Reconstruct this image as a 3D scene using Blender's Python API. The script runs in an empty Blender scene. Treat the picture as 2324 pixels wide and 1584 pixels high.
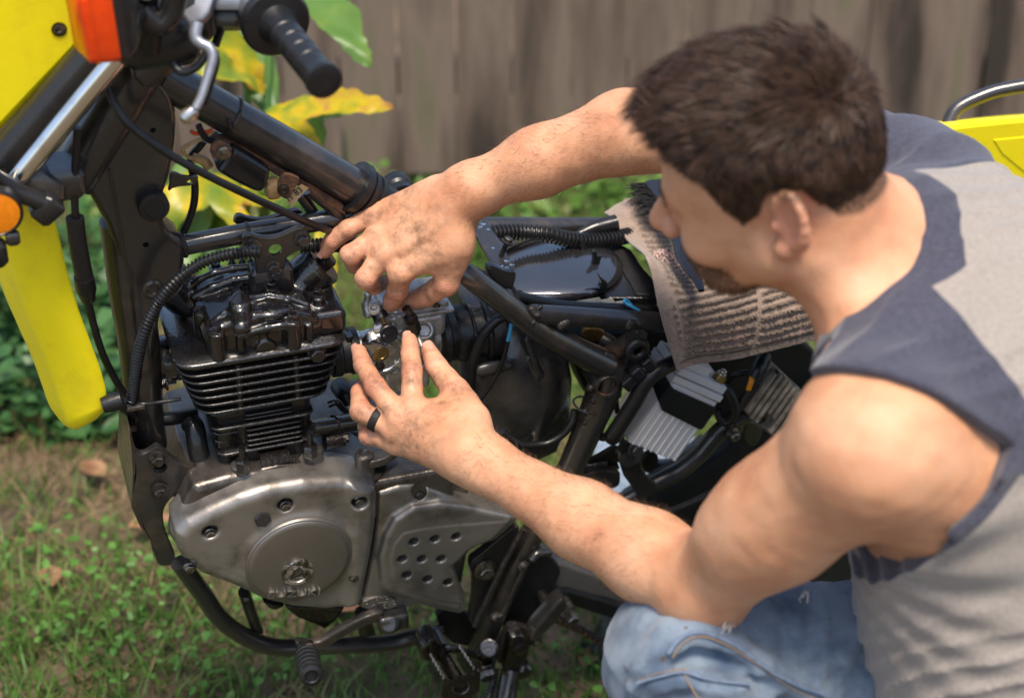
import bpy, bmesh, math, random
import numpy as np
from mathutils import Vector, Matrix, Quaternion
from mathutils.geometry import tessellate_polygon
PI = math.pi
R = math.radians
rng = random.Random(7)
nrng = np.random.default_rng(7)
scene = bpy.context.scene
COL = scene.collection

# ------------------------------------------------------------------ camera
PITCH = R(28.0)
CAM_POS = Vector((0.0, 0.0, 1.55))
FPX = 3550.0                      # focal length in units of a 2324 px wide frame
W0, H0 = 2324.0, 1584.0
cam = bpy.data.cameras.new('camera')
cam_o = bpy.data.objects.new('camera', cam)
COL.objects.link(cam_o)
cam_o.location = CAM_POS
cam_o.rotation_euler = (PI / 2 - PITCH, 0, 0)
cam.sensor_width = 36.0
cam.lens = FPX / W0 * 36.0
cam.clip_start = 0.02
cam.clip_end = 200
cam.dof.use_dof = True
cam.dof.focus_distance = 1.80
cam.dof.aperture_fstop = 3.2
scene.camera = cam_o

# ------------------------------------------------------------------ world, sun, exposure
SUN_EL, SUN_AZ = 69.0, 14.0      # hazy sun high overhead, a little behind the camera
world = bpy.data.worlds.new('World')
scene.world = world
world.use_nodes = True
wn = world.node_tree
bg = wn.nodes['Background']
sky = wn.nodes.new('ShaderNodeTexSky')
sky.sky_type = 'NISHITA'
sky.sun_disc = False
sky.sun_elevation = R(SUN_EL)
sky.sun_rotation = R(180 + SUN_AZ)
sky.air_density = 1.0
sky.dust_density = 2.2
sky.ozone_density = 1.0
wn.links.new(sky.outputs[0], bg.inputs[0])
bg.inputs[1].default_value = 0.115
sun = bpy.data.lights.new('sun', 'SUN')
sun.energy = 2.7
sun.angle = R(18)
sun.color = (1.0, 0.89, 0.75)
sun_o = bpy.data.objects.new('sun', sun)
COL.objects.link(sun_o)
sun_o.rotation_euler = (R(90 - SUN_EL), 0, R(SUN_AZ))
scene.view_settings.view_transform = 'Standard'
scene.view_settings.look = 'None'
scene.view_settings.gamma = 1
scene.view_settings.exposure = 1.08
scene.view_settings.use_curve_mapping = False
scene.render.engine = 'CYCLES'
scene.cycles.max_bounces = 8
scene.cycles.use_denoising = True

# ------------------------------------------------------------------ geometry frame helpers
C_R = Vector((1, 0, 0))
C_F = Vector((0, math.cos(PITCH), -math.sin(PITCH)))
C_D = Vector((0, -math.sin(PITCH), -math.cos(PITCH)))

def ray(x, y):
    return C_R * ((x - W0 / 2) / FPX) + C_D * ((y - H0 / 2) / FPX) + C_F

def C(x, y, d):
    """world point seen at frame position (x, y) at distance d along the view axis"""
    return CAM_POS + ray(x, y) * d

def CV(r, d, f):
    """direction given as right, down, away"""
    return C_R * r + C_D * d + C_F * f

# the motorcycle stands turned 20 degrees and leans 8 degrees on its stand
PSI, LAM = R(20), R(8)
EL = Vector((math.cos(PSI), math.sin(PSI), 0))                                   # towards the rear wheel
LL = Vector((math.sin(PSI) * math.cos(LAM), -math.cos(PSI) * math.cos(LAM), -math.sin(LAM)))   # towards its left side
UU = LL.cross(EL) * -1
if UU.z < 0:
    UU = -UU
OO = C(1000, 800, 1.95)

def B(x, y, w=0.0):
    """point of the machine's plane w metres to its left of the middle, seen at (x, y)"""
    r = ray(x, y)
    t = ((OO + LL * w) - CAM_POS).dot(LL) / r.dot(LL)
    return CAM_POS + r * t

def SH(x, y, w=0.0):
    p = B(x, y, w) - OO
    return p.dot(EL), p.dot(UU)

def M(s, h, w):
    return OO + EL * s + UU * h + LL * w

FR = dict(A=(0, 0, 3.966), Bz=(544.7, 0, 3.966), Cz=(0, 363.1, 3.966), D=(338.9, 520.5, 4.512), E=(290.5, 847.3, 3.966),
          F=(363.1, 1210.4, 4.0), G=(847.3, 1028.9, 3.966), H=(1028.9, 472.1, 4.436), I=(696, 363.1, 4.513),
          J=(756.5, 653.6, 3.635), K=(1210.4, 714.2, 3.6226), N=(1331.5, 0, 2.379), P=(1755.1, 230, 2.844),
          Q=(1355.7, 1149.9, 2.4), S=(907.8, 1331.5, 4.2666), T=(332.9, 0, 4.987), U=(1361.7, 393.4, 3.49),
          X=(1755.1, 726.3, 1.8474), Y=(363.1, 290.5, 5.034), Z=(1240.7, 895.7, 4.222), V=(0, 0, 1.0))

def px(fr, *pts):
    ox, oy, k = FR[fr]
    return [(ox + p[0] / k, oy + p[1] / k) + tuple(p[2:]) for p in pts]

def Bp(fr, pts, w=None):
    """list of frame points -> world; a third number in a point is its own w"""
    return [B(p[0], p[1], p[2] if len(p) > 2 else w) for p in px(fr, *pts)]

# ------------------------------------------------------------------ mesh builder
class MB:
    def __init__(self):
        self.v = []
        self.f = []
        self.mi = []

    def add(self, vs, fs, m=0):
        o = len(self.v)
        self.v.extend([tuple(p) for p in vs])
        self.f.extend([tuple(i + o for i in f) for f in fs])
        self.mi.extend([m] * len(fs))
        return self

    def loft(self, rings, caps=True, closed=True, m=0):
        n = len(rings[0])
        vs = [p for r in rings for p in r]
        fs = []
        for i in range(len(rings) - 1):
            for j in range(n if closed else n - 1):
                k = (j + 1) % n
                fs.append((i * n + j, i * n + k, (i + 1) * n + k, (i + 1) * n + j))
        if caps and closed:
            fs.append(tuple(range(n))[::-1])
            fs.append(tuple((len(rings) - 1) * n + j for j in range(n)))
        return self.add(vs, fs, m)

    def tube(self, pts, r, n=12, caps=True, flat=1.0, up=None, m=0):
        """swept tube; r number or list; flat squashes it along the frame's second axis"""
        pts = [Vector(p) for p in pts]
        rs = r if isinstance(r, (list, tuple)) else [r] * len(pts)
        rings = []
        t0 = (pts[1] - pts[0]).normalized()
        nrm = Vector(up) if up is not None else (Vector((0, 0, 1)) if abs(t0.z) < 0.9 else Vector((1, 0, 0)))
        for i, p in enumerate(pts):
            if i == 0:
                t = pts[1] - pts[0]
            elif i == len(pts) - 1:
                t = pts[-1] - pts[-2]
            else:
                t = (pts[i + 1] - p).normalized() + (p - pts[i - 1]).normalized()
            t = t.normalized() if t.length > 1e-9 else t0
            nrm = nrm - t * nrm.dot(t)
            nrm.normalize()
            b = t.cross(nrm)
            rings.append([p + nrm * (math.cos(2 * PI * k / n) * rs[i] * flat) + b * (math.sin(2 * PI * k / n) * rs[i]) for k in range(n)])
        return self.loft(rings, caps, m=m)

    def lathe(self, p, axis, prof, n=20, m=0, caps=True):
        """prof: list of (distance along axis, radius)"""
        axis = Vector(axis).normalized()
        a = axis.orthogonal().normalized()
        b = axis.cross(a)
        rings = [[Vector(p) + axis * d + (a * math.cos(2 * PI * k / n) + b * math.sin(2 * PI * k / n)) * max(r, 1e-5) for k in range(n)] for d, r in prof]
        return self.loft(rings, caps, m=m)

    def hexn(self, p, axis, prof, m=0):
        return self.lathe(p, axis, prof, 6, m)

    def box(self, c, ax, ay, az, sx, sy, sz, bev=0.0, m=0):
        c = Vector(c)
        ax, ay, az = Vector(ax).normalized(), Vector(ay).normalized(), Vector(az).normalized()
        b = min(bev, sx / 2.1, sy / 2.1, sz / 2.1)
        def ring(hx, hy, z):
            if bev <= 0:
                q = [(-hx, -hy), (hx, -hy), (hx, hy), (-hx, hy)]
            else:
                q = []
                for (cx, cy, a0) in ((hx - b, hy - b, 0), (-hx + b, hy - b, 90), (-hx + b, -hy + b, 180), (hx - b, -hy + b, 270)):
                    for k in range(4):
                        a = R(a0 + k * 30)
                        q.append((cx + b * math.cos(a), cy + b * math.sin(a)))
            return [c + ax * u + ay * v + az * z for u, v in q]
        hx, hy, hz = sx / 2, sy / 2, sz / 2
        if bev <= 0:
            rings = [ring(hx, hy, -hz), ring(hx, hy, hz)]
        else:
            rings = [ring(hx - b * .6, hy - b * .6, -hz), ring(hx, hy, -hz + b), ring(hx, hy, hz - b), ring(hx - b * .6, hy - b * .6, hz)]
        return self.loft(rings, m=m)

    def prism(self, poly, d, bev=0.0, holes=(), m=0, back=True):
        """poly: world points of the front face; d: vector from the front face to the back one"""
        poly = [Vector(p) for p in poly]
        d = Vector(d)
        n = Vector((0, 0, 0))
        c = sum(poly, Vector()) / len(poly)
        for i in range(len(poly)):
            n += (poly[i] - c).cross(poly[(i + 1) % len(poly)] - c)
        n.normalize()
        if n.dot(d) > 0:
            poly = poly[::-1]
            n = -n
        k = len(poly)
        if bev > 0:
            ins = inset(poly, n, bev)
            mid = inset(poly, n, bev * 0.3)
            dd = d.normalized() * bev
            rings = [ins, [p + dd * .3 for p in mid], [p + dd for p in poly], [p + d for p in poly]]
        else:
            ins = poly
            rings = [poly, [p + d for p in poly]]
        self.loft(rings, caps=False, m=m)
        hs = [[Vector(p) for p in h] for h in holes]
        self.cap(ins, hs, m)
        for h in hs:
            self.loft([h, [p + d for p in h]], caps=False, m=m)
        if back:
            self.cap([p + d for p in poly], [[p + d for p in h] for h in hs], m)
        return self

    def cap(self, poly, holes=(), m=0):
        loops = [list(poly)] + [list(h) for h in holes]
        tri = tessellate_polygon(loops)
        return self.add([p for l in loops for p in l], [tuple(t) for t in tri], m)

    def bolt(self, p, axis, r=0.006, h=0.006, flange=1.45, dome=True, m=0):
        axis = Vector(axis).normalized()
        p = Vector(p)
        if flange:
            self.lathe(p, axis, [(-.001, r * flange), (r * .18, r * flange), (r * .32, r * 1.05)], 18, m)
        self.hexn(p, axis, [(0, r), (h * .9, r), (h, r * .86)], m)
        if dome:
            self.lathe(p, axis, [(h * .98, r * .62), (h * .9, r * .45), (h * .8, r * .1)], 12, m)
        return self

    def torus(self, c, axis, Rr, r, n=32, k=10, m=0, arc=2 * PI, start=0.0):
        axis = Vector(axis).normalized()
        a = axis.orthogonal().normalized()
        b = axis.cross(a)
        rings = []
        full = arc > 2 * PI - 1e-3
        for i in range(n + (0 if full else 1)):
            t = start + arc * i / n
            o = a * math.cos(t) + b * math.sin(t)
            rings.append([Vector(c) + o * (Rr + r * math.cos(2 * PI * j / k)) + axis * (r * math.sin(2 * PI * j / k)) for j in range(k)])
        if full:
            rings.append(rings[0])
        return self.loft(rings, caps=not full, m=m)

    def build(self, name, mats, parent=None, sharp=35, smooth=True):
        me = bpy.data.meshes.new(name)
        me.from_pydata([tuple(v) for v in self.v], [], self.f)
        mats = mats if isinstance(mats, (list, tuple)) else [mats]
        for mm in mats:
            me.materials.append(mm)
        if len(mats) > 1:
            me.polygons.foreach_set('material_index', self.mi)
        bm = bmesh.new()
        bm.from_mesh(me)
        bmesh.ops.recalc_face_normals(bm, faces=bm.faces)
        bm.to_mesh(me)
        bm.free()
        if smooth:
            me.shade_smooth()
            if sharp < 180:
                me.set_sharp_from_angle(angle=R(sharp))
        me.update()
        o = bpy.data.objects.new(name, me)
        COL.objects.link(o)
        if parent is not None:
            o.parent = parent
            o.matrix_parent_inverse = Matrix.Translation(-TRUE_LOC[parent.name]) if parent.name in TRUE_LOC else Matrix()
        return o

TRUE_LOC = {}

def inset(poly, n, b):
    out = []
    k = len(poly)
    for i in range(k):
        p0, p1, p2 = poly[i - 1], poly[i], poly[(i + 1) % k]
        e1 = (p1 - p0)
        e2 = (p2 - p1)
        if e1.length < 1e-9 or e2.length < 1e-9:
            out.append(p1.copy())
            continue
        n1 = n.cross(e1.normalized())
        n2 = n.cross(e2.normalized())
        s = n1 + n2
        l2 = s.length_squared
        out.append(p1 + s * (2 * b / l2 if l2 > 0.5 else b / max(s.length, 1e-6)))
    return out

def chaikin(pts, it=2, closed=True):
    pts = [Vector(p) for p in pts]
    for _ in range(it):
        out = []
        k = len(pts)
        if not closed:
            out.append(pts[0])
        for i in range(k if closed else k - 1):
            a, b = pts[i], pts[(i + 1) % k]
            out.append(a * .75 + b * .25)
            out.append(a * .25 + b * .75)
        if not closed:
            out.append(pts[-1])
        pts = out
    return pts

def spline(pts, n=6):
    """Catmull-Rom through the points"""
    pts = [Vector(p) for p in pts]
    P_ = [pts[0] * 2 - pts[1]] + pts + [pts[-1] * 2 - pts[-2]]
    out = []
    for i in range(1, len(P_) - 2):
        p0, p1, p2, p3 = P_[i - 1:i + 3]
        for k in range(n):
            t = k / n
            out.append(.5 * ((2 * p1) + (p2 - p0) * t + (2 * p0 - 5 * p1 + 4 * p2 - p3) * t * t + (3 * p1 - p0 - 3 * p2 + p3) * t ** 3))
    out.append(pts[-1])
    return out

def lerps(vals, n):
    xs = np.linspace(0, len(vals) - 1, n)
    return list(np.interp(xs, np.arange(len(vals)), vals))

def corrugated(pts, r, pitch, depth=0.30):
    """dense centre line + alternating radii"""
    pts = [Vector(p) for p in pts]
    L_ = [0]
    for a, b in zip(pts, pts[1:]):
        L_.append(L_[-1] + (b - a).length)
    n = max(8, int(L_[-1] / pitch * 4))
    xs = np.linspace(0, L_[-1], n)
    arr = np.array([tuple(p) for p in pts])
    out = [Vector((np.interp(x, L_, arr[:, 0]), np.interp(x, L_, arr[:, 1]), np.interp(x, L_, arr[:, 2]))) for x in xs]
    rs = [r * (1 - depth) if (i % 4) in (0, 3) else r for i in range(n)]
    return out, rs

def circ(c, axis, r, n=16):
    axis = Vector(axis).normalized()
    a = axis.orthogonal().normalized()
    b = axis.cross(a)
    return [Vector(c) + (a * math.cos(2 * PI * k / n) + b * math.sin(2 * PI * k / n)) * r for k in range(n)]

def empty(name, loc, label=None, category=None, group=None):
    o = bpy.data.objects.new(name, None)
    COL.objects.link(o)
    o.location = loc
    o.empty_display_size = 0.05
    TRUE_LOC[o.name] = Vector(loc)
    tag(o, label, category, group)
    return o

def tag(o, label=None, category=None, group=None, kind=None):
    if label:
        o['label'] = label
    if category:
        o['category'] = category
    if group:
        o['group'] = group
    if kind:
        o['kind'] = kind
    return o

# ------------------------------------------------------------------ materials
def mat(name, col, rough=0.5, metal=0.0, spec=0.5, var=0.0, vscale=30.0, col2=None, bump=0.0, bscale=60.0, rvar=0.0,
        coat=0.0, coatior=1.5, sss=0.0, trans=0.0, ior=1.45, sheen=0.0, thresh=None, detail=6.0, emit=None, coatr=0.1):
    """procedural principled material: noise between two colours, noise roughness, noise relief"""
    m = bpy.data.materials.new(name)
    m.use_nodes = True
    nt = m.node_tree
    p = nt.nodes['Principled BSDF']
    N = nt.nodes.new
    Lk = nt.links.new
    p.inputs['Base Color'].default_value = (*col, 1)
    p.inputs['Roughness'].default_value = rough
    p.inputs['Metallic'].default_value = metal
    p.inputs['Specular IOR Level'].default_value = spec
    p.inputs['IOR'].default_value = ior
    p.inputs['Coat Weight'].default_value = coat
    p.inputs['Coat Roughness'].default_value = coatr
    p.inputs['Coat IOR'].default_value = coatior
    p.inputs['Transmission Weight'].default_value = trans
    p.inputs['Sheen Weight'].default_value = sheen
    if sss:
        p.inputs['Subsurface Weight'].default_value = sss
        p.inputs['Subsurface Radius'].default_value = (1.0, 0.35, 0.2)
        p.inputs['Subsurface Scale'].default_value = 0.006
    tc = N('ShaderNodeTexCoord')
    def noise(scale, det=detail, rough_=0.6):
        t = N('ShaderNodeTexNoise')
        t.inputs['Scale'].default_value = scale
        t.inputs['Detail'].default_value = det
        t.inputs['Roughness'].default_value = rough_
        Lk(tc.outputs['Object'], t.inputs['Vector'])
        return t
    if var > 0 or col2 is not None:
        t = noise(vscale)
        rmp = N('ShaderNodeValToRGB')
        lo, hi = thresh if thresh else (0.35, 0.65)
        rmp.color_ramp.elements[0].position = lo
        rmp.color_ramp.elements[1].position = hi
        c2 = col2 if col2 is not None else tuple(max(0, c * (1 - var)) for c in col)
        rmp.color_ramp.elements[0].color = (*c2, 1)
        rmp.color_ramp.elements[1].color = (*col, 1)
        Lk(t.outputs['Fac'], rmp.inputs[0])
        Lk(rmp.outputs[0], p.inputs['Base Color'])
    if rvar > 0:
        t = noise(vscale * 1.7)
        mr = N('ShaderNodeMapRange')
        mr.inputs[1].default_value = 0.3
        mr.inputs[2].default_value = 0.7
        mr.inputs[3].default_value = max(0.02, rough - rvar)
        mr.inputs[4].default_value = min(1, rough + rvar)
        Lk(t.outputs['Fac'], mr.inputs[0])
        Lk(mr.outputs[0], p.inputs['Roughness'])
    if bump > 0:
        t = noise(bscale, 4)
        b = N('ShaderNodeBump')
        b.inputs['Strength'].default_value = bump
        b.inputs['Distance'].default_value = 0.002
        Lk(t.outputs['Fac'], b.inputs['Height'])
        Lk(b.outputs[0], p.inputs['Normal'])
    if emit:
        p.inputs['Emission Color'].default_value = (*emit, 1)
    return m

MT = {}
MT['frame'] = mat('frame_black', (0.017, 0.0155, 0.0145), .36, 0, .5, col2=(0.042, 0.032, 0.025), vscale=26, rvar=.12, bump=.25, bscale=180, coat=.6, coatr=.14, coatior=1.6, thresh=(.3, .5))
MT['oily'] = mat('oily_black', (0.0045, 0.004, 0.004), .24, 0, .4, col2=(0.008, 0.006, 0.005), vscale=35, rvar=.08, bump=.6, bscale=260, coat=.8, coatr=.05, coatior=1.6)
MT['fin'] = mat('cylinder_black', (0.006, 0.0055, 0.0055), .28, 0, .4, col2=(0.009, 0.007, 0.006), vscale=40, rvar=.1, bump=.35, bscale=160, coat=.6, coatr=.06)
MT['alu'] = mat('dull_aluminium', (0.30, 0.28, 0.255), .43, .8, .5, col2=(0.115, 0.098, 0.082), vscale=17, rvar=.10, bump=.12, bscale=240, thresh=(.30, .52))
MT['case'] = mat('stained_case', (0.17, 0.15, 0.13), .32, .75, .5, col2=(0.05, 0.042, 0.036), vscale=16, rvar=.12, bump=.25, bscale=160, thresh=(.35, .6))
MT['disc'] = mat('turned_disc', (0.27, 0.255, 0.235), .42, .85, .5, col2=(0.22, 0.20, 0.18), vscale=8, rvar=.06, bump=.05, bscale=300)
MT['carb'] = mat('cast_alloy', (0.62, 0.59, 0.55), .36, .65, .5, col2=(0.34, 0.31, 0.27), vscale=45, rvar=.1, bump=.3, bscale=300)
MT['bright'] = mat('bright_metal', (0.62, 0.60, 0.57), .25, 1.0, .5, var=.4, vscale=60, rvar=.1)
MT['chrome'] = mat('chrome', (0.70, 0.68, 0.65), .13, 1.0, .5, col2=(0.42, 0.38, 0.34), vscale=18, rvar=.05, thresh=(.25, .5))
MT['rubber'] = mat('black_rubber', (0.010, 0.010, 0.011), .38, 0, .5, var=.3, vscale=50, rvar=.12, bump=.2, bscale=200)
MT['plastic'] = mat('black_plastic', (0.009, 0.009, 0.010), .24, 0, .5, col2=(0.02, 0.019, 0.018), vscale=12, rvar=.12, bump=.1, bscale=150)
MT['matte'] = mat('matte_black', (0.013, 0.012, 0.012), .6, 0, .35, var=.4, vscale=40, bump=.3, bscale=140)
MT['greymetal'] = mat('grey_lever_metal', (0.30, 0.31, 0.34), .38, .7, .5, var=.3, vscale=30, rvar=.1)
MT['yellow'] = mat('yellow_plastic', (0.88, 0.73, 0.008), .34, 0, .5, col2=(0.78, 0.62, 0.012), vscale=22, rvar=.12, bump=.12, bscale=120, thresh=(.28, .48), detail=12)
MT['lens'] = mat('amber_red_lens', (0.80, 0.065, 0.004), .16, 0, .6, col2=(0.62, 0.035, 0.003), vscale=40, thresh=(.2, .6), sss=.4)
MT['amber'] = mat('amber_reflector', (0.95, 0.27, 0.004), .22, 0, .6, var=.2, vscale=200, bump=.4, bscale=900, sss=.3)
MT['battery'] = mat('grey_battery_plastic', (0.66, 0.65, 0.66), .42, 0, .45, col2=(0.60, 0.59, 0.60), vscale=10, rvar=.08, bump=.05, bscale=200)
MT['rect'] = mat('weathered_cast', (0.27, 0.245, 0.21), .6, .35, .5, col2=(0.10, 0.085, 0.07), vscale=55, bump=.7, bscale=420, rvar=.1, thresh=(.35, .62))
MT['rust'] = mat('rusty_steel', (0.16, 0.075, 0.035), .7, .1, .4, col2=(0.05, 0.035, 0.028), vscale=70, bump=.7, bscale=300, thresh=(.38, .6))
MT['rusttube'] = mat('rust_inside', (0.16, 0.06, 0.035), .7, 0, .35, col2=(0.07, 0.03, 0.02), vscale=60, bump=.8, bscale=300)
MT['weld'] = mat('weld_bead', (0.045, 0.04, 0.036), .34, .35, .5, col2=(0.02, 0.017, 0.015), vscale=90, bump=.8, bscale=200)
MT['bolt'] = mat('dark_bolt', (0.10, 0.09, 0.08), .34, .8, .5, col2=(0.03, 0.025, 0.022), vscale=160, rvar=.1, bump=.2, bscale=400)
MT['boltbr'] = mat('greasy_bolt', (0.26, 0.24, 0.20), .32, .9, .5, col2=(0.07, 0.06, 0.05), vscale=160, rvar=.1)
MT['brass'] = mat('brass', (0.45, 0.30, 0.12), .35, .9, .5, var=.5, vscale=90)
MT['swing'] = mat('grey_swingarm', (0.22, 0.205, 0.19), .45, .6, .5, var=.35, vscale=12, bump=.1)
MT['wire_o'] = mat('orange_wire', (0.75, 0.28, 0.01), .4)
MT['wire_r'] = mat('red_wire', (0.5, 0.05, 0.01), .4)
MT['wire_t'] = mat('tan_wire', (0.38, 0.24, 0.10), .5, var=.4, vscale=100)
MT['wire_b'] = mat('blue_wire', (0.05, 0.33, 0.55), .4)
MT['wire_g'] = mat('connector_tan', (0.27, 0.25, 0.18), .5, var=.3, vscale=80)
MT['bluepaint'] = mat('pale_blue_grey_panel', (0.33, 0.42, 0.55), .35, 0, .4, var=.2, vscale=20)
MT['hole'] = mat('black_inside', (0.004, 0.004, 0.004), .8, 0, .1)

def Bh(x, y, h):
    """(s, h, w) of the point seen at (x, y) at height h of the machine's own frame"""
    r = ray(x, y)
    t = ((OO + UU * h) - CAM_POS).dot(UU) / r.dot(UU)
    p = CAM_POS + r * t - OO
    return (p.dot(EL), h, p.dot(LL))

def Sw(fr, x, y, w):
    X_, Y_ = px(fr, (x, y))[0]
    s, h = SH(X_, Y_, w)
    return (s, h, w)

def Shh(fr, x, y, h):
    X_, Y_ = px(fr, (x, y))[0]
    return Bh(X_, Y_, h)
# ------------------------------------------------------------------ distance-field modelling for castings, skin and cloth
class Sdf:
    """ops on (x, y, z) lattices; every op carries its bounds so that only near blocks are evaluated"""
    def __init__(self, vox):
        self.vox = vox
        self.ops = []

    def _add(self, fn, lo, hi, k, mode):
        self.ops.append((fn, np.array(lo, float), np.array(hi, float), k, mode))
        return self

    def cone(self, a, b, ra, rb, k=0.004, mode='u', flat=None):
        """round cone from a to b; flat=(direction, factor) squashes it along a direction"""
        a = np.array(a, float); b = np.array(b, float)
        rm = max(ra, rb) * 1.02
        d = b - a
        L2 = max(float(d @ d), 1e-12)
        fl = None
        if flat is not None:
            u = np.array(flat[0], float); u /= np.linalg.norm(u)
            fl = (u, 1.0 / flat[1])
            rm *= max(1.0, flat[1])
        def fn(X, Y, Z):
            px_, py_, pz_ = X - a[0], Y - a[1], Z - a[2]
            t = np.clip((px_ * d[0] + py_ * d[1] + pz_ * d[2]) / L2, 0, 1)
            qx, qy, qz = px_ - t * d[0], py_ - t * d[1], pz_ - t * d[2]
            if fl is not None:
                u, g = fl
                q = qx * u[0] + qy * u[1] + qz * u[2]
                qx, qy, qz = qx + u[0] * q * (g - 1), qy + u[1] * q * (g - 1), qz + u[2] * q * (g - 1)
            return np.sqrt(qx * qx + qy * qy + qz * qz) - (ra + (rb - ra) * t)
        return self._add(fn, np.minimum(a, b) - rm, np.maximum(a, b) + rm, k, mode)

    def ball(self, c, r, k=0.004, mode='u'):
        return self.cone(c, np.array(c, float) + 1e-6, r, r, k, mode)

    def ell(self, c, rad, axes=None, k=0.004, mode='u'):
        c = np.array(c, float)
        A = np.eye(3) if axes is None else np.array([np.array(v, float) / np.linalg.norm(v) for v in axes])
        r = np.array(rad, float)
        ext = np.sqrt(((A.T * r) ** 2).sum(1))
        def fn(X, Y, Z):
            px_, py_, pz_ = X - c[0], Y - c[1], Z - c[2]
            k0 = 0; k1 = 0
            for i in range(3):
                u = (px_ * A[i, 0] + py_ * A[i, 1] + pz_ * A[i, 2])
                k0 = k0 + (u / r[i]) ** 2
                k1 = k1 + (u / (r[i] ** 2)) ** 2
            k0 = np.sqrt(k0); k1 = np.sqrt(k1) + 1e-9
            return k0 * (k0 - 1) / k1
        return self._add(fn, c - ext, c + ext, k, mode)

    def box(self, c, half, rnd=0.002, axes=None, k=0.004, mode='u'):
        c = np.array(c, float)
        A = np.eye(3) if axes is None else np.array([np.array(v, float) / np.linalg.norm(v) for v in axes])
        h = np.array(half, float) - rnd
        ext = (np.abs(A.T) * np.array(half, float)).sum(1)
        def fn(X, Y, Z):
            px_, py_, pz_ = X - c[0], Y - c[1], Z - c[2]
            q = [np.abs(px_ * A[i, 0] + py_ * A[i, 1] + pz_ * A[i, 2]) - h[i] for i in range(3)]
            out = np.sqrt(np.maximum(q[0], 0) ** 2 + np.maximum(q[1], 0) ** 2 + np.maximum(q[2], 0) ** 2)
            return out + np.minimum(np.maximum(q[0], np.maximum(q[1], q[2])), 0) - rnd
        return self._add(fn, c - ext, c + ext, k, mode)

    def cyl(self, a, b, r, rnd=0.001, k=0.004, mode='u'):
        a = np.array(a, float); b = np.array(b, float)
        d = b - a
        L = np.linalg.norm(d); d = d / L
        m = (a + b) / 2
        def fn(X, Y, Z):
            px_, py_, pz_ = X - m[0], Y - m[1], Z - m[2]
            t = px_ * d[0] + py_ * d[1] + pz_ * d[2]
            rr = np.sqrt(np.maximum((px_ - t * d[0]) ** 2 + (py_ - t * d[1]) ** 2 + (pz_ - t * d[2]) ** 2, 1e-14))
            q0 = rr - r + rnd; q1 = np.abs(t) - L / 2 + rnd
            return np.sqrt(np.maximum(q0, 0) ** 2 + np.maximum(q1, 0) ** 2) + np.minimum(np.maximum(q0, q1), 0) - rnd
        return self._add(fn, np.minimum(a, b) - r, np.maximum(a, b) + r, k, mode)

    def poly(self, pts, z0, z1, rnd=0.002, k=0.004, mode='u', draft=0.0):
        """outline in the first two coordinates pushed from z0 to z1 along the third, edges rounded"""
        P_ = np.array(pts, float)[:, :2]
        lo = P_.min(0); hi = P_.max(0)
        zc, zh = (z0 + z1) / 2, abs(z1 - z0) / 2
        def fn(X, Y, Z):
            x = X[..., 0] if X.ndim == 3 else X
            y = Y[..., 0] if Y.ndim == 3 else Y
            x, y = np.broadcast_arrays(x, y)
            d2 = np.full(x.shape, 1e9)
            ins = np.zeros(x.shape, bool)
            n = len(P_)
            for i in range(n):
                a = P_[i]; b = P_[(i + 1) % n]
                e = b - a
                wx, wy = x - a[0], y - a[1]
                t = np.clip((wx * e[0] + wy * e[1]) / max(e @ e, 1e-14), 0, 1)
                d2 = np.minimum(d2, (wx - e[0] * t) ** 2 + (wy - e[1] * t) ** 2)
                c1 = (a[1] <= y) != (b[1] <= y)
                with np.errstate(divide='ignore', invalid='ignore'):
                    xs = a[0] + (y - a[1]) / (b[1] - a[1]) * e[0]
                ins ^= c1 & (x < xs)
            d = np.sqrt(d2)
            d[ins] *= -1
            q0 = d[..., None] + rnd
            q1 = np.abs(Z - zc) - zh + rnd
            return np.sqrt(np.maximum(q0, 0) ** 2 + np.maximum(q1, 0) ** 2) + np.minimum(np.maximum(q0, q1), 0) - rnd
        return self._add(fn, (lo[0], lo[1], zc - zh), (hi[0], hi[1], zc + zh), k, mode)

    def func(self, fn, lo, hi, k=0.004, mode='u'):
        return self._add(fn, lo, hi, k, mode)

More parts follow.
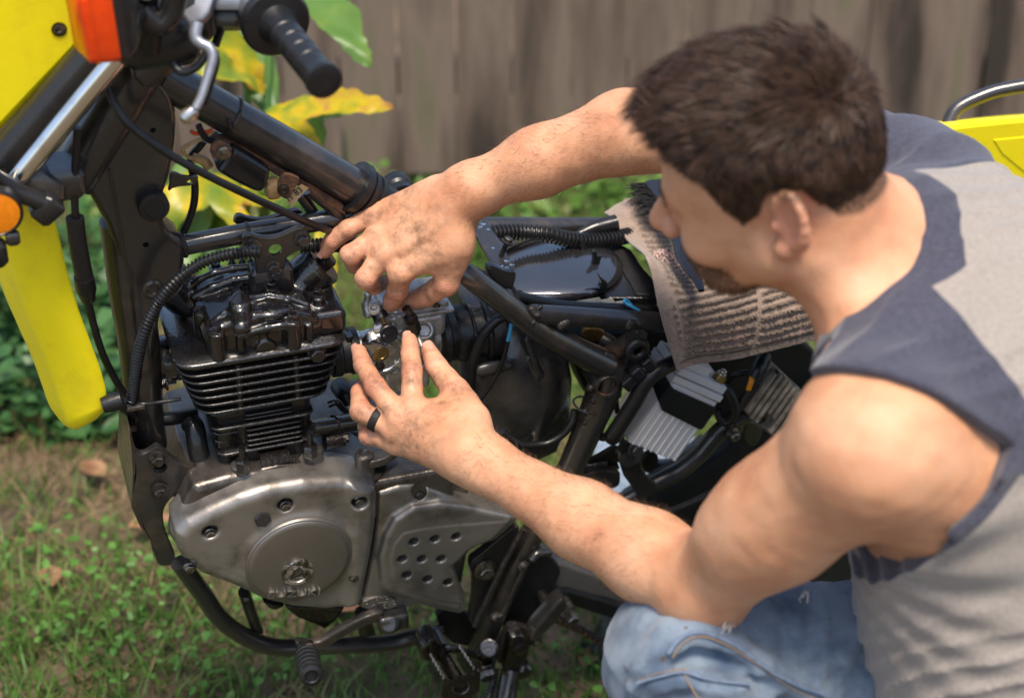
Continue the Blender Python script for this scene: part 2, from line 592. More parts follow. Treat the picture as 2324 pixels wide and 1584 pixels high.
    def mesh(self, chunk=48, smooth=0):
        h = self.vox
        us = [o for o in self.ops if o[4] == 'u']
        pad = 3 * h + .4 * max(o[3] for o in us)
        lo = np.min([o[1] for o in us], 0) - pad
        hi = np.max([o[2] for o in us], 0) + pad
        n = np.ceil((hi - lo) / h).astype(int) + 2
        VP, VI, FQ = [], [], []
        mg = 2.1 * max(o[3] for o in self.ops) + 3 * h
        stride = np.array([(n[1] + 4) * (n[2] + 4), n[2] + 4, 1], np.int64)
        for ci in range(0, n[0], chunk):
            for cj in range(0, n[1], chunk):
                for ck in range(0, n[2], chunk):
                    i0 = np.array([ci, cj, ck]); i1 = np.minimum(i0 + chunk, n)
                    a = lo + (i0 - 1) * h; b = lo + i1 * h
                    act = [o for o in self.ops if np.all(o[1] - mg < b) and np.all(o[2] + mg > a)]
                    if not any(o[4] == 'u' for o in act):
                        continue
                    ax = [lo[d] + np.arange(i0[d] - 1, i1[d] + 1) * h for d in range(3)]
                    X, Y, Z = ax[0][:, None, None], ax[1][None, :, None], ax[2][None, None, :]
                    F = np.full((len(ax[0]), len(ax[1]), len(ax[2])), 1.0)
                    for fn, l_, h_, k, mode in act:
                        g = fn(X, Y, Z)
                        if mode == 'u':
                            if k > 0:
                                q = np.maximum(k - np.abs(F - g), 0) / k
                                F = np.minimum(F, g) - q * q * k * .25
                            else:
                                F = np.minimum(F, g)
                        elif mode == 's':
                            if k > 0:
                                q = np.maximum(k - np.abs(F + g), 0) / k
                                F = np.maximum(F, -g) + q * q * k * .25
                            else:
                                F = np.maximum(F, -g)
                        elif mode == 'i':
                            F = np.maximum(F, g)
                        elif mode == 'd':
                            F = F + g
                    S = F < 0
                    c8 = [S[dx:S.shape[0] - 1 + dx, dy:S.shape[1] - 1 + dy, dz:S.shape[2] - 1 + dz] for dx in (0, 1) for dy in (0, 1) for dz in (0, 1)]
                    sm = sum(c.astype(np.int8) for c in c8)
                    A_ = np.argwhere((sm > 0) & (sm < 8))
                    if len(A_) == 0:
                        continue
                    cor = [(dx, dy, dz) for dx in (0, 1) for dy in (0, 1) for dz in (0, 1)]
                    vals = np.stack([F[A_[:, 0] + dx, A_[:, 1] + dy, A_[:, 2] + dz] for dx, dy, dz in cor], 1)
                    acc = np.zeros((len(A_), 3)); cnt = np.zeros(len(A_))
                    for p in range(8):
                        for q in range(p + 1, 8):
                            df = np.array(cor[q]) - np.array(cor[p])
                            if np.abs(df).sum() != 1:
                                continue
                            fp, fq = vals[:, p], vals[:, q]
                            cr = (fp < 0) != (fq < 0)
                            t = np.where(cr, fp / np.where(cr, fp - fq, 1), 0)
                            acc += np.where(cr[:, None], np.array(cor[p]) + t[:, None] * df, 0)
                            cnt += cr
                    pos = lo + (A_ + (i0 - 1) + acc / cnt[:, None]) * h
                    VP.append(pos)
                    VI.append(((A_ + i0) * stride).sum(1))
                    for d in range(3):
                        e1, e2 = (d + 1) % 3, (d + 2) % 3
                        sl0 = [slice(1, -1)] * 3; sl1 = [slice(1, -1)] * 3
                        sl1[d] = slice(2, None)
                        s0 = S[tuple(sl0)]; s1 = S[tuple(sl1)]
                        ed = np.argwhere(s0 != s1)
                        if len(ed) == 0:
                            continue
                        flip = s1[tuple(ed.T)]
                        base = ed + 1 + i0
                        o1 = np.zeros(3, int); o1[e1] = -1
                        o2 = np.zeros(3, int); o2[e2] = -1
                        ids = [(base * stride).sum(1), ((base + o1) * stride).sum(1), ((base + o1 + o2) * stride).sum(1), ((base + o2) * stride).sum(1)]
                        q = np.stack(ids, 1)
                        q[flip] = q[flip][:, ::-1]
                        FQ.append(q)
        ids = np.concatenate(VI); pos = np.concatenate(VP); q = np.concatenate(FQ)
        uid, first = np.unique(ids, return_index=True)
        V_ = pos[first]
        idx = np.searchsorted(uid, q)
        ok = (idx < len(uid)).all(1)
        idx = idx[ok]; ok2 = (uid[idx] == q[ok]).all(1)
        Fc = idx[ok2]
        if smooth:
            e = np.concatenate([Fc[:, [0, 1]], Fc[:, [1, 2]], Fc[:, [2, 3]], Fc[:, [3, 0]]])
            for _ in range(smooth):
                c = np.bincount(e[:, 0], minlength=len(V_)) + np.bincount(e[:, 1], minlength=len(V_))
                s = np.stack([np.bincount(e[:, 0], V_[e[:, 1], d], len(V_)) + np.bincount(e[:, 1], V_[e[:, 0], d], len(V_)) for d in range(3)], 1)
                V_ = V_ * .5 + .5 * s / np.maximum(c, 1)[:, None]
        return V_, Fc

def np_mesh(name, V_, F_, mats, parent=None, smooth=True, fmat=None, sharp=180):
    me = bpy.data.meshes.new(name)
    nf, k = F_.shape
    me.vertices.add(len(V_))
    me.vertices.foreach_set('co', np.ascontiguousarray(V_, np.float32).ravel())
    me.loops.add(nf * k)
    me.loops.foreach_set('vertex_index', np.ascontiguousarray(F_, np.int32).ravel())
    me.polygons.add(nf)
    me.polygons.foreach_set('loop_start', np.arange(0, nf * k, k, dtype=np.int32))
    me.polygons.foreach_set('loop_total', np.full(nf, k, np.int32))
    for mm in (mats if isinstance(mats, (list, tuple)) else [mats]):
        me.materials.append(mm)
    if fmat is not None:
        me.polygons.foreach_set('material_index', np.ascontiguousarray(fmat, np.int32))
    me.update(calc_edges=True)
    me.validate()
    if smooth:
        me.shade_smooth()
        if sharp < 180:
            me.set_sharp_from_angle(angle=R(sharp))
    o = bpy.data.objects.new(name, me)
    COL.objects.link(o)
    if parent is not None:
        o.parent = parent
        o.matrix_parent_inverse = Matrix.Translation(-TRUE_LOC[parent.name]) if parent.name in TRUE_LOC else Matrix()
    return o

BIKE_M = np.array([tuple(EL), tuple(UU), tuple(LL)])
def to_world(V_):
    return V_ @ BIKE_M + np.array(tuple(OO))

def cast(name, sdf, material, parent, smooth=1):
    """a casting modelled in the machine's own axes (rearward, up, left)"""
    V_, F_ = sdf.mesh(smooth=smooth)
    if LL.dot(EL.cross(UU)) < 0:
        F_ = F_[:, ::-1]
    return np_mesh(name, to_world(V_), F_, material, parent)
# ------------------------------------------------------------------ ground, grass, fence
def nodes_of(m):
    return m.node_tree.nodes, m.node_tree.links.new, m.node_tree.nodes['Principled BSDF']

def ramp3(m, scale, stops, detail=5, dist=None, src='Object', stretch=None):
    N, Lk, p = nodes_of(m)
    tc = N.new('ShaderNodeTexCoord')
    t = N.new('ShaderNodeTexNoise')
    t.inputs['Scale'].default_value = scale
    t.inputs['Detail'].default_value = detail
    if stretch:
        mp = N.new('ShaderNodeMapping')
        mp.inputs['Scale'].default_value = stretch
        Lk(tc.outputs[src], mp.inputs[0])
        Lk(mp.outputs[0], t.inputs['Vector'])
    else:
        Lk(tc.outputs[src], t.inputs['Vector'])
    r = N.new('ShaderNodeValToRGB')
    els = r.color_ramp.elements
    while len(els) < len(stops):
        els.new(0.5)
    for e, (pos, c) in zip(els, stops):
        e.position = pos
        e.color = (*c, 1)
    Lk(t.outputs['Fac'], r.inputs[0])
    Lk(r.outputs[0], p.inputs['Base Color'])
    return r, t

m_soil = mat('soil', (0.08, 0.06, 0.04), .9, bump=.8, bscale=60)
ramp3(m_soil, 4.0, [(.30, (0.060, 0.045, 0.028)), (.45, (0.075, 0.062, 0.030)), (.6, (0.13, 0.088, 0.055)), (.75, (0.19, 0.13, 0.085))], 8)
n = 70
xs = np.concatenate([np.linspace(-60, -2.2, 8)[:-1], np.linspace(-2.2, 2.2, n), np.linspace(2.2, 60, 8)[1:]])
ys = np.concatenate([np.linspace(-60, 0.8, 8)[:-1], np.linspace(0.8, 4.6, n), np.linspace(4.6, 60, 8)[1:]])
gx, gy = np.meshgrid(xs, ys, indexing='ij')
gz = 0.010 * np.sin(gx * 3.1 + 1) * np.cos(gy * 2.7) + 0.006 * np.sin(gx * 9 + gy * 7)
gz = gz * np.exp(-((gx / 3) ** 2)) - .004
nx, ny = gx.shape
idx = np.arange(nx * ny).reshape(nx, ny)
Fg = np.stack([idx[:-1, :-1], idx[1:, :-1], idx[1:, 1:], idx[:-1, 1:]], -1).reshape(-1, 4)
ground = np_mesh('ground', np.stack([gx, gy, gz], -1).reshape(-1, 3), Fg, m_soil)
tag(ground, kind='structure')

def gpt(x, y):
    """ground point seen at frame position"""
    r = ray(x, y)
    return CAM_POS + r * (CAM_POS.z / -r.z)

def leafmat(name, stops, scale, rough=.5, trans=.25):
    m = mat(name, (0.1, 0.2, 0.03), rough, 0, .35)
    r, t = ramp3(m, scale, stops, 4)
    N, Lk, p = nodes_of(m)
    if trans:
        tb = N.new('ShaderNodeBsdfTranslucent')
        mx = N.new('ShaderNodeMixShader')
        mx.inputs[0].default_value = trans
        Lk(r.outputs[0], tb.inputs[0])
        Lk(p.outputs[0], mx.inputs[1])
        Lk(tb.outputs[0], mx.inputs[2])
        Lk(mx.outputs[0], N['Material Output'].inputs[0])
    return m

m_grass = leafmat('grass_green', [(.30, (0.050, 0.115, 0.020)), (.48, (0.090, 0.185, 0.030)), (.60, (0.150, 0.225, 0.055)), (.72, (0.25, 0.185, 0.09))], 5.5)
m_straw = leafmat('dry_straw', [(.35, (0.17, 0.105, 0.055)), (.65, (0.27, 0.185, 0.10))], 40, .7, .15)
m_clover = leafmat('clover_green', [(.35, (0.055, 0.155, 0.025)), (.65, (0.11, 0.24, 0.04))], 18, .4)
m_ivy = leafmat('ground_cover_green', [(.35, (0.022, 0.075, 0.022)), (.65, (0.07, 0.16, 0.05))], 10, .4)

def blades(n, hmin, hmax, wid, lean, keep):
    u, v = nrng.uniform(-2.1, 2.1, n * 3), nrng.uniform(1.15, 4.2, n * 3)
    ok = keep(u, v)
    u, v = u[ok][:n], v[ok][:n]
    k = len(u)
    a = nrng.uniform(0, 2 * PI, k)
    hgt = nrng.uniform(hmin, hmax, k) * (0.7 + .6 * (np.sin(u * 5 + v * 3) * .5 + .5))
    ln = nrng.uniform(.1, lean, k) * hgt
    la = nrng.uniform(0, 2 * PI, k)
    w = nrng.uniform(.6, 1.3, k) * wid
    base = np.stack([u, v, np.full(k, -.004)], 1)
    side = np.stack([np.cos(a), np.sin(a), np.zeros(k)], 1) * w[:, None]
    ld = np.stack([np.cos(la), np.sin(la), np.zeros(k)], 1) * ln[:, None]
    up = np.stack([np.zeros(k), np.zeros(k), hgt], 1)
    P_ = np.stack([base - side, base + side, base + up * .55 + ld * .35 - side * .8, base + up * .55 + ld * .35 + side * .8, base + up + ld * 1.1], 1)
    o = np.arange(k)[:, None] * 5
    F_ = np.concatenate([o + [[0, 1, 2]], o + [[1, 3, 2]], o + [[2, 3, 4]]], 0)
    return P_.reshape(-1, 3), F_

def infield(u, v):
    # only where the picture can look
    d = v * math.cos(PITCH) + 1.55 * math.sin(PITCH)
    return (np.abs(u) < .345 * d + .45) & (v < 4.0)
bare = lambda u, v: np.clip(1.0 * np.exp(-(((u + .85) / .62) ** 2 + ((v - 2.45) / .40) ** 2)) + .30 * np.clip(np.sin(u * 4.1 + 1.3 * np.sin(v * 5)) * np.sin(v * 6.3 + u), 0, 1), 0, 1)
V_, F_ = blades(80000, .018, .056, .0022, 1.4, lambda u, v: infield(u, v) & (nrng.random(len(u)) > .82 * bare(u, v)))
g = np_mesh('grass', V_, F_, m_grass, smooth=False)
tag(g, 'short lawn grass with bare dry patches under the motorcycle', 'grass', kind='stuff')
V_, F_ = blades(22000, .012, .04, .0016, 3.0, lambda u, v: infield(u, v) & (nrng.random(len(u)) < .12 + .8 * bare(u, v)))
g = np_mesh('dry_grass', V_, F_, m_straw, smooth=False)
tag(g, 'dry straw coloured grass lying in the bare patch', 'dry grass', kind='stuff')

def leafcloud(name, n, place, size, m, label, cat):
    """small rounded folded leaves"""
    P_, F_ = [], []
    ang = np.linspace(0, 2 * PI, 9)[:-1]
    o = 0
    for i in range(n):
        c, s = place(i), size * rng.uniform(.55, 1.3)
        nrm = Vector((rng.gauss(0, .45), rng.gauss(-.1, .45), 1)).normalized()
        a = nrm.orthogonal().normalized()
        a.rotate(Quaternion(nrm, rng.uniform(0, 6.3)))
        b = nrm.cross(a)
        asp = rng.uniform(.6, .9)
        for t in ang:
            rr = s * (1 + .15 * math.cos(3 * t))
            P_.append(c + a * (rr * math.cos(t)) + b * (rr * asp * math.sin(t)) + nrm * (.22 * s * abs(math.sin(t))))
        P_.append(c)
        for k in range(8):
            F_.append((o + k, o + (k + 1) % 8, o + 8))
        o += 9
    ob = np_mesh(name, np.array([tuple(p) for p in P_]), np.array(F_), m)
    tag(ob, label, cat, kind='stuff')
    return ob

clumps = [gpt(x, y) for x, y in ((350, 1345), (300, 1480), (430, 1510), (700, 1560), (540, 1540), (240, 1400), (130, 1480), (620, 1400), (980, 1420), (180, 1260), (40, 1300), (330, 1290), (1330, 1550))]
def pl_clover(i):
    c = clumps[i % len(clumps)]
    return Vector((c.x + rng.gauss(0, .055), c.y + rng.gauss(0, .05), rng.uniform(.02, .06)))
leafcloud('clover', 420, pl_clover, .0075, m_clover, 'broad leaved clover clumps among the grass', 'clover')
def pl_ivy(i):
    c = gpt(rng.uniform(-160, 330), rng.uniform(560, 1010))
    return Vector((c.x, c.y, abs(rng.gauss(.03, .07))))
leafcloud('ground_cover', 1500, pl_ivy, .020, m_ivy, 'dark leafy ground cover growing behind the front fender', 'ground cover')
def pl_back(i):
    c = gpt(rng.uniform(200, 1500), rng.uniform(430, 640))
    return Vector((c.x, c.y, abs(rng.gauss(.01, .03))))
leafcloud('ground_cover', 900, pl_back, .018, m_grass, 'low green weeds at the foot of the fence', 'weeds')
# fallen leaves, each one a thing
m_dead = leafmat('fallen_leaf_brown', [(.35, (0.15, 0.07, 0.035)), (.65, (0.30, 0.17, 0.09))], 25, .7, .1)
def fallen(x, y, size, rz, label):
    c = gpt(x, y)
    P_, F_ = [], []
    n_ = 9
    for i in range(n_):
        t = i / (n_ - 1)
        w_ = size * .32 * math.sin(PI * min(.98, t * .96 + .02)) ** .8
        for j, s_ in enumerate((-1, -.5, 0, .5, 1)):
            P_.append(Vector(((t - .5) * size, s_ * w_, .012 + .25 * w_ * s_ * s_ + .12 * size * (t - .5) ** 2)))
    for i in range(n_ - 1):
        for j in range(4):
            a = i * 5 + j
            F_.append((a, a + 1, a + 6, a + 5))
    mb = MB().add([c + Matrix.Rotation(rz, 3, 'Z') @ p + Vector((0, 0, .012)) for p in P_], F_)
    o = mb.build('fallen_leaf', m_dead, None, sharp=180)
    tag(o, label, 'leaf', 'dry leaves lying on the lawn')
for a in ((345, 1212, .075, .4, 'curled brown leaf on bare earth left of the engine bracket'), (120, 1335, .06, 1.9, 'small brown leaf in the grass at the left edge'),
          (765, 1395, .085, -.5, 'pinkish dry leaf on the grass under the engine cover'), (1065, 1440, .06, .2, 'orange brown leaf on the grass beside the footpeg'),
          (1335, 1520, .05, 1.2, 'dry leaf in the grass left of the denim knee'), (215, 1090, .07, 2.4, 'pale dry leaf on the bare patch below the yellow fender')):
    fallen(*a)

# ---- board fence
m_wood = mat('weathered_board', (0.17, 0.145, 0.125), .85, bump=.3, bscale=40)
ramp3(m_wood, 5.0, [(.33, (0.030, 0.022, 0.016)), (.45, (0.108, 0.076, 0.056)), (.58, (0.168, 0.125, 0.094)), (.68, (0.12, 0.11, 0.06))], 5, stretch=(1.8, 1, .30))
FY = 3.84
fence = empty('board_fence', (0, FY, 0), 'weathered grey brown fence of upright wooden boards behind the motorcycle', 'fence')
x = -2.35
while x < 2.35:
    w_ = rng.uniform(.130, .150)
    yo = rng.uniform(-.006, .006)
    wob = [rng.uniform(-.004, .004) for _ in range(4)]
    ring = []
    for i, z in enumerate((-.02 + rng.uniform(0, .06), .4, .8, 1.18)):
        ring.append([Vector((x + wob[i], FY + yo, z)), Vector((x + w_ + wob[i], FY + yo, z)), Vector((x + w_ + wob[i], FY + yo + .019, z)), Vector((x + wob[i], FY + yo + .019, z))])
    MB().loft(ring).build('board', m_wood, fence, sharp=30)
    x += w_ + rng.choice((.003, .004, .006, .009))
for z in (.28, .95):
    MB().box((0, FY + .05, z), (1, 0, 0), (0, 1, 0), (0, 0, 1), 4.8, .045, .09).build('rail', m_wood, fence, sharp=30)

# ---- tall leafy plant with yellowing leaves between machine and fence
def long_leaf(path, width, parent, m, fold=.3, wav=.22, sd_=0, droop=None):
    rr = random.Random(sd_)
    pts = spline(path, 7)
    n_ = len(pts)
    P_, F_ = [], []
    prof = lambda t: (math.sin(PI * min(1, max(0, t)) ** .75) ** .7) if 0 < t < 1 else 0.02
    for i, p in enumerate(pts):
        t = i / (n_ - 1)
        tg = (pts[min(i + 1, n_ - 1)] - pts[max(i - 1, 0)]).normalized()
        view = (CAM_POS - p).normalized()
        up_ = Vector((0, 0, 1)) * .8 + view * .6
        side = tg.cross(up_).normalized()
        nn = side.cross(tg).normalized()
        w_ = width * (prof(t * .96 + .03) + rr.uniform(-wav, wav) * .5)
        for s_ in (-1, -.55, 0, .55, 1):
            P_.append(p + side * (w_ * s_) + nn * (fold * w_ * abs(s_) + .006 * math.sin(9 * t + s_ * 3)))
    for i in range(n_ - 1):
        for j in range(4):
            a = i * 5 + j
            F_.append((a, a + 1, a + 6, a + 5))
    return MB().add(P_, F_).build('leaf', m, parent, sharp=180)
m_lg = leafmat('plant_leaf_green', [(.32, (0.06, 0.15, 0.035)), (.52, (0.11, 0.21, 0.04)), (.66, (0.20, 0.27, 0.05))], 9, .35, .3)
m_ly = leafmat('plant_leaf_yellowing', [(.30, (0.12, 0.20, 0.025)), (.47, (0.26, 0.28, 0.02)), (.58, (0.52, 0.38, 0.012)), (.70, (0.40, 0.20, 0.05))], 17, .35, .3)
plant = empty('leafy_plant', gpt(560, 690), 'tall garden plant with green and yellowing blade leaves behind the handlebar', 'plant')
PD = 2.55
def leafV(pts, width, m, d=PD, fold=.25, seed=0):
    long_leaf([C(x, y, d + dd) for x, y, dd in pts], width, plant, m, fold, sd_=seed)
leafV([(600, 262, .0), (680, 250, -.03), (760, 243, -.06), (840, 240, -.08), (892, 242, -.10)], .030, m_ly, seed=1)
leafV([(655, -90, .05), (720, 0, 0), (765, 50, -.03), (800, 95, -.05), (842, 152, -.06)], .036, m_lg, seed=2)
leafV([(600, 200, .08), (560, 150, .05), (500, 100, .02), (440, 80, 0), (400, 100, 0)], .034, m_ly, seed=3)
leafV([(600, 205, .04), (560, 180, 0), (520, 168, -.03), (470, 160, -.05), (430, 172, -.05)], .030, m_ly, seed=4)
leafV([(610, 250, .06), (570, 120, .1), (540, 60, .12), (500, 10, .14)], .034, m_lg, seed=5)
leafV([(600, 280, .1), (640, 290, .06), (690, 310, .02), (730, 340, 0)], .024, m_ly, seed=6)
leafV([(560, 420, .1), (500, 430, .05), (455, 440, .02), (400, 470, 0), (380, 540, 0)], .045, m_ly, seed=7)
leafV([(540, 400, .12), (500, 470, .08), (470, 540, .05), (450, 640, .04)], .050, m_lg, seed=8)
leafV([(620, 430, .1), (560, 450, .0), (520, 465, -.04), (560, 520, -.05)], .040, m_ly, seed=9)
leafV([(745, 470, .1), (740, 560, .06), (738, 640, .05), (745, 720, .05)], .020, m_ly, seed=10)
leafV([(470, 560, .1), (450, 610, .08), (445, 680, .06), (450, 760, .05)], .030, m_ly, seed=11)
leafV([(440, 360, .1), (430, 460, .06), (410, 560, .02), (395, 660, 0)], .045, m_lg, seed=12)
leafV([(640, 120, .2), (600, 60, .2), (590, 0, .2), (600, -60, .2)], .034, m_lg, seed=13)
leafV([(700, 380, .2), (720, 300, .16), (740, 260, .14), (800, 250, .12)], .022, m_lg, seed=14)
for x, d_ in ((605, .06), (560, .12)):
    base = gpt(x - 10, 660)
    p = [base, C(x - 5, 480, PD + d_ + .02), C(x, 250, PD + d_), C(x + 10, 60, PD + d_), C(x + 15, -120, PD + d_)]
    MB().tube(spline(p, 5), lerps([.011, .010, .008, .006, .004], 21), 8).build('stem', m_lg, plant)
# ------------------------------------------------------------------ the motorcycle
bike = empty('motorcycle', (OO.x, OO.y, 0), 'stripped yellow and black trail motorcycle leaning on its stand, seat and tank removed', 'motorcycle')

def T(name, fr, pts, r, m, parent, w=0.0, n=12, sp=6, flat=1.0, up=None):
    """bent tube through frame points (each may carry its own w)"""
    p = spline(Bp(fr, pts, w), sp)
    rr = r if not isinstance(r, (list, tuple)) else lerps(r, len(p))
    return MB().tube(p, rr, n, flat=flat, up=up).build(name, MT[m] if isinstance(m, str) else m, parent)

def bolt(fr, x, y, w, r, h, parent, m='bolt', axis=None, flange=1.45, name='bolt'):
    return MB().bolt(B(*px(fr, (x, y))[0], w), axis if axis is not None else LL, r, h, flange).build(name, MT[m], parent, sharp=30)

def plate(name, fr, pts, w, t, m, parent, bev=.0015, holes=(), rnd=1, sharp=35):
    """flat plate in the machine's plane, front face at w, t thick; holes = (x, y, radius in metres)"""
    p = Bp(fr, pts, w)
    if rnd:
        p = chaikin(p, rnd)
    hs = [circ(B(*px(fr, (hx, hy))[0], w), LL, hr, 18) for hx, hy, hr in holes]
    return MB().prism(p, -LL * t, bev, hs).build(name, MT[m], parent, sharp=sharp)

def text_mesh(txt, size, depth, origin, xd, yd, name, material, parent, stretch=1.0, shear=0.0, center=False):
    cu = bpy.data.curves.new(name, 'FONT')
    cu.body = txt
    cu.size = size
    cu.extrude = depth
    cu.shear = shear
    if center:
        cu.align_x = 'CENTER'
    tmp = bpy.data.objects.new(name, cu)
    COL.objects.link(tmp)
    dg = bpy.context.evaluated_depsgraph_get()
    me = bpy.data.meshes.new_from_object(tmp.evaluated_get(dg))
    bpy.data.objects.remove(tmp)
    xd, yd = Vector(xd).normalized(), Vector(yd).normalized()
    zd = xd.cross(yd)
    mw = Matrix(((xd.x * stretch, yd.x, zd.x, origin[0]), (xd.y * stretch, yd.y, zd.y, origin[1]), (xd.z * stretch, yd.z, zd.z, origin[2]), (0, 0, 0, 1)))
    me.transform(mw)
    me.materials.clear()
    me.materials.append(material)
    o = bpy.data.objects.new(name, me)
    COL.objects.link(o)
    o.parent = parent
    o.matrix_parent_inverse = Matrix.Translation(-TRUE_LOC[parent.name]) if parent.name in TRUE_LOC else Matrix()
    return o

# ---- crankcase
sd = Sdf(.0022)
def shp(fr, pts, w):
    return [Sw(fr, x, y, w)[:2] for x, y in pts]
sd.poly(shp('V', [(408, 1170), (440, 1108), (520, 1085), (560, 1080), (740, 1062), (1040, 1078), (1085, 1150), (1050, 1340), (850, 1385), (600, 1360), (440, 1290)], .10), -.10, .10, .012)
top = Sw('V', 900, 1092, .12)[1]
sd.box((-.115, top - .03, .01), (.10, .03, .105), .006, k=.006)
sd.cyl(Sw('V', 452, 1185, -.08), Sw('V', 452, 1185, .085), .036, .004, k=.006)
crankcase = cast('engine', sd, MT['case'], bike)
ENG = crankcase

# cylinder foot between case and barrel
sd = Sdf(.0018)
sd.box((-.238, top + .005, .022), (.062, .02, .066), .006)
for fr, x, y, w in (('E', 1035, 1000, .092), ('E', 1690, 850, .088)):
    s_, h_, w_ = Sw(fr, x, y, w)
    sd.cyl((s_, h_ - .004, w_ - .008), (s_, h_ + .026, w_ - .008), .012, .003, k=.008)
sd.poly(shp('E', [(1090, 950), (1200, 860), (1350, 825), (1560, 815), (1640, 850), (1640, 905), (1420, 950), (1120, 1000)], .092), .07, .094, .004, k=.002)
cast('cylinder_base', sd, MT['case'], ENG)

# alternator cover on the left
sd = Sdf(.0016)
OUT1 = [(400, 1214), (424, 1186), (470, 1160), (540, 1128), (610, 1106), (690, 1093), (780, 1090), (848, 1098), (853, 1125), (848, 1190), (838, 1262), (822, 1340), (812, 1378), (740, 1386), (660, 1380), (590, 1358), (520, 1328), (460, 1306), (424, 1284), (404, 1252)]
sd.poly(shp('V', OUT1, .125), .06, .128, .014, k=.003)
c0 = Sw('V', 682, 1278, .138)
sd.cyl((c0[0], c0[1], .06), (c0[0], c0[1], .130), .068, .004, k=.010)
sd.poly(shp('V', [(800, 1105), (850, 1105), (850, 1180), (838, 1260), (815, 1370), (790, 1375), (800, 1200)], .13), .09, .134, .008, k=.012)
for x, y in ((477, 1209), (648, 1147), (815, 1135), (430, 1287)):
    s_, h_, w_ = Sw('V', x, y, .128)
    sd.cyl((s_, h_, .11), (s_, h_, .15), .0095, .002, k=.003, mode='s')
cover = cast('alternator_cover', sd, MT['alu'], bike)
for x, y, r_, w_ in ((477, 1209, .0060, .120), (648, 1147, .0060, .121), (815, 1135, .0062, .122), (430, 1287, .0060, .117), (803, 1308, .0058, .131)):
    bolt('V', x, y, w_, r_, .006, cover, 'boltbr', flange=1.25)
MB().lathe(B(592, 1168, .118), LL + UU * .25, [(-.01, .0125), (.003, .0125), (.004, .010)], 20).hexn(B(592, 1168, .118), LL + UU * .25, [(.003, .0105), (.013, .0105), (.015, .0088)]).build('filler_plug', MT['plastic'], cover, sharp=30)
dc = M(c0[0], c0[1], .128)
MB().lathe(dc, LL, [(0, .0655), (.006, .0655), (.0075, .0640), (.0072, .0628), (.0082, .0620), (.0090, .0560), (.0094, .02), (.0095, .0001)], 72).build('cover_disc', MT['disc'], cover, sharp=60)
hc = Vector(B(675, 1297, .138))
MB().lathe(hc, LL, [(-.002, .0195), (.0022, .0195), (.003, .0185), (.0026, .0150), (.0014, .0145), (.0014, .0075), (.0018, .0070)], 40, caps=False).build('inspection_cap', mat('cap_metal', (0.42, 0.40, 0.37), .3, .85, col2=(0.10, 0.075, 0.055), vscale=120, rvar=.1, thresh=(.46, .54)), cover, sharp=40)
MB().hexn(hc, LL, [(.0016, .0062), (-.004, .0058)]).add(*(lambda v: (v, [(0, 1, 2, 3, 4, 5)]))(circ(hc + LL * -.002, LL, .006, 6))).build('hex_socket', MT['boltbr'], cover, sharp=20)
p0, p1 = B(607, 1355, .1385), B(736, 1346, .1385)
text_mesh('SUZUKI', .0136, .0024, p0, p1 - p0, (p1 - p0).cross(LL) * -1 if (p1 - p0).cross(LL).dot(UU) < 0 else (p1 - p0).cross(LL), 'raised_lettering', MT['alu'], cover, stretch=1.42)

# sprocket cover with its nine holes
sd = Sdf(.0016)
OUT2 = [(858, 1118), (905, 1103), (950, 1100), (1000, 1118), (1060, 1142), (1150, 1160), (1178, 1172), (1165, 1190), (1125, 1226), (1085, 1239), (1067, 1249), (1046, 1273), (1030, 1282), (1037, 1302), (1045, 1331), (1058, 1350), (1057, 1385), (1042, 1393), (998, 1384), (948, 1371), (900, 1384), (850, 1384), (820, 1378), (828, 1335), (844, 1262), (854, 1190)]
sd.poly(shp('V', OUT2, .118), .07, .120, .006)
OUT3 = [(938, 1153), (1000, 1143), (1060, 1150), (1165, 1172), (1160, 1190), (1125, 1222), (1085, 1235), (1062, 1247), (1042, 1268), (1024, 1282), (1032, 1302), (1042, 1335), (1052, 1372), (1040, 1388), (998, 1378), (940, 1362), (884, 1345), (866, 1325), (861, 1268), (875, 1218), (896, 1180)]
sd.poly(shp('V', OUT3, .130), .10, .131, .006, k=.006)
OUT4 = [(950, 1200), (1010, 1192), (1155, 1180), (1115, 1222), (1080, 1236), (1060, 1247), (1040, 1268), (1022, 1282), (1030, 1302), (1040, 1335), (1048, 1368), (1000, 1362), (930, 1338), (894, 1318), (886, 1268), (895, 1232), (915, 1208)]
sd.poly(shp('V', OUT4, .130), .128, .1322, .001, k=0)
for x, y in ((365, 795), (555, 770), (745, 750), (262, 950), (436, 950), (610, 950), (302, 1095), (488, 1130), (672, 1160)):
    s_, h_, w_ = Sw('G', x, y, .132)
    sd.cyl((s_, h_, .085), (s_, h_, .14), .0062, .0005, k=.0, mode='s')
    sd.cone((s_, h_, .131), (s_, h_, .140), .0060, .0105, k=.001, mode='s')
sd.cyl(Sw('G', 410, 340, .08), Sw('G', 410, 340, .16), .009, .002, k=.004, mode='s')
cover2 = cast('sprocket_cover', sd, MT['alu'], bike)
bolt('G', 408, 345, .112, .0055, .008, cover2, 'boltbr')
# shift pattern tag
tagp = plate('shift_pattern_plate', 'F', [(1850, 590), (2150, 575), (2160, 690), (1820, 692)], .124, .01, 'alu', cover2, .001)
mb = MB()
for x, y in ((1875, 625), (1945, 663), (1965, 588), (2055, 583), (2040, 660), (2120, 625)):
    mb.torus(B(*px('F', (x, y))[0], .1245), LL, .0027, .0004, 14, 6)
mb.tube([B(*px('F', (1975, 630))[0], .1245), B(*px('F', (2060, 622))[0], .1245)], .0012, 8)
mb.build('embossed_gear_marks', MT['alu'], cover2)

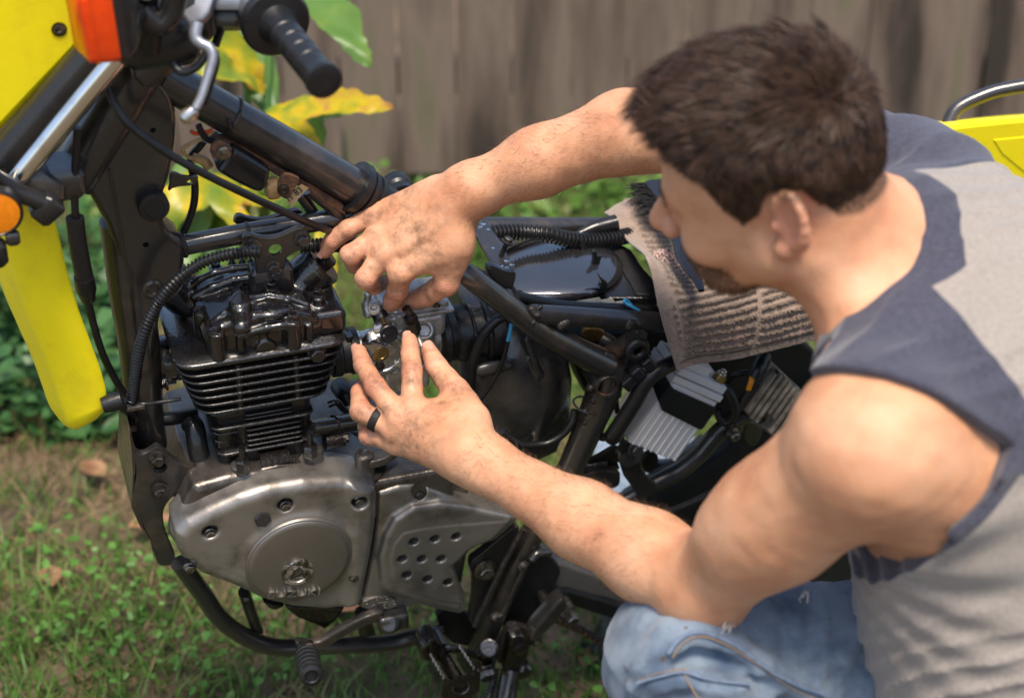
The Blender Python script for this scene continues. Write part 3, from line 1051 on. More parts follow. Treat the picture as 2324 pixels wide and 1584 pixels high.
# ---- barrel and its fins
core = Sdf(.002)
core.box((-.238, (.10 + top) / 2, .020), (.056, (.10 - top) / 2, .052), .008)
BAR = cast('cylinder', core, MT['fin'], bike)
def fin(s0, s1, w0, w1, h, t, rad, parent, name='fin', m='fin', cut=None):
    ctr = [(s1 - rad, w1 - rad, 0), (s0 + rad, w1 - rad, 90), (s0 + rad, w0 + rad, 180), (s1 - rad, w0 + rad, 270)]
    q = [(cx + rad * math.cos(R(a + k * 15)), cy + rad * math.sin(R(a + k * 15))) for cx, cy, a in ctr for k in range(7)]
    def ring(d, hh):
        out = []
        for s_, w_ in q:
            dx, dy = s_ - (s0 + s1) / 2, w_ - (w0 + w1) / 2
            l_ = math.hypot(dx, dy)
            out.append(M(s_ - dx / l_ * d, hh, w_ - dy / l_ * d))
        return out
    return MB().loft([ring(t * .35, h - t / 2), ring(0, h - t * .2), ring(0, h + t * .2), ring(t * .35, h + t / 2)]).build(name, MT[m], parent, sharp=70)
fin(-.336, -.140, -.060, .092, .104, .0070, .022, BAR, m='oily')
for i, h in enumerate((.0910, .0795, .068, .0565, .045, .0325)):
    k = i / 5
    fin(-.333 + .016 * k, -.143 - .018 * k, -.055, .0915 - .005 * k, h, .0036, .024, BAR)
for i, (h, s0, s1, w1) in enumerate(((.019, -.302, -.262, .074), (.004, -.302, -.180, .082), (-.010, -.300, -.262, .073), (-.023, -.299, -.262, .072), (-.036, -.297, -.184, .080), (-.049, -.294, -.262, .072))):
    fin(s0, s1, -.02, w1, h, .0034, .012, BAR)
for i, (h, s0, s1) in enumerate(((.016, -.262, -.205), (.0105, -.262, -.205), (-.006, -.262, -.195), (-.014, -.262, -.195), (-.022, -.262, -.195), (-.029, -.262, -.195))):
    fin(s0, s1, .03, .079, h, .0026, .004, BAR)
for x in (1005, 1525):
    a = Sw('E', x, 20, .089); b = Sw('E', x + 15, 320, .083)
    MB().tube([M(a[0], .098, .0865), M(b[0], .034, .0815)], .0042, 10).build('stud', MT['fin'], BAR)
for x, y, w in ((1035, 830, .094), (1640, 700, .090)):
    p = Vector(B(*px('E', (x, y))[0], w))
    MB().hexn(p, UU, [(-.006, .009), (.008, .009), (.010, .0075)]).tube([p, p + UU * .028], .0042, 10).build('stud_nut', MT['oily'], BAR, sharp=30)
# displacement tab with raised figures
plate('displacement_tab', 'E', [(1195, 775), (1460, 728), (1465, 800), (1205, 845)], .090, .012, 'oily', BAR, .001, rnd=0)
p0, p1 = B(*px('E', (1215, 838))[0], .0903), B(*px('E', (1450, 795))[0], .0903)
text_mesh('199cm\u00b3', .0155, .0008, p0, p1 - p0, UU, 'raised_figures', MT['fin'], BAR, stretch=.98)
# left rear tensioner
mb = MB()
a, b = Vector(B(*px('E', (1640, 500))[0], .075)), Vector(B(*px('E', (2070, 430))[0], .045))
mb.tube([a, a.lerp(b, .5)], .0105, 14).tube([a.lerp(b, .48), a.lerp(b, .56)], .0125, 14).tube([a.lerp(b, .55), b], .0115, 14)
mb.build('chain_tensioner', MT['oily'], BAR)
MB().tube([B(*px('E', (1770, 620))[0], .075), B(*px('E', (1940, 590))[0], .072)], .009, 12).build('tensioner_plug', MT['oily'], BAR)
bolt('E', 1940, 590, .073, .0055, .006, BAR, 'bolt', axis=EL)

# ---- cylinder head and rocker cover
sd = Sdf(.0013)
H = lambda x, y, h: Shh('D', x, y, h)
hp = .107
sd.box((-.240, .121, .030), (.056, .017, .050), .006)                                  # lower head
sd.poly([(-.296, hp), (-.300, .128), (-.292, .144), (-.262, .152), (-.205, .152), (-.178, .142), (-.172, .125), (-.172, hp)], -.020, .079, .007, k=.003)
sd.cyl((-.296, .118, -.02), (-.322, .150, -.02), .026, .004, k=.010)                    # exhaust tappet boss
sd.cyl((-.190, .125, .0), (-.150, .158, .004), .026, .004, k=.010)                      # inlet tappet boss
sd.box((-.160, .122, .045), (.022, .015, .030), .007, k=.006)                           # right shoulder
# arched ridges
def ridge(pts, r, k=.003):
    for a, b in zip(pts, pts[1:]):
        sd.cone(a, b, r, r, k)
ridge([H(430, 585, .150), H(520, 510, .160), H(650, 450, .168), H(850, 402, .172), H(1080, 375, .172)], .004)
ridge([H(470, 690, .142), H(640, 600, .152), H(860, 522, .158), H(1070, 490, .160)], .0055)
ridge([H(650, 955, .142), H(760, 860, .150), H(885, 775, .156)], .0032)
ridge([H(885, 775, .155), H(1040, 700, .156), H(1230, 672, .156), H(1420, 700, .155), H(1620, 775, .147)], .0035)
ridge([H(1050, 770, .150), H(1220, 730, .152), H(1400, 760, .150), H(1450, 820, .147)], .003)
ridge([H(950, 1075, .132), H(1200, 1010, .137), H(1400, 975, .139), H(1600, 800, .142)], .0045)
sd.ell(H(1250, 830, .150), (.020, .006, .014), k=.006)
ridge([H(925, 720, .160), H(945, 1000, .150)], .010, .004)                               # big vertical web
sd.cyl(H(925, 720, .168), H(925, 1010, .130), .012, .004, k=.006)
for x, y, h in ((890, 640, .155), (1725, 650, .152), (520, 800, .145), (690, 1020, .147), (1470, 900, .148), (1250, 580, .160)):
    s_, h_, w_ = H(x, y, h)
    sd.cyl((s_, hp, w_), (s_, h_ - .004, w_), .0085, .002, k=.005)
s_, h_, w_ = Sw('D', 1200, 1240, .088)
sd.cyl((s_, h_, .06), (s_, h_, .087), .0115, .002, k=.004)
s_, h_, w_ = Sw('D', 1720, 1270, .09)
for i in range(4):
    sd.box((-.262 + i * .026, .120, .080), (.004, .012, .004), .002, k=.004)
HEAD = cast('cylinder_head', sd, MT['oily'], bike)
for x, y, h in ((890, 640, .154), (1725, 650, .151), (520, 800, .144), (690, 1020, .146), (1470, 900, .147), (1250, 580, .159), (680, 380, .160), (400, 530, .152)):
    s_, h_, w_ = H(x, y, h)
    MB().bolt(M(s_, h_ - .003, w_), UU, .0055, .008, 1.5).build('bolt', MT['oily'], HEAD, sharp=30)
s_, h_, w_ = Sw('D', 1720, 1270, .09)
MB().bolt(M(s_, h_, .086), LL, .009, .012, 1.25, dome=False).build('bolt', MT['oily'], HEAD, sharp=30)
# tappet covers with square-cut hex lugs
for (c, d, r_) in ((M(-.322, .150, -.02), M(-.322, .150, -.02) - M(-.296, .118, -.02), .027), (M(-.150, .158, .004), M(-.150, .158, .004) - M(-.190, .125, .0), .027)):
    d = Vector(d).normalized()
    MB().lathe(Vector(c) - d * .002, d, [(0, r_), (.004, r_), (.006, r_ * .92), (.0062, .012)], 28).hexn(Vector(c), d, [(.003, .0115), (.014, .0115), (.0155, .0095)]).build('tappet_cap', MT['oily'], HEAD, sharp=30)
for x in (845, 950, 1040):
    p = Vector(B(*px('D', (x, 345))[0], -.035))
    MB().lathe(p - UU * .015, UU, [(0, .006), (.012, .005), (.02, .003), (.022, .001)], 12).build('cooling_pin', MT['oily'], HEAD)
# exhaust port going forward
T('exhaust_pipe', 'D', [(330, 1330), (180, 1320), (20, 1320), (-160, 1330)], .0255, 'frame', bike, -.02, 20)
MB().lathe(B(*px('D', (230, 1325))[0], -.02), -EL, [(0, .030), (.012, .030)], 24).build('exhaust_flange', MT['oily'], bike, sharp=30)
bolt('E', 345, 80, 0.0, .007, .012, BAR, 'oily', axis=-EL)
# ---- frame, front half
FRAME = MB().tube(Bp('V', [(362, 172), (620, 318), (860, 456)], 0), .0212, 24).build('frame', MT['frame'], bike)
gus = [(300, 165), (365, 182), (398, 240), (402, 300), (388, 395), (368, 452), (368, 500), (384, 532), (418, 556), (420, 612), (398, 645), (372, 692), (358, 745), (348, 850), (318, 850), (285, 660), (252, 530), (205, 445), (176, 408), (196, 330), (246, 250)]
plate('head_gusset', 'V', gus, .022, .044, 'frame', FRAME, .006, holes=((347, 296, .0030), (331, 556, .0034)), sharp=50)
T('down_tube', 'V', [(270, 500), (296, 660), (318, 800), (327, 930), (338, 1010)], [.021, .024, .0235, .0225, .022], 'frame', FRAME, .0, 22)
T('head_tube', 'V', [(350, 110), (260, 255), (165, 405)], .028, 'frame', FRAME, 0, 24)
MB().tube(spline(Bp('Cz', [(985, 90), (1060, 500), (1110, 800), (1170, 1150), (1215, 1584)], .0245), 5), .0014, 8).build('seam', MT['frame'], FRAME)
for x, y, r_ in ((1380, 1170, .009),):
    MB().lathe(B(*px('Cz', (x, y))[0], .0235), LL, [(-.003, .0125), (0, .012), (.0015, .009), (.0005, .006), (-.004, .0035)], 22, caps=False).build('boss', MT['frame'], FRAME)
MB().lathe(B(*px('Cz', (1370, 385))[0], .022), LL + UU * .1, [(0, .0165), (.012, .0168), (.0145, .0155), (.0150, .011), (.0140, .0105)], 30).build('rubber_cap', MT['rubber'], FRAME)
# yellow mark along the tube's front edge: worn sticker print
T('hanger_tube', 'Y', [(250, 1345), (600, 1275), (1000, 1200), (1500, 1120), (2000, 1030), (2400, 960)], .0118, 'frame', FRAME, 0, 18)
MB().torus(B(*px('Y', (265, 1335))[0], .0), Bp('Y', [(600, 1275)], 0)[0] - Bp('Y', [(265, 1345)], 0)[0], .0118, .0035, 20, 8).build('weld', MT['weld'], FRAME)
MB().torus(B(*px('Y', (1000, 1205))[0], .0), EL, .0115, .0022, 20, 8).build('weld', MT['weld'], FRAME)
# ragged flange under the backbone
mb = MB()
mb.prism(Bp('Y', [(560, 150), (760, 130), (1000, 250), (1350, 450), (1750, 660), (2100, 880), (2130, 1010), (1850, 850), (1700, 720), (1500, 640), (1350, 560), (1100, 400), (830, 250), (600, 210)], .012), -LL * .02, .002)
mb.build('backbone_flange', MT['rust'], FRAME)
T('brace_tube', 'Y', [(1600, 760), (1690, 880), (1800, 1040)], .0068, 'frame', FRAME, -.01)
T('brace_tube', 'Y', [(1700, 700), (1900, 860), (2130, 1060)], .0075, 'frame', FRAME, .004)
# tank mounting rubbers at the end of the backbone
d = (Bp('V', [(860, 456)], 0)[0] - Bp('V', [(362, 172)], 0)[0]).normalized()
c = Vector(B(802, 422, 0))
MB().lathe(c, d, [(0, .0215), (.0, .0305), (.0085, .0305), (.0095, .026), (.013, .0255), (.0135, .0275), (.019, .027), (.0195, .0235), (.024, .0235), (.0245, .026), (.031, .0255), (.0315, .022), (.05, .0215)], 34).build('tank_rubber', MT['rubber'], FRAME, sharp=30)
MB().lathe(B(908, 438, -.055), LL, [(-.02, .019), (-.004, .019), (0, .0165), (.012, .0165), (.014, .012)], 26).build('tank_rubber', MT['rubber'], FRAME, sharp=30)
# zip tie round the backbone
c = Vector(B(521, 262, 0))
MB().torus(c, d, .0222, .0014, 36, 6).build('cable_tie', MT['plastic'], FRAME)
MB().box(B(*px('T', (935, 1400))[0], .023), d, LL, UU, .006, .006, .010, .001).build('cable_tie_head', MT['plastic'], FRAME)
# engine hanger bracket
br = [(958, 170), (950, 110), (985, 60), (1040, 50), (1100, 72), (1210, 88), (1330, 70), (1430, 22), (1540, -25), (1600, -5), (1625, 60), (1615, 150), (1540, 220), (1440, 270), (1398, 310), (1385, 470), (1400, 560), (1450, 640), (1060, 640), (1090, 560), (1095, 320), (1020, 270)]
HANG = plate('hanger_bracket', 'D', br, .030, .006, 'frame', bike, .0018, holes=((1290, 215, .0078),))
plate('hanger_bracket', 'Y', [(840, 1110), (860, 1010), (920, 990), (1010, 1030), (1150, 1050), (1300, 1020), (1400, 975), (1560, 930), (1640, 960), (1660, 1100), (1200, 1250)], -.030, .006, 'frame', bike, .0018)
MB().box(Bp('D', [(1240, 500)], .018)[0], EL, LL, UU, .050, .026, .040, .006).build('hanger_boss', MT['frame'], HANG)
for x, y, r_ in ((1062, 180, .0068), (1565, 100, .0068), (1265, 385, .006), (1290, 450, .006)):
    bolt('D', x, y, .031, r_, .008, HANG, 'frame')
# ---- fork, cowl, indicator
FORK = T('fork_leg', 'V', [(285, 105), (150, 268), (-60, 528)], .0122, 'chrome', bike, .06, 28)
T('fork_cover_tube', 'V', [(228, 104), (94, 262), (-66, 450)], .0185, 'plastic', bike, .045, 20)
MB().lathe(B(292, 98, .06), Bp('V', [(150, 268)], .06)[0] - Bp('V', [(285, 105)], .06)[0], [(-.05, .020), (-.02, .021), (.004, .021), (.016, .0195), (.017, .013)], 28).build('upper_clamp', MT['frame'], FORK)
cw = Bp('V', [(-170, -170), (300, -170), (238, 10), (214, 80), (176, 124), (90, 214), (0, 310), (-170, 470)], .035)
COWL = MB().prism(chaikin(cw, 1), -LL * .05, .010).build('front_cowl', MT['yellow'], bike, sharp=60)
cp = Vector(B(134, 67, .0352))
MB().lathe(cp, LL, [(.0008, .0075), (.0012, .0062), (-.002, .0056)], 22, caps=False).build('bolt_recess', MT['hole'], COWL)
MB().lathe(cp, LL, [(-.001, .0056), (.0010, .0054), (.0014, .003), (.0006, .0026)], 18).build('bolt', MT['boltbr'], COWL)
# indicator: lens forward, cup behind, axis along the machine
ic = Vector(B(240, 36, .12))
def rrect(c, a, b, ha, hb, rad, k=5):
    q = []
    for cx, cy, a0 in ((ha - rad, hb - rad, 0), (-ha + rad, hb - rad, 90), (-ha + rad, -hb + rad, 180), (ha - rad, -hb + rad, 270)):
        for i in range(k):
            t = R(a0 + i * 90 / (k - 1))
            q.append(c + a * (cx + rad * math.cos(t)) + b * (cy + rad * math.sin(t)))
    return q
ia = (EL * .93 - LL * .25 + UU * .05).normalized()
ib = (UU - ia * UU.dot(ia)).normalized()
il = ia.cross(ib)
IND = MB().loft([rrect(ic + ia * t, ib, il, hh, ww, rr) for t, hh, ww, rr in ((0, .040, .024, .009), (.008, .0405, .0245, .010), (.018, .036, .022, .012), (.026, .026, .017, .010), (.030, .010, .008, .005))]).build('indicator', MT['plastic'], bike, sharp=50)
MB().loft([rrect(ic + ia * t, ib, il, hh, ww, rr) for t, hh, ww, rr in ((-.029, .030, .017, .005), (-.027, .034, .020, .006), (-.010, .0375, .0225, .007), (.0005, .0390, .0232, .008))]).build('lens', MT['lens'], IND, sharp=40)
for t in (-.02, -.006):
    MB().loft([rrect(ic + ia * t, ib, il, .0385 + .05 * t, .0230 + .05 * t, .007), rrect(ic + ia * (t + .0015), ib, il, .0385 + .05 * t, .0230 + .05 * t, .007)]).build('lens_rib', MT['lens'], IND)
T('indicator_stalk', 'V', [(290, 40, .13), (320, 30, .09), (345, 20, .05)], .011, 'rubber', IND)
# dark cluster of clamps and switchgear behind it
CL = MB().box(B(345, 50, .03), EL, LL, UU, .075, .12, .05, .010).build('triple_clamp', MT['plastic'], bike)
MB().tube(spline(Bp('A', [(1250, 100, .1), (1420, 220, .1), (1530, 130, .1), (1580, -60, .1)], .1), 5), .012, 14).build('wiring_sleeve', MT['plastic'], CL)
MB().tube(spline(Bp('A', [(1180, 330, .1), (1300, 180, .1), (1330, 20, .09), (1320, -80, .1)], .1), 5), .010, 14).build('wiring_sleeve', MT['matte'], CL)
MB().lathe(B(*px('A', (1290, 380))[0], .06), LL + UU * .3, [(-.03, .024), (.004, .024), (.012, .018), (.013, .008)], 24).build('clamp_bolt', MT['plastic'], CL)
MB().box(B(*px('A', (1420, 500))[0], .04), EL + UU * .7, LL, UU - EL * .7, .06, .05, .03, .008).build('steering_stop', MT['frame'], CL)
MB().box(B(405, 100, .02), EL, LL, UU, .03, .03, .035, .006).build('cable_guide', MT['frame'], CL)
MB().box(B(432, 20, .05), EL, LL, UU, .04, .06, .05, .008).build('switch_block', MT['plastic'], CL)
MB().tube(spline([B(300, -40, .06), B(330, 30, .09), B(340, 110, .08)], 4), .013, 14).build('wiring_sleeve', MT['rubber'], CL)
# lower clamp region: dark lumps, reflector
LC = MB().box(B(92, 418, .05), EL * .7 - UU * .7, LL, EL * .7 + UU * .7, .050, .04, .032, .010).build('lower_clamp', MT['frame'], bike)
MB().box(B(140, 400, .03), EL, LL, UU, .045, .05, .035, .008).build('steering_stop', MT['frame'], LC)
MB().box(B(105, 468, .07), EL * .62 + UU * .5, LL, UU * .62 - EL * .5, .030, .03, .024, .004).build('bracket', MT['plastic'], LC)
MB().tube(spline(Bp('V', [(-20, 395), (30, 432), (80, 452), (120, 470)], .075), 5), .010, 12).build('guard_band', MT['plastic'], LC)
rc = Vector(B(-10, 482, .105))
RF = MB().lathe(rc, LL, [(-.008, .026), (.003, .026), (.0045, .0235), (.003, .0225)], 36).build('reflector_rim', MT['rubber'], LC)
mb = MB().lathe(rc, LL, [(.001, .0228), (.0038, .0225), (.0046, .016), (.0048, .0001)], 36)
mb.build('reflector', MT['amber'], LC)
MB().box(rc - UU * .031 + EL * .012, EL, LL, UU, .014, .012, .014, .003).build('bracket', MT['frame'], LC)
MB().box(rc - UU * .045 - EL * .01, EL, LL, UU, .03, .02, .03, .006).build('bracket', MT['rubber'], LC)
# ---- yellow front fender
le = [(14, 470), (-10, 560), (4, 640), (40, 724), (74, 800), (98, 866), (114, 908), (140, 936)]
re_ = [(104, 455), (124, 520), (146, 610), (172, 700), (202, 782), (222, 838), (236, 890), (234, 925)]
A_ = spline(Bp('V', le, -.045), 5)
Z_ = spline(Bp('V', re_, .045), 5)
rings = []
for i, (a, b) in enumerate(zip(A_, Z_)):
    tg = ((A_[min(i + 1, len(A_) - 1)] + Z_[min(i + 1, len(Z_) - 1)]) - (A_[max(i - 1, 0)] + Z_[max(i - 1, 0)])).normalized()
    nn = (b - a).cross(tg).normalized()
    if nn.dot(CAM_POS - a) < 0:
        nn = -nn
    row = []
    for k in range(13):
        t = k / 12
        hgt = .020 * (1 - abs(2 * t - 1) ** 3.2) + .006 * (1 - min(1, abs(t - .55) / .16))
        row.append(a.lerp(b, t) + nn * hgt)
    bk = [p - nn * .003 for p in row[::-1]]
    rings.append(row + bk)
# rounded tip
tip = [rings[-1]]
cen = sum(rings[-1], Vector()) / 26
tg = ((A_[-1] + Z_[-1]) - (A_[-3] + Z_[-3])).normalized()
for k, (sc, mv) in enumerate(((.86, .008), (.62, .014), (.30, .0175))):
    rings.append([cen + (p - cen) * sc + tg * mv for p in tip[0]])
MB().loft(rings).build('front_fender', MT['yellow'], bike, sharp=60)
# ---- cables down the front
def cable(name, fr, pts, r, w=None, m='rubber', parent=bike, n=10):
    return T(name, fr, pts, r, m, parent, w, n)
cable('speedometer_cable', 'V', [(176, 290, .05), (171, 380, .05), (170, 470, .05), (176, 520, .05), (186, 600, .05), (196, 660, .045), (208, 720, .04), (232, 800, .03), (262, 862, .02), (282, 892, .02)], .0042)
MB().tube(spline(Bp('V', [(170, 494), (178, 560), (192, 632)], .05), 5), .0095, 16).build('cable_sleeve', MT['rubber'], bike)
MB().lathe(B(190, 628, .05), Bp('V', [(200, 680)], .045)[0] - Bp('V', [(190, 628)], .05)[0], [(0, .0105), (.018, .0112), (.022, .010), (.034, .0075), (.036, .005)], 18).build('cable_boot', MT['rubber'], bike)
cable('clutch_cable', 'V', [(246, 200, .05), (262, 240, .06), (300, 290, .07), (380, 348, .075), (470, 398, .075), (560, 442, .07), (650, 484, .055), (720, 514, .03), (780, 536, .0)], .0043)
pts, rr = corrugated(spline(Bp('V', [(590, 572, .05), (545, 574, .05), (500, 582, .055), (455, 598, .06), (415, 624, .065), (380, 658, .065), (350, 702, .06), (328, 752, .06), (314, 806, .055), (307, 856, .05), (300, 905, .045)], .05), 6), .0068, .0046)
MB().tube(pts, rr, 14).build('corrugated_hose', MT['rubber'], bike, sharp=60)
pts, rr = corrugated(spline(Bp('V', [(680, 560, .01), (730, 557, .01), (780, 556, .0), (840, 552, -.01)], .0), 6), .0088, .0046)
MB().tube(pts, rr, 14).build('corrugated_hose', MT['rubber'], bike, sharp=60)
T('wire_loom', 'Y', [(500, 150), (440, 230), (370, 310), (350, 420), (385, 560), (400, 700), (385, 880), (330, 1060), (270, 1190)], .0042, 'rubber', bike, -.005, 10)
plate('cable_bracket', 'Y', [(120, 520), (180, 510), (270, 560), (440, 555), (435, 600), (400, 660), (160, 680), (90, 740), (110, 640)], .006, .004, 'frame', FRAME, .0008, holes=((340, 622, .0028),))
# ignition coil under the backbone
COIL = plate('ignition_coil', 'Y', [(830, 260), (870, 245), (1250, 480), (1268, 520), (1225, 680), (1160, 750), (1060, 735), (640, 510), (690, 450)], .028, .034, 'plastic', bike, .005, rnd=2, sharp=60)
plate('coil_bracket', 'Y', [(600, 190), (700, 150), (830, 220), (800, 330), (690, 390), (570, 320)], .031, .006, 'rust', COIL, .001)
bolt('Y', 728, 293, .032, .0062, .003, COIL, 'boltbr', flange=1.3)
plate('coil_bracket', 'Y', [(1390, 560), (1440, 520), (1590, 570), (1600, 610), (1540, 700), (1470, 830), (1380, 790), (1335, 730), (1345, 650)], .026, .005, 'rust', COIL, .001)
MB().lathe(B(*px('Y', (1410, 705))[0], .026), LL, [(0, .0068), (.002, .0064), (.0032, .003), (.0026, .001)], 20).build('screw', MT['bolt'], COIL)
MB().box(B(*px('Y', (1290, 690))[0], .015), EL, LL, UU, .018, .02, .020, .004).build('coil_terminal', MT['wire_t'], COIL)
tagm = mat('tan_tag', (0.50, 0.36, 0.18), .6, var=.4, vscale=60)
TAGO = MB().prism(Bp('Y', [(1500, 730), (1620, 650), (1700, 690), (1600, 780), (1505, 920), (1455, 830)], .020), -LL * .001, 0).build('paper_tag', tagm, COIL, sharp=20)
p0, p1 = B(*px('Y', (1475, 850))[0], .0205), B(*px('Y', (1640, 720))[0], .0205)
text_mesh('IT 83', .0115, .0001, p0, p1 - p0, (p1 - p0).cross(LL) * (-1 if (p1 - p0).cross(LL).dot(UU) < 0 else 1), 'tag_print', MT['matte'], COIL, stretch=.85)
cable('wire', 'Y', [(350, 35), (400, 65), (480, 60), (560, 40), (600, 30)], .0022, .01, 'wire_r')
cable('wire', 'Y', [(610, 40), (500, 120), (350, 180), (265, 235), (270, 290), (330, 340), (420, 350)], .0022, .01, 'wire_t')
cable('wire', 'Y', [(380, 340), (430, 350), (500, 380), (560, 450)], .0055, .005, 'wire_t')
cable('wire', 'Y', [(440, -30), (480, 60), (540, 130), (620, 160)], .0036, .012, 'rubber')
# ---- handlebar, lever, grip
GF, GE = C(626, 52, 1.50), C(737, 186, 1.405)
ga = (GE - GF).normalized()
gl = (GE - GF).length
HB = MB().tube([GF - ga * .16, GF + ga * .01], .0112, 18).build('handlebar', MT['greymetal'], bike)
prof = [(-.012, .020), (-.006, .034), (0, .0345), (.004, .032), (.006, .020), (.014, .0165), (.030, .0155)]
t = .030
while t < gl - .02:
    prof += [(t + .001, .0155), (t + .0025, .0142), (t + .004, .0142), (t + .0055, .0155), (t + .022, .0155)]
    t += .022
prof += [(gl - .012, .0158), (gl - .006, .0172), (gl - .001, .0170), (gl, .0155), (gl - .0008, .006)]
MB().lathe(GF, ga, prof, 36).build('grip', MT['rubber'], HB, sharp=40)
for k in range(2):
    sdv = Quaternion(ga, .7 + k * 1.1) @ ga.orthogonal().normalized()
MB().lathe(GF - ga * .010, ga, [(-.055, .019), (-.05, .024), (-.008, .0245), (0, .021)], 30).build('switch_housing', MT['greymetal'], HB)
lp = Vector(C(478, 22, 1.52))
MB().prism([C(x, y, 1.50) for x, y in ((398, -30), (492, -30), (476, 28), (463, 45), (428, 58), (410, 32))], C_F * .014, .003).build('lever_perch', MT['greymetal'], HB, sharp=40)
MB().box(C(505, 40, 1.54), C_R, C_F, C_D, .040, .03, .022, .005).build('perch_clamp', MT['plastic'], HB)
MB().box(C(520, 8, 1.54), C_R, C_F, C_D, .05, .05, .022, .006).build('switch_box', MT['greymetal'], HB)
lv = spline([C(x, y, 1.475) for x, y in ((447, 52), (443, 84), (456, 100), (474, 109), (483, 128), (476, 160), (465, 195), (456, 222), (444, 246))], 6)
LEV = MB().tube(lv, lerps([.0065, .006, .0055, .0055, .0052, .005, .0047, .0045, .0045], len(lv)), 12, flat=.8).build('lever', MT['greymetal'], HB)
MB().lathe(C(428, 262, 1.475), C(428, 262, 1.475) - C(444, 246, 1.475), [(-.010, .003), (-.007, .0065), (0, .0078), (.006, .006), (.0085, .002)], 18).build('lever_ball', MT['bright'], HB)
MB().tube([p + C_R * .0022 + C_D * .002 + C_F * .008 for p in lv[6:-4]], .0035, 8).build('lever_underside', MT['matte'], HB)
MB().tube(spline([C(x, y, 1.52) for x, y in ((402, -30), (403, 40), (395, 95), (391, 130), (401, 156), (419, 164), (445, 152), (466, 126), (480, 100))], 6), .0042, 10).build('brake_cable', MT['rubber'], HB)
MB().tube(spline([C(x, y, 1.56) for x, y in ((560, 20), (530, 35), (505, 60), (488, 105))], 6), .0045, 10).build('brake_cable', MT['rubber'], HB)
# ---- front engine bracket and lower cradle
ebr = [(10, 470), (40, 600), (70, 700), (130, 732), (210, 690), (255, 650), (320, 690), (400, 765), (500, 822), (620, 842), (735, 862), (745, 905), (640, 1000), (480, 1052), (395, 1115), (335, 1190), (312, 1270), (330, 1400), (380, 1530), (430, 1640), (420, 1720), (300, 1740), (250, 1690), (215, 1520), (140, 1380), (60, 1200), (45, 1060), (80, 900), (50, 760), (25, 640)]
EB = plate('engine_bracket', 'E', ebr, .065, .008, 'frame', bike, .002, holes=((290, 852, .0082),))
plate('engine_bracket', 'E', ebr, -.045, .006, 'frame', bike, .001)
MB().prism(Bp('E', [(15, 480), (70, 700), (50, 1060), (140, 1390), (215, 1520), (240, 1690), (200, 1500), (110, 1380), (30, 1200), (35, 1060), (45, 900)], .065), -LL * .11, 0).build('bracket_web', MT['frame'], EB)
for x, y in ((262, 760), (285, 1045), (665, 930)):
    bolt('E', x, y, .0665, .0075, .010, EB, 'bolt')
bolt('E', 832, 880, .06, .006, .009, EB, 'boltbr')
bolt('E', 35, 430, .03, .005, .015, EB, 'bolt')
T('breather_pipe', 'E', [(560, 440, .02), (600, 500, .03), (620, 620, .04), (660, 830, .05)], .0125, 'plastic', bike)
T('lower_hose', 'E', [(310, 410, .0), (420, 400, 0), (600, 370, -.01)], .0085, 'rubber', bike)
T('cable_tie', 'E', [(20, 260, .04), (120, 275, .05), (260, 262, .05), (480, 230, .05)], .0022, 'plastic', bike)
MB().box(B(*px('E', (70, 300))[0], .05), EL, LL, UU, .02, .008, .006, .001).build('cable_tie_head', MT['boltbr'], bike)
T('cable_clip', 'E', [(-60, 250, .04), (-30, 300, .04), (10, 330, .035), (40, 370, .03)], .0075, 'rubber', bike)
MB().lathe(B(252, 914, .05), EL + UU * .2, [(-.01, .009), (.0, .0105), (.012, .0105), (.014, .008)], 16).build('horn_bracket', MT['rubber'], bike)
CR = T('cradle_tube', 'F', [(180, 260), (280, 400), (400, 560), (520, 740), (680, 880), (870, 980), (1080, 1030), (1400, 1020), (1900, 1005), (2120, 985), (2300, 940), (2560, 900)], .0118, 'frame', bike, .075, 18)
T('cross_strut', 'F', [(760, 520), (820, 700), (890, 900)], .0105, 'frame', CR, .06, 14, flat=.7)
MB().box(B(*px('F', (790, 600))[0], .07), EL, LL, UU, .010, .010, .012, .003).build('strut_bolt', MT['bolt'], CR)
T('cross_strut', 'F', [(1840, 700), (1860, 820), (1900, 950)], .011, 'frame', CR, .04, 14)
sd = Sdf(.002)
sd.poly(shp('F', [(1130, 660), (1690, 670), (1600, 800), (1500, 880), (1450, 850), (1250, 770), (1160, 700)], .06), .0, .06, .004)
sd.poly(shp('F', [(930, 630), (1150, 660), (1050, 705), (1000, 690)], .07), .02, .07, .003, k=.004)
cast('oil_sump', sd, MT['oily'], ENG)
# shift lever
SL = plate('shift_lever', 'F', [(1230, 1000), (1260, 985), (1420, 1005), (1600, 895), (1800, 785), (1950, 725), (2050, 710), (2000, 810), (1900, 825), (1700, 925), (1500, 1045), (1420, 1065), (1260, 1070)], .135, .010, 'frame', bike, .003)
sd = Sdf(.0016)
sd.box(Sw('F', 2110, 780, .130), (.020, .013, .011), .005)
sd.cyl(Sw('F', 2080, 820, .11), Sw('F', 2080, 820, .142), .0125, .005)
cast('lever_clamp', sd, MT['frame'], SL)
a, b = Vector(B(*px('F', (1320, 1040))[0], .15)), Vector(B(*px('F', (1375, 1290))[0], .215))
ax_ = (b - a).normalized()
ln = (b - a).length
pr = [(0, .011), (.006, .0125), (.012, .0125)]
t = .014
while t < ln - .012:
    pr += [(t, .0145), (t + .006, .0150), (t + .007, .0128), (t + .0095, .0128)]
    t += .0098
pr += [(ln - .006, .0150), (ln, .0140), (ln + .002, .009), (ln + .001, .0075), (ln - .003, .007)]
MB().lathe(a, ax_, pr, 26).build('shift_peg', MT['rubber'], SL, sharp=40)
MB().box(a + ax_ * .002, EL, ax_, UU, .022, .014, .024, .004).build('peg_joint', MT['oily'], SL)
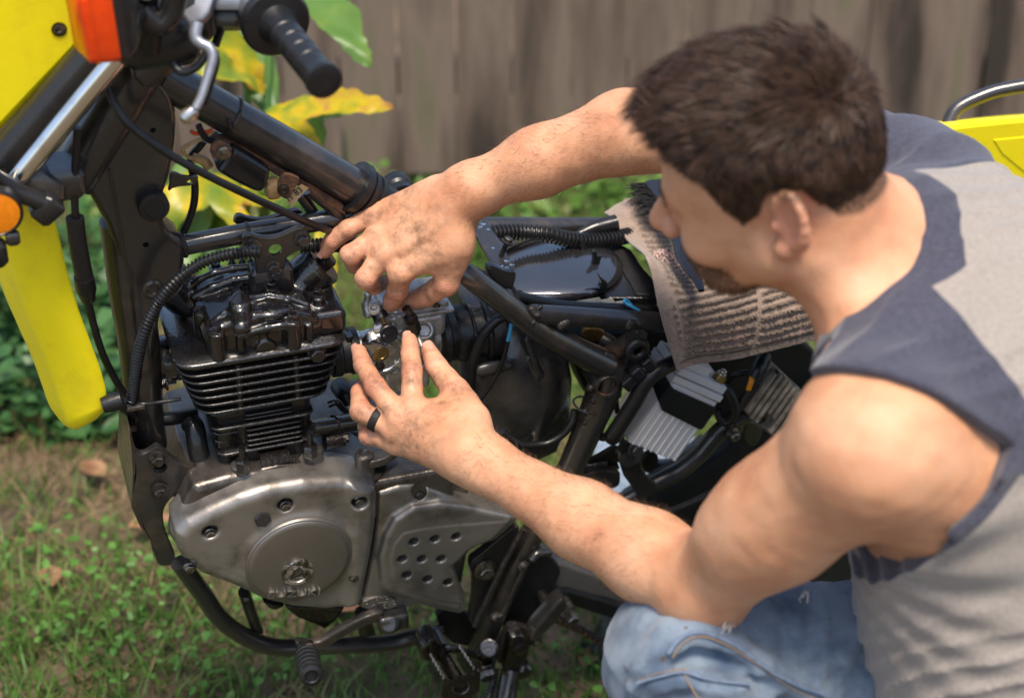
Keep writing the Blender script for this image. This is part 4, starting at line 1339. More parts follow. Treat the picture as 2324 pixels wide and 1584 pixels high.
MB().lathe(B(*px('F', (1350, 1020))[0], .162), LL, [(0, .0052), (.002, .005), (.003, .003)], 14).build('rivet', MT['rust'], SL)
# ---- frame, rear half
T('seat_rail', 'V', [(1200, 712), (1320, 719), (1450, 727), (1600, 736), (1700, 740)], .0122, 'frame', FRAME, .10, 20)
T('seat_rail', 'V', [(1040, 514), (1250, 515), (1450, 515), (1700, 520)], .0125, 'frame', FRAME, -.10, 20)
T('frame_spine', 'V', [(930, 520, .02), (985, 560, .05), (1050, 616, .09), (1130, 676, .10), (1215, 742, .10), (1300, 790, .10), (1378, 828, .10)], [.0125, .0125, .013, .0138, .0145, .016, .018], 'frame', FRAME, .1, 22)
T('frame_spine', 'V', [(900, 470, -.02), (960, 490, -.06), (1040, 514, -.10)], .0125, 'frame', FRAME, -.1, 18)
T('rear_down_tube', 'V', [(1395, 815), (1372, 880), (1340, 960), (1300, 1050), (1262, 1120), (1205, 1215), (1150, 1325), (1090, 1470), (1070, 1510)], [.019, .022, .0195, .017, .0165, .0165, .0165, .0165, .016], 'frame', FRAME, .095, 22)
T('rear_strut', 'K', [(600, 340), (700, 280), (800, 215), (900, 160)], .0115, 'rust', FRAME, .085, 16)
T('tube_flange', 'V', [(1188, 1200), (1140, 1285), (1100, 1370), (1078, 1420)], .0042, 'weld', FRAME, .115, 8)
T('seat_strut', 'K', [(650, 1580), (800, 1500), (1000, 1385), (1200, 1280), (1360, 1150), (1500, 990), (1640, 870), (1790, 790), (1950, 640)], .0125, 'frame', FRAME, .085, 20)
T('seat_strut', 'K', [(900, 1230), (1100, 1240), (1300, 1120), (1420, 1020)], .0115, 'frame', FRAME, -.06, 16)
# open cross tube
c = Vector(B(*px('K', (612, 600))[0], .118))
MB().lathe(c, LL, [(-.045, .0165), (-.002, .0165), (0, .0155), (-.0006, .0126), (-.03, .0122), (-.032, .0001)], 34).build('cross_tube', [MT['weld']], FRAME, sharp=40)
MB().lathe(c, LL, [(-.0015, .01245), (-.029, .0121), (-.0295, .0001)], 30, caps=False).build('cross_tube_bore', MT['rusttube'], FRAME)
sd = Sdf(.0016)
for k in range(26):
    a_ = k / 26 * 2 * PI
    cs = Sw('K', 612, 600, .10)
    sd.ball((cs[0] + .0185 * math.cos(a_), cs[1] + .0185 * math.sin(a_), .098 + .004 * math.sin(k * 1.7)), .0048 + .0012 * math.sin(k * 2.3), k=.003)
for x, y, r_ in ((640, 350, .007), (590, 330, .006), (640, 410, .009), (560, 470, .007), (700, 460, .006), (470, 600, .006), (500, 700, .006), (420, 800, .005), (425, 880, .0045), (425, 960, .003)):
    cs = Sw('K', x, y, .105)
    sd.ball(cs, r_, k=.006)
cast('weld', sd, MT['weld'], FRAME)
for fr, x, y, w, ax_ in (('H', 840, 1080, .10, EL), ('H', 1100, 1180, .10, EL - UU), ('K', 820, 100, .10, EL)):
    sd = Sdf(.0014)
    cs = Sw(fr, x, y, w + .010)
    for k in range(7):
        sd.ball((cs[0] + rng.uniform(-.008, .008), cs[1] + rng.uniform(-.010, .008), cs[2] + rng.uniform(-.005, .003)), rng.uniform(.003, .0055), k=.004)
    cast('weld', sd, MT['weld'], FRAME)
MB().torus(B(*px('K', (450, 745))[0], .095), Bp('V', [(1340, 960)], .095)[0] - Bp('V', [(1372, 880)], .095)[0], .0190, .0013, 30, 6).build('cable_tie', MT['plastic'], FRAME)
# hanging tab with rubber grommet
plate('side_cover_tab', 'K', [(790, 120), (940, 125), (940, 260), (930, 330), (850, 380), (775, 330), (770, 240)], .113, .004, 'frame', FRAME, .001, holes=((850, 292, .010),))
MB().torus(B(*px('K', (850, 290))[0], .113), LL, .0108, .0062, 30, 12).build('grommet', MT['rubber'], FRAME)
MB().lathe(B(*px('K', (850, 290))[0], .109), LL, [(0, .0108), (.003, .0095), (.002, .004), (-.004, .0038)], 20).build('grommet_core', MT['rubber'], FRAME)
# pivot plate and footpeg hanger
PV = plate('pivot_plate', 'G', [(1280, 640), (1330, 690), (1200, 980), (1080, 1250), (960, 1440), (860, 1580), (900, 1300), (905, 1120), (870, 1030), (885, 960), (960, 910), (1100, 790)], .108, .012, 'frame', bike, .002)
bolt('G', 1005, 1040, .110, .0105, .012, PV, 'boltbr', flange=1.5)
plate('pivot_plate', 'G', [(1500, 860), (1620, 960), (1700, 1050), (1640, 1180), (1560, 1380), (1440, 1540), (1330, 1600), (1140, 1600), (1250, 1350), (1400, 1050)], .085, .012, 'matte', bike, .002)
plate('chain_guard_plate', 'V', [(985, 1380), (1060, 1385), (1090, 1440), (1075, 1470), (1010, 1455)], .06, .01, 'matte', bike, .002)
T('brake_wire', 'G', [(1590, 880, .11), (1480, 900, .115), (1420, 960, .118)], .006, 'frame', bike)
T('wire_guide', 'G', [(1345, 1010), (1330, 1080), (1230, 1290), (1160, 1440), (1100, 1470)], .0028, 'frame', bike, .125, 8)
sd = Sdf(.0014)
for x, y in ((1335, 1020), (1095, 1475)):
    sd.ball(Sw('G', x, y, .120), .0068, k=.004)
    cs = Sw('G', x, y, .118)
    sd.ball((cs[0] + .004, cs[1] + .003, cs[2]), .005, k=.004)
cast('weld', sd, MT['weld'], bike)
plate('stand_switch', 'G', [(1690, 1300), (1755, 1345), (1740, 1400), (1560, 1620), (1450, 1700), (1400, 1690), (1440, 1600), (1540, 1480)], .128, .022, 'frame', bike, .004)
for x, y in ((1565, 1390), (1770, 1445)):
    MB().hexn(B(*px('G', (x, y))[0], .105), LL, [(0, .0085), (.014, .0085), (.016, .007)]).lathe(B(*px('G', (x, y))[0], .105), LL, [(.015, .0058), (.0135, .004)], 12).lathe(B(*px('G', (x - 30, y - 80))[0], .095), LL, [(-.01, .0085), (.012, .0085)], 14).build('bolt', MT['boltbr'], bike, sharp=30)
# footpeg with saw-tooth cleats
FP = MB().tube([B(*px('S', (330, 480))[0], .10), B(*px('S', (400, 620))[0], .13)], .013, 14).build('footpeg', MT['oily'], bike)
plate('footpeg_joint', 'S', [(190, 640), (240, 560), (330, 500), (390, 560), (430, 680), (420, 740), (300, 720), (230, 740)], .135, .03, 'oily', FP, .004)
p0 = Vector(B(*px('S', (430, 700))[0], .135)); p1 = Vector(B(*px('S', (590, 960))[0], .215))
pa = (p1 - p0).normalized()
for off, ht in ((EL * -.020, .016), (EL * .020 + UU * .004, .016)):
    prof = []
    n_ = 13
    for k in range(n_ + 1):
        t = k / n_
        prof.append(p0 + off + (p1 - p0) * t + UU * (ht + (.0055 if k % 2 else 0)))
    poly = prof + [p1 + off - UU * .010, p0 + off - UU * .010]
    sidev = pa.cross(UU).normalized() * .003
    MB().prism(poly, sidev, 0).build('cleat_rail', MT['oily'], FP, sharp=25)
MB().tube([p0 - pa * .01, p1 - pa * .006], .0095, 16).build('peg_core', MT['oily'], FP)
poly = []
for k in range(9):
    t = k / 8
    poly.append(p1 + EL * (-.024 + .050 * t) + UU * (.012 + (.0065 if k % 2 else 0) + .004 * t))
poly += [p1 + EL * .026 - UU * .016, p1 + EL * .014 - UU * .026, p1 - EL * .012 - UU * .026, p1 - EL * .026 - UU * .012]
MB().prism(poly, -pa * .004, .0008).build('cleat_end', MT['oily'], FP, sharp=25)
MB().torus(p1, pa, .0108, .002, 24, 8).build('peg_rim', MT['oily'], FP)
T('peg_spring', 'S', [(380, 540, .12), (520, 600, .13), (700, 650, .13), (800, 640, .13)], .006, 'oily', FP)
sd = Sdf(.0016)
sd.cyl(Sw('S', 860, 590, .10), Sw('S', 860, 590, .145), .0135, .003)
sd.cone(Sw('S', 860, 590, .125), Sw('S', 760, 650, .125), .012, .009, k=.006)
sd.cone(Sw('S', 860, 600, .125), Sw('S', 830, 760, .125), .0125, .0125, k=.006)
cast('peg_pivot', sd, MT['oily'], FP)
MB().bolt(B(*px('S', (825, 800))[0], .14), LL - UU * .4, .012, .014, 1.2, dome=False).build('bolt', MT['oily'], FP, sharp=30)
# side stand
ST = plate('side_stand', 'S', [(1070, 500), (1120, 475), (1200, 475), (1255, 530), (1265, 620), (1225, 720), (1150, 850), (1010, 830), (1005, 770), (1040, 640)], .135, .022, 'oily', bike, .004)
MB().hexn(B(*px('S', (1155, 600))[0], .135), LL, [(0, .011), (.003, .011), (.004, .009)]).build('pivot_bolt', MT['oily'], ST, sharp=30)
T('stand_leg', 'S', [(1080, 800, .128), (1050, 950, .14), (1020, 1120, .155), (960, 1500, .19)], .0145, 'oily', ST, None, 18)
MB().box(B(*px('S', (1190, 790))[0], .130), EL, LL, UU, .02, .024, .026, .006).build('stand_stop', MT['oily'], ST)
pts, rr = corrugated(spline(Bp('S', [(925, 780, .12), (900, 900, .13), (870, 1020, .14), (850, 1120, .15)], None), 6), .0075, .0048, .35)
MB().tube(pts, rr, 12).build('stand_spring', MT['oily'], ST)
MB().torus(B(*px('S', (1330, 540))[0], .12), LL, .006, .0016, 18, 8).build('spring_hook', MT['boltbr'], ST)
T('spring_hook', 'S', [(1345, 515, .12), (1360, 480, .12), (1370, 440, .12)], .003, 'boltbr', ST)
plate('stand_bracket', 'S', [(1060, 380), (1130, 370), (1240, 400), (1330, 460), (1320, 520), (1270, 560), (1200, 700), (1000, 770), (930, 720), (960, 560), (1020, 440)], .118, .01, 'frame', bike, .002)
bolt('S', 1105, 400, .119, .007, .008, bike, 'frame')
# swing arm and chain
plate('swing_arm', 'V', [(1235, 1262), (1420, 1330), (1620, 1405), (1620, 1440), (1400, 1362), (1260, 1340), (1225, 1330)], .075, .04, 'swing', bike, .004)
plate('chain_slider', 'V', [(1258, 1332), (1400, 1372), (1500, 1410), (1500, 1440), (1380, 1402), (1262, 1362)], .085, .05, 'rubber', bike, .003)
CHP = spline(Bp('V', [(1255, 1400), (1300, 1420), (1345, 1445), (1390, 1470), (1440, 1500)], .045), 8)
CH = MB().tube(CHP, .004, 8).build('chain', MT['matte'], bike)
lng = len(CHP)
for k in range(0, lng - 2, 2):
    p = CHP[k]
    tg = (CHP[min(k + 2, lng - 1)] - p)
    for sgn in (-1, 1):
        MB().prism(chaikin([p + tg * .5 + tg.normalized() * a_ + UU * b_ + LL * (.007 * sgn) for a_, b_ in ((-.010, -.005), (-.003, -.004), (.003, -.004), (.010, -.005), (.010, .005), (.003, .004), (-.003, .004), (-.010, .005))], 1), -LL * .002, 0).build('link', MT['oily'], CH, sharp=30)
    MB().tube([p - LL * .007, p + LL * .008], .0045, 8).build('roller', MT['rust'], CH)
# dark inner guard and rear tyre behind the struts
sd = Sdf(.004)
sd.poly(shp('V', [(1420, 1140), (1500, 1090), (1620, 1020), (1720, 930), (1850, 860), (2000, 860), (2050, 1100), (1900, 1350), (1640, 1330), (1500, 1250)], .0), -.03, .02, .01)
cast('inner_guard', sd, MT['matte'], bike)
wc = Vector(M(*Sw('V', 1960, 1560, 0)))
rad = (Vector(M(*Sw('V', 1560, 1240, 0))) - wc).length
WH = MB().torus(wc, LL, rad - .045, .05, 72, 16).build('rear_wheel', MT['rubber'], bike)
for k in range(46):
    t = 2 * PI * k / 46
    o_ = EL * math.cos(t) + UU * math.sin(t)
    for sgn in (-1, 0, 1):
        MB().box(wc + o_ * (rad + (.004 if sgn == 0 else -.008)) + LL * (.030 * sgn), o_, LL, o_.cross(LL), .014, .022, .024).build('tread_block', MT['rubber'], WH)
plate('tool_box', 'K', [(250, 190), (700, 170), (1080, 130), (1700, 170), (2350, 220), (2350, 700), (1950, 930), (1560, 870), (1300, 760), (1000, 700), (760, 560), (640, 640), (520, 800), (420, 620)], .0, .05, 'matte', bike, .004)
T('brake_line', 'Z', [(1090, 1140), (1250, 1090), (1500, 980), (1750, 850), (2000, 700)], .0045, 'rubber', bike, .10, 10)
plate('strut_gusset', 'Z', [(890, 1010), (1000, 1070), (1100, 1160), (1300, 1360), (1180, 1330), (1020, 1200), (930, 1110)], .08, .02, 'matte', bike, .003)
# battery bracket plates
BP_ = plate('battery_bracket', 'K', [(715, 1075), (725, 960), (745, 960), (760, 1060), (830, 1160), (880, 1190), (895, 1280), (960, 1350), (1030, 1400), (1000, 1440), (890, 1545), (830, 1440), (725, 1300)], .100, .006, 'frame', bike, .0015, rnd=1)
MB().lathe(B(*px('K', (800, 1150))[0], .098), LL + UU * .3, [(-.01, .018), (0, .018), (.003, .015), (.004, .011)], 24).bolt(B(*px('K', (840, 1110))[0], .103), LL + UU * .3, .0085, .010, 1.3).build('mount_bolt', MT['frame'], BP_, sharp=30)
plate('tray_bracket', 'K', [(340, 1360), (440, 1310), (600, 1270), (720, 1290), (722, 1375), (700, 1420), (600, 1450), (450, 1480), (330, 1400)], .092, .012, 'frame', bike, .003)
plate('tray_bracket', 'K', [(400, 1240), (560, 1150), (700, 1065), (715, 1190), (690, 1200), (720, 1285), (600, 1270), (420, 1300)], .075, .006, 'frame', bike, .001)
MB().box(B(*px('K', (490, 1240))[0], .08), EL, UU, LL, .042, .008, .004, .002).build('scuffed_weld', MT['bright'], bike)
bolt('K', 520, 1405, .093, .0068, .007, bike, 'frame')
plate('tray_leg', 'K', [(950, 1130), (1050, 1160), (990, 1300), (940, 1310), (890, 1250)], .04, .01, 'matte', bike, .002)
# battery
BL, BR_, TR = Vector(B(*px('K', (790, 1058))[0], .105)), Vector(B(*px('K', (1175, 1212))[0], .105)), Vector(B(*px('K', (1520, 722))[0], .105))
up_ = TR - BR_
ux, uy = (BR_ - BL).normalized(), up_.normalized()
TL = BL + up_
dv = -LL * .062
BAT = MB().prism([BL, BR_, TR, TL], dv, .003).build('battery', MT['battery'], bike, sharp=50)
for k in range(8):
    t = .06 + k * .125
    a, b = BL.lerp(BR_, t), BL.lerp(BR_, t) + up_ * .60
    MB().tube([a + LL * .0002 + up_ * .01, b + LL * .0002], .0016, 8).build('rib', MT['battery'], BAT)
e = .0015
lid = [TL - ux * e + uy * .001, TR + ux * e + uy * .001, TR + ux * e + uy * .010, TL - ux * e + uy * .010]
MB().prism([p + LL * e for p in lid], dv * 1.05, .0012).build('lid_rim', MT['battery'], BAT, sharp=40)
lid2 = [TL + uy * .0115, TR + uy * .0115, TR + uy * .0225, TL + uy * .0225]
LID = MB().prism(lid2, dv, .003).build('lid', MT['battery'], BAT, sharp=40)
MB().prism([TL + ux * .004 + uy * .022 - LL * .004, TR - ux * .036 + uy * .022 - LL * .004, TR - ux * .036 + uy * .036 - LL * .004, TL + ux * .004 + uy * .036 - LL * .004], dv * .8, .003).build('vent_cover', MT['battery'], BAT, sharp=40)
tp = TR - ux * .012 + uy * .024 - LL * .012
MB().box(tp, ux, uy, LL, .014, .016, .012, .001).build('terminal', MT['brass'], BAT, sharp=30)
MB().lathe(tp + uy * .008, uy, [(0, .0065), (.003, .0065), (.004, .0045), (.007, .0045), (.008, .003)], 14).build('terminal_screw', MT['bright'], BAT, sharp=30)
# strap
s0, s1 = .52, .86
def bt(u, v, w_):
    return BL + (BR_ - BL) * u + up_ * v + LL * w_
poly = [bt(-.02, .70, .0025), bt(.15, .60, .0025), bt(1.0, .56, .0025), bt(1.03, .60, .0025), bt(1.03, .90, .0025), bt(.98, .93, .0025), bt(.1, .93, .0025), bt(-.02, .97, .0025)]
MB().prism(poly, -LL * .0023, .0008).build('strap', MT['rubber'], BAT, sharp=40)
poly = [bt(-.025, .70, .002), bt(-.025, .97, .002), bt(-.025, 1.0, -.045), bt(-.025, .80, -.045)]
MB().prism(poly, ux * .002, 0).build('strap_side', MT['rubber'], BAT, sharp=40)
T('battery_lead', 'K', [(1560, 580, .09), (1630, 660, .10), (1665, 760, .105), (1640, 850, .105), (1580, 890, .10), (1530, 850, .095), (1515, 780, .09)], .0052, 'rubber', bike)
T('battery_lead', 'K', [(1150, 395, .11), (1060, 440, .115), (970, 500, .118), (900, 590, .118), (830, 720, .118), (740, 860, .116), (660, 980, .114), (650, 1010, .11)], .0105, 'rubber', bike)
MB().torus(B(*px('K', (668, 1000))[0], .113), LL, .0105, .0018, 22, 8).build('hook_ring', MT['boltbr'], bike)
T('overflow_hose', 'K', [(500, 940, .09), (530, 985, .092), (580, 1005, .095), (640, 985, .10)], .0058, 'rubber', bike)
T('wire', 'K', [(690, 600, .10), (680, 700, .10), (690, 800, .10)], .0035, 'rubber', bike)
sd = Sdf(.0016)
dd = np.array(Sw('K', 950, 390, .112)) - np.array(Sw('K', 730, 580, .112))
du = dd / np.linalg.norm(dd)
dn = np.array([-du[1], du[0], 0])
cm = (np.array(Sw('K', 950, 390, .112)) + np.array(Sw('K', 730, 580, .112))) / 2
sd.box(cm, (np.linalg.norm(dd) / 2, .009, .010), .002, axes=(du, dn, (0, 0, 1)))
sd.box(cm + du * .012 + dn * .004, (.016, .010, .012), .002, axes=(du, dn, (0, 0, 1)), k=.001)
sd.box(cm + du * .012, (.002, .016, .013), .0005, axes=(du, dn, (0, 0, 1)), k=.0, mode='s')
cast('connector', sd, MT['plastic'], bike)
# rectifier with cooling fins
a0, a1, a2 = Vector(B(*px('K', (1700, 770))[0], .10)), Vector(B(*px('K', (1960, 395))[0], .10)), Vector(B(*px('K', (1960, 1000))[0], .10))
fu, fv = (a1 - a0), (a2 - a0)
RE = MB().prism([a0, a0 + fu, a0 + fu + fv, a0 + fv], -LL * .010, .002).build('rectifier', MT['rect'], bike, sharp=40)
for k, (t, l0, l1) in enumerate(((.05, .05, .92), (.19, .02, .98), (.33, .03, .99), (.47, .30, .98), (.61, .30, .97), (.76, .05, .97), (.91, .05, .95))):
    q0, q1 = a0 + fv * t + fu * l0, a0 + fv * t + fu * l1
    th = fv.normalized() * .0045
    MB().prism([q0 + LL * .013, q1 + LL * .013, q1 + LL * .013 + th, q0 + LL * .013 + th], -LL * .015, .0008).build('fin', MT['rect'], RE, sharp=40)
MB().lathe(a0 + fv * .54 + fu * .12, LL, [(0, .007), (.003, .007), (.0035, .004), (.001, .0035)], 18).build('screw', MT['bolt'], RE)
MB().box(a0 + fu * .22 - fv * .07 + LL * .002, fu, fv, LL, .05, .012, .008, .002).build('connector_block', MT['plastic'], RE)
for x0, c_ in ((1790, 'wire_o'), (1805, 'wire_o'), (1830, 'rubber')):
    T('wire', 'K', [(x0 - 30, 615, .105), (x0 - 10, 560, .105), (x0 + 5, 505, .10), (x0 + 40, 420, .09)], .0024, c_, bike)
T('loom_sleeve', 'K', [(1815, 520, .10), (1860, 430, .095), (1900, 340, .08)], .0095, 'rubber', bike)
T('wire', 'K', [(1590, 560, .07), (1650, 500, .08), (1750, 475, .085), (1800, 500, .09)], .0035, 'rubber', bike)
plate('tail_bracket', 'K', [(1750, 860), (1850, 900), (1900, 960), (1830, 1080), (1760, 1080), (1720, 1020)], .06, .01, 'frame', bike, .002)
MB().bolt(B(*px('K', (1640, 980))[0], .102), LL, .0075, .010, 1.3).build('bolt', MT['boltbr'], bike, sharp=30)
MB().lathe(B(*px('K', (1605, 915))[0], .10), LL, [(0, .006), (.004, .006), (.005, .004)], 14).build('bolt', MT['bolt'], bike)
# tan brass tab and oddments below the rail
plate('fuse_tab', 'K', [(400, 150), (440, 110), (590, 130), (585, 190), (530, 230), (410, 190)], .055, .006, 'brass', bike, .001)
MB().tube(Bp('K', [(560, 210, .05), (640, 260, .06)], None), .012, 12).build('rubber_stop', MT['rubber'], bike)
# ---- air box
def swpoly(fr, pts, h):
    return [(q[0], q[2]) for q in (Shh(fr, x, y, h) for x, y in pts)]
PERM = np.array([tuple(EL), tuple(LL), tuple(UU)])
def cast_flat(name, sdf, material, parent, smooth=1):
    V_, F_ = sdf.mesh(smooth=smooth)
    if UU.dot(EL.cross(LL)) < 0:
        F_ = F_[:, ::-1]
    return np_mesh(name, V_ @ PERM + np.array(tuple(OO)), F_, material, parent)
hA = .085
sd = Sdf(.002)
lidp = swpoly('H', [(380, 330), (800, 312), (1040, 330), (1170, 370), (1250, 430), (1350, 600), (1442, 775), (1420, 815), (1250, 855), (900, 885), (600, 900), (420, 600)], hA)
sd.poly(lidp, hA - .05, hA, .004)
cx_, cw_ = np.mean(np.array(lidp), 0)
sd.ell((cx_ + .006, cw_ + .002, hA - .002), (.085, .070, .017), k=.010)
ABOX = cast_flat('air_box', sd, mat('glossy_black_plastic', (0.012, 0.012, 0.014), .2, 0, .5, col2=(0.02, 0.02, 0.022), vscale=14, rvar=.08, bump=.06, bscale=60, coat=1.0, coatr=.08, coatior=2.0), bike)
sd = Sdf(.002)
sd.poly(swpoly('H', [(1230, 375), (1540, 368), (1720, 390), (2060, 760), (2060, 905), (1560, 905), (1440, 830)], hA - .006), hA - .03, hA - .006, .002)
cast_flat('tray', sd, MT['plastic'], ABOX)
sd = Sdf(.002)
sd.poly(swpoly('H', [(1550, 368), (1700, 385), (1790, 430), (2005, 770), (1990, 890), (1835, 880), (1775, 760), (1705, 655), (1590, 500)], hA - .005), hA - .008, hA - .003, .001)
cast_flat('foam_pad', sd, MT['matte'], ABOX)
def upright(name, fr, pts, w, t, m, parent):
    return plate(name, fr, pts, w, t, m, parent, .0006, rnd=0)
q = [Shh('H', 1330, 510, hA)[2], Shh('H', 1440, 650, hA)[2], Shh('H', 1540, 850, hA)[2]]
upright('clip', 'H', [(1270, 330), (1300, 370), (1310, 345), (1345, 400), (1370, 515), (1320, 500)], q[0], .006, 'plastic', ABOX)
upright('clip', 'H', [(1405, 445), (1440, 437), (1450, 490), (1495, 488), (1480, 540), (1450, 640), (1385, 625), (1415, 540)], q[1], .006, 'plastic', ABOX)
upright('clip', 'H', [(1458, 660), (1500, 720), (1550, 755), (1558, 860), (1470, 800), (1490, 760)], q[2], .006, 'plastic', ABOX)
for a_, b_ in (((1075, 390), (1235, 395)), ((1150, 430), (1260, 435)), ((1310, 715), (1425, 722)), ((1270, 752), (1440, 760))):
    p, q_ = Shh('H', *a_, hA + .003), Shh('H', *b_, hA + .001)
    MB().tube([M(*p), M(*q_)], .0022, 8).build('rib', MT['plastic'], ABOX)
# side of the air box: broad dark moulding
sd = Sdf(.0022)
sd.poly(shp('V', [(1062, 700), (1130, 690), (1210, 722), (1262, 795), (1300, 862), (1302, 950), (1270, 1030), (1200, 1062), (1110, 1020), (1064, 930), (1052, 800)], .045), -.06, .052, .022)
sd.ell(Sw('V', 1175, 870, .040), (.066, .092, .046), k=.02)
for a_, b_ in (((1195, 770), (1222, 850)), ((1222, 850), (1228, 930)), ((1228, 930), (1212, 1010))):
    sd.cone(Sw('V', *a_, .078), Sw('V', *b_, .080), .004, .004, k=.004)
sd.ell(Sw('V', 1115, 835, .078), (.028, .010, .008), k=.010)
cast('air_box_side', sd, mat('dusty_black_plastic', (0.018, 0.017, 0.017), .28, 0, .8, col2=(0.050, 0.045, 0.040), vscale=18, rvar=.14, bump=.15, bscale=90), bike)
# bracket over the spine
sd = Sdf(.0018)
cbp = swpoly('H', [(290, 100), (350, 110), (490, 360), (630, 620), (560, 660), (380, 560), (200, 240)], .130)
sd.poly(cbp, .124, .131, .002)
CB = cast_flat('tank_bracket', sd, MT['frame'], bike)
plate('bracket_face', 'H', [(350, 560), (560, 650), (635, 640), (640, 700), (610, 800), (580, 840), (440, 780), (330, 660)], .085, .008, 'frame', CB, .003)
b_ = Vector(M(*Shh('H', 480, 480, .131)))
MB().tube([b_, b_ + UU * .020 + EL * .008], .0032, 10).bolt(b_ + UU * .018 + EL * .007, UU + EL * .4, .0058, .006, 1.35).build('bolt', MT['bolt'], CB, sharp=30)
m_water = mat('water_drop', (1, 1, 1), .02, 0, .5, trans=1.0, ior=1.33)
for x, y in ((540, 530), (480, 580), (540, 595), (400, 400), (270, 190), (350, 215), (600, 640), (300, 160), (590, 570)):
    c = Vector(M(*Shh('H', x, y, .1312)))
    k = rng.uniform(.0015, .0038)
    MB().lathe(c, UU, [(0, k), (k * .25, k * .9), (k * .45, k * .55), (k * .5, .0002)], 14).build('droplet', m_water, CB)
# corrugated loom along the far rail and taped loom along the near one
pts, rr = corrugated(spline(Bp('V', [(1115, 530, -.06), (1180, 527, -.06), (1240, 532, -.05), (1290, 543, -.045), (1340, 547, -.045), (1400, 540, -.05), (1430, 534, -.06)], None), 6), .0108, .0056)
MB().tube(pts, rr, 16).build('corrugated_hose', MT['rubber'], bike, sharp=60)
T('tape_wrapped_loom', 'H', [(1240, 270, -.055), (1420, 205, -.06), (1640, 150, -.06)], [.004, .010, .011], 'plastic', bike)
T('wiring_loom', 'H', [(640, 890, .085), (760, 920, .085), (900, 950, .085), (1100, 985, .085), (1400, 1005, .085), (1700, 1015, .085), (2080, 1040, .085)], .0068, 'rubber', bike)
for x0, x1, y0 in ((1305, 1440, 955), (1425, 1580, 962), (1560, 1700, 985)):
    MB().box(Bp('H', [((x0 + x1) / 2, y0 + 12)], .075)[0], EL, LL, UU, .030, .012, .008, .001).build('connector', MT['wire_g'], bike, sharp=30)
T('wire', 'H', [(1890, 1048, .095), (1810, 1000, .095), (1740, 960, .09), (1715, 938, .088), (1745, 930, .085), (1790, 975, .085)], .0018, 'wire_b', bike, None, 8)
T('breather_hose', 'J', [(1400, 240, .085), (1330, 280, .085), (1230, 400, .085), (1165, 560, .085), (1140, 700, .08), (1125, 860, .075)], .0062, 'rubber', bike)
T('wire', 'J', [(1467, 300, .09), (1458, 360, .09), (1440, 440, .09)], .0023, 'wire_b', bike, None, 8)
T('wire', 'J', [(1440, 436, .09), (1410, 560, .09), (1340, 730, .088), (1260, 860, .085), (1205, 930, .08)], .0028, 'rubber', bike, None, 8)
T('overflow_hose', 'K', [(-260, 960, .10), (-120, 1060, .10), (0, 1068, .095), (120, 1055, .096), (240, 985, .096), (320, 880, .095), (340, 780, .09)], .0048, 'rubber', bike)
# ---- inlet, carburettor, boot
ch = .048; cw = .030
def ring_x(name, s0, prof, m, parent, n=36, w=cw, h=ch, sharp=35):
    return MB().lathe(M(s0, h, w), EL, prof, n).build(name, MT[m], parent, sharp=sharp)
ring_x('inlet_boot', -.160, [(0, .024), (.010, .0255), (.012, .0285), (.022, .0285), (.024, .0262), (.034, .0262), (.035, .0285), (.044, .0285), (.045, .0255)], 'rubber', bike)
ring_x('inlet_clamp', -.117, [(0, .0225), (.002, .0232), (.006, .0232), (.007, .0222), (.013, .0222), (.014, .0232), (.019, .0232), (.020, .0222)], 'bright', bike)
MB().box(M(-.127, ch + .026, cw + .008), EL, LL, UU, .008, .012, .008, .001).build('clamp_screw', MT['oily'], bike)
CARB_S = Sdf(.0010)
sd = CARB_S
J = lambda x, y, w=.05: Sw('J', x, y, w)
sd.cyl((-.105, ch, cw), (-.012, ch, cw), .0220, .002)
sd.box((-.058, ch - .002, cw), (.032, .026, .022), .005, k=.004)                 # body block
sd.box((-.052, ch + .038, cw), (.038, .016, .032), .007, k=.006)                  # vacuum chamber
sd.box((-.050, .1055, cw), (.045, .0032, .034), .003, k=.001)                     # top flange
sd.box((-.050, .1130, cw), (.040, .0055, .029), .005, k=.003)                     # top cover
sd.box((-.058, ch - .040, cw), (.028, .018, .022), .004, k=.004)                  # float bowl
sd.box((-.058, ch - .025, cw), (.031, .0025, .025), .002, k=.0005)
for x, y, w_ in ((430, 190, .062), (880, 165, .055), (560, 170, .066)):
    c = J(x, y, w_)
    sd.cyl((c[0], .094, c[2] - .004), (c[0], .1135, c[2] - .004), .0062, .0015, k=.003)
sd.cyl(J(345, 135, .045), np.array(J(345, 135, .045)) + [-.006, .004, .016], .0075, .001, k=.002)
sd.cone(J(275, 140, .03), J(285, 80, .03), .0055, .0042, k=.003)
sd.cone(J(285, 60, .03), J(285, 50, .03), .0048, .0048, k=.001)
sd.cone(J(290, 200, .035), J(275, 140, .03), .0075, .006, k=.004)
sd.cyl(J(330, 325, .055), J(400, 330, .058), .0078, .001, k=.003)
sd.cyl(np.array(J(540, 330, .05)), np.array(J(540, 330, .062)), .0065, .001, k=.002)
sd.cyl(np.array(J(750, 350, .045)), np.array(J(750, 350, .066)), .0115, .002, k=.003)
sd.cyl(np.array(J(750, 350, .060)), np.array(J(750, 350, .080)), .0075, .001, k=.001, mode='s')
sd.cyl(np.array(J(345, 135, .05)) + [-.003, .002, .006], np.array(J(345, 135, .05)) + [-.012, .008, .03], .0040, .001, k=0, mode='s')
for x in (520, 560):
    sd.cyl(np.array(J(x, 215, .056)), np.array(J(x, 150, .056)), .0042, .001, k=.003)
CARB = cast('carburettor', sd, MT['carb'], bike)
sc_ = Vector(M(*J(452, 380, .080)))
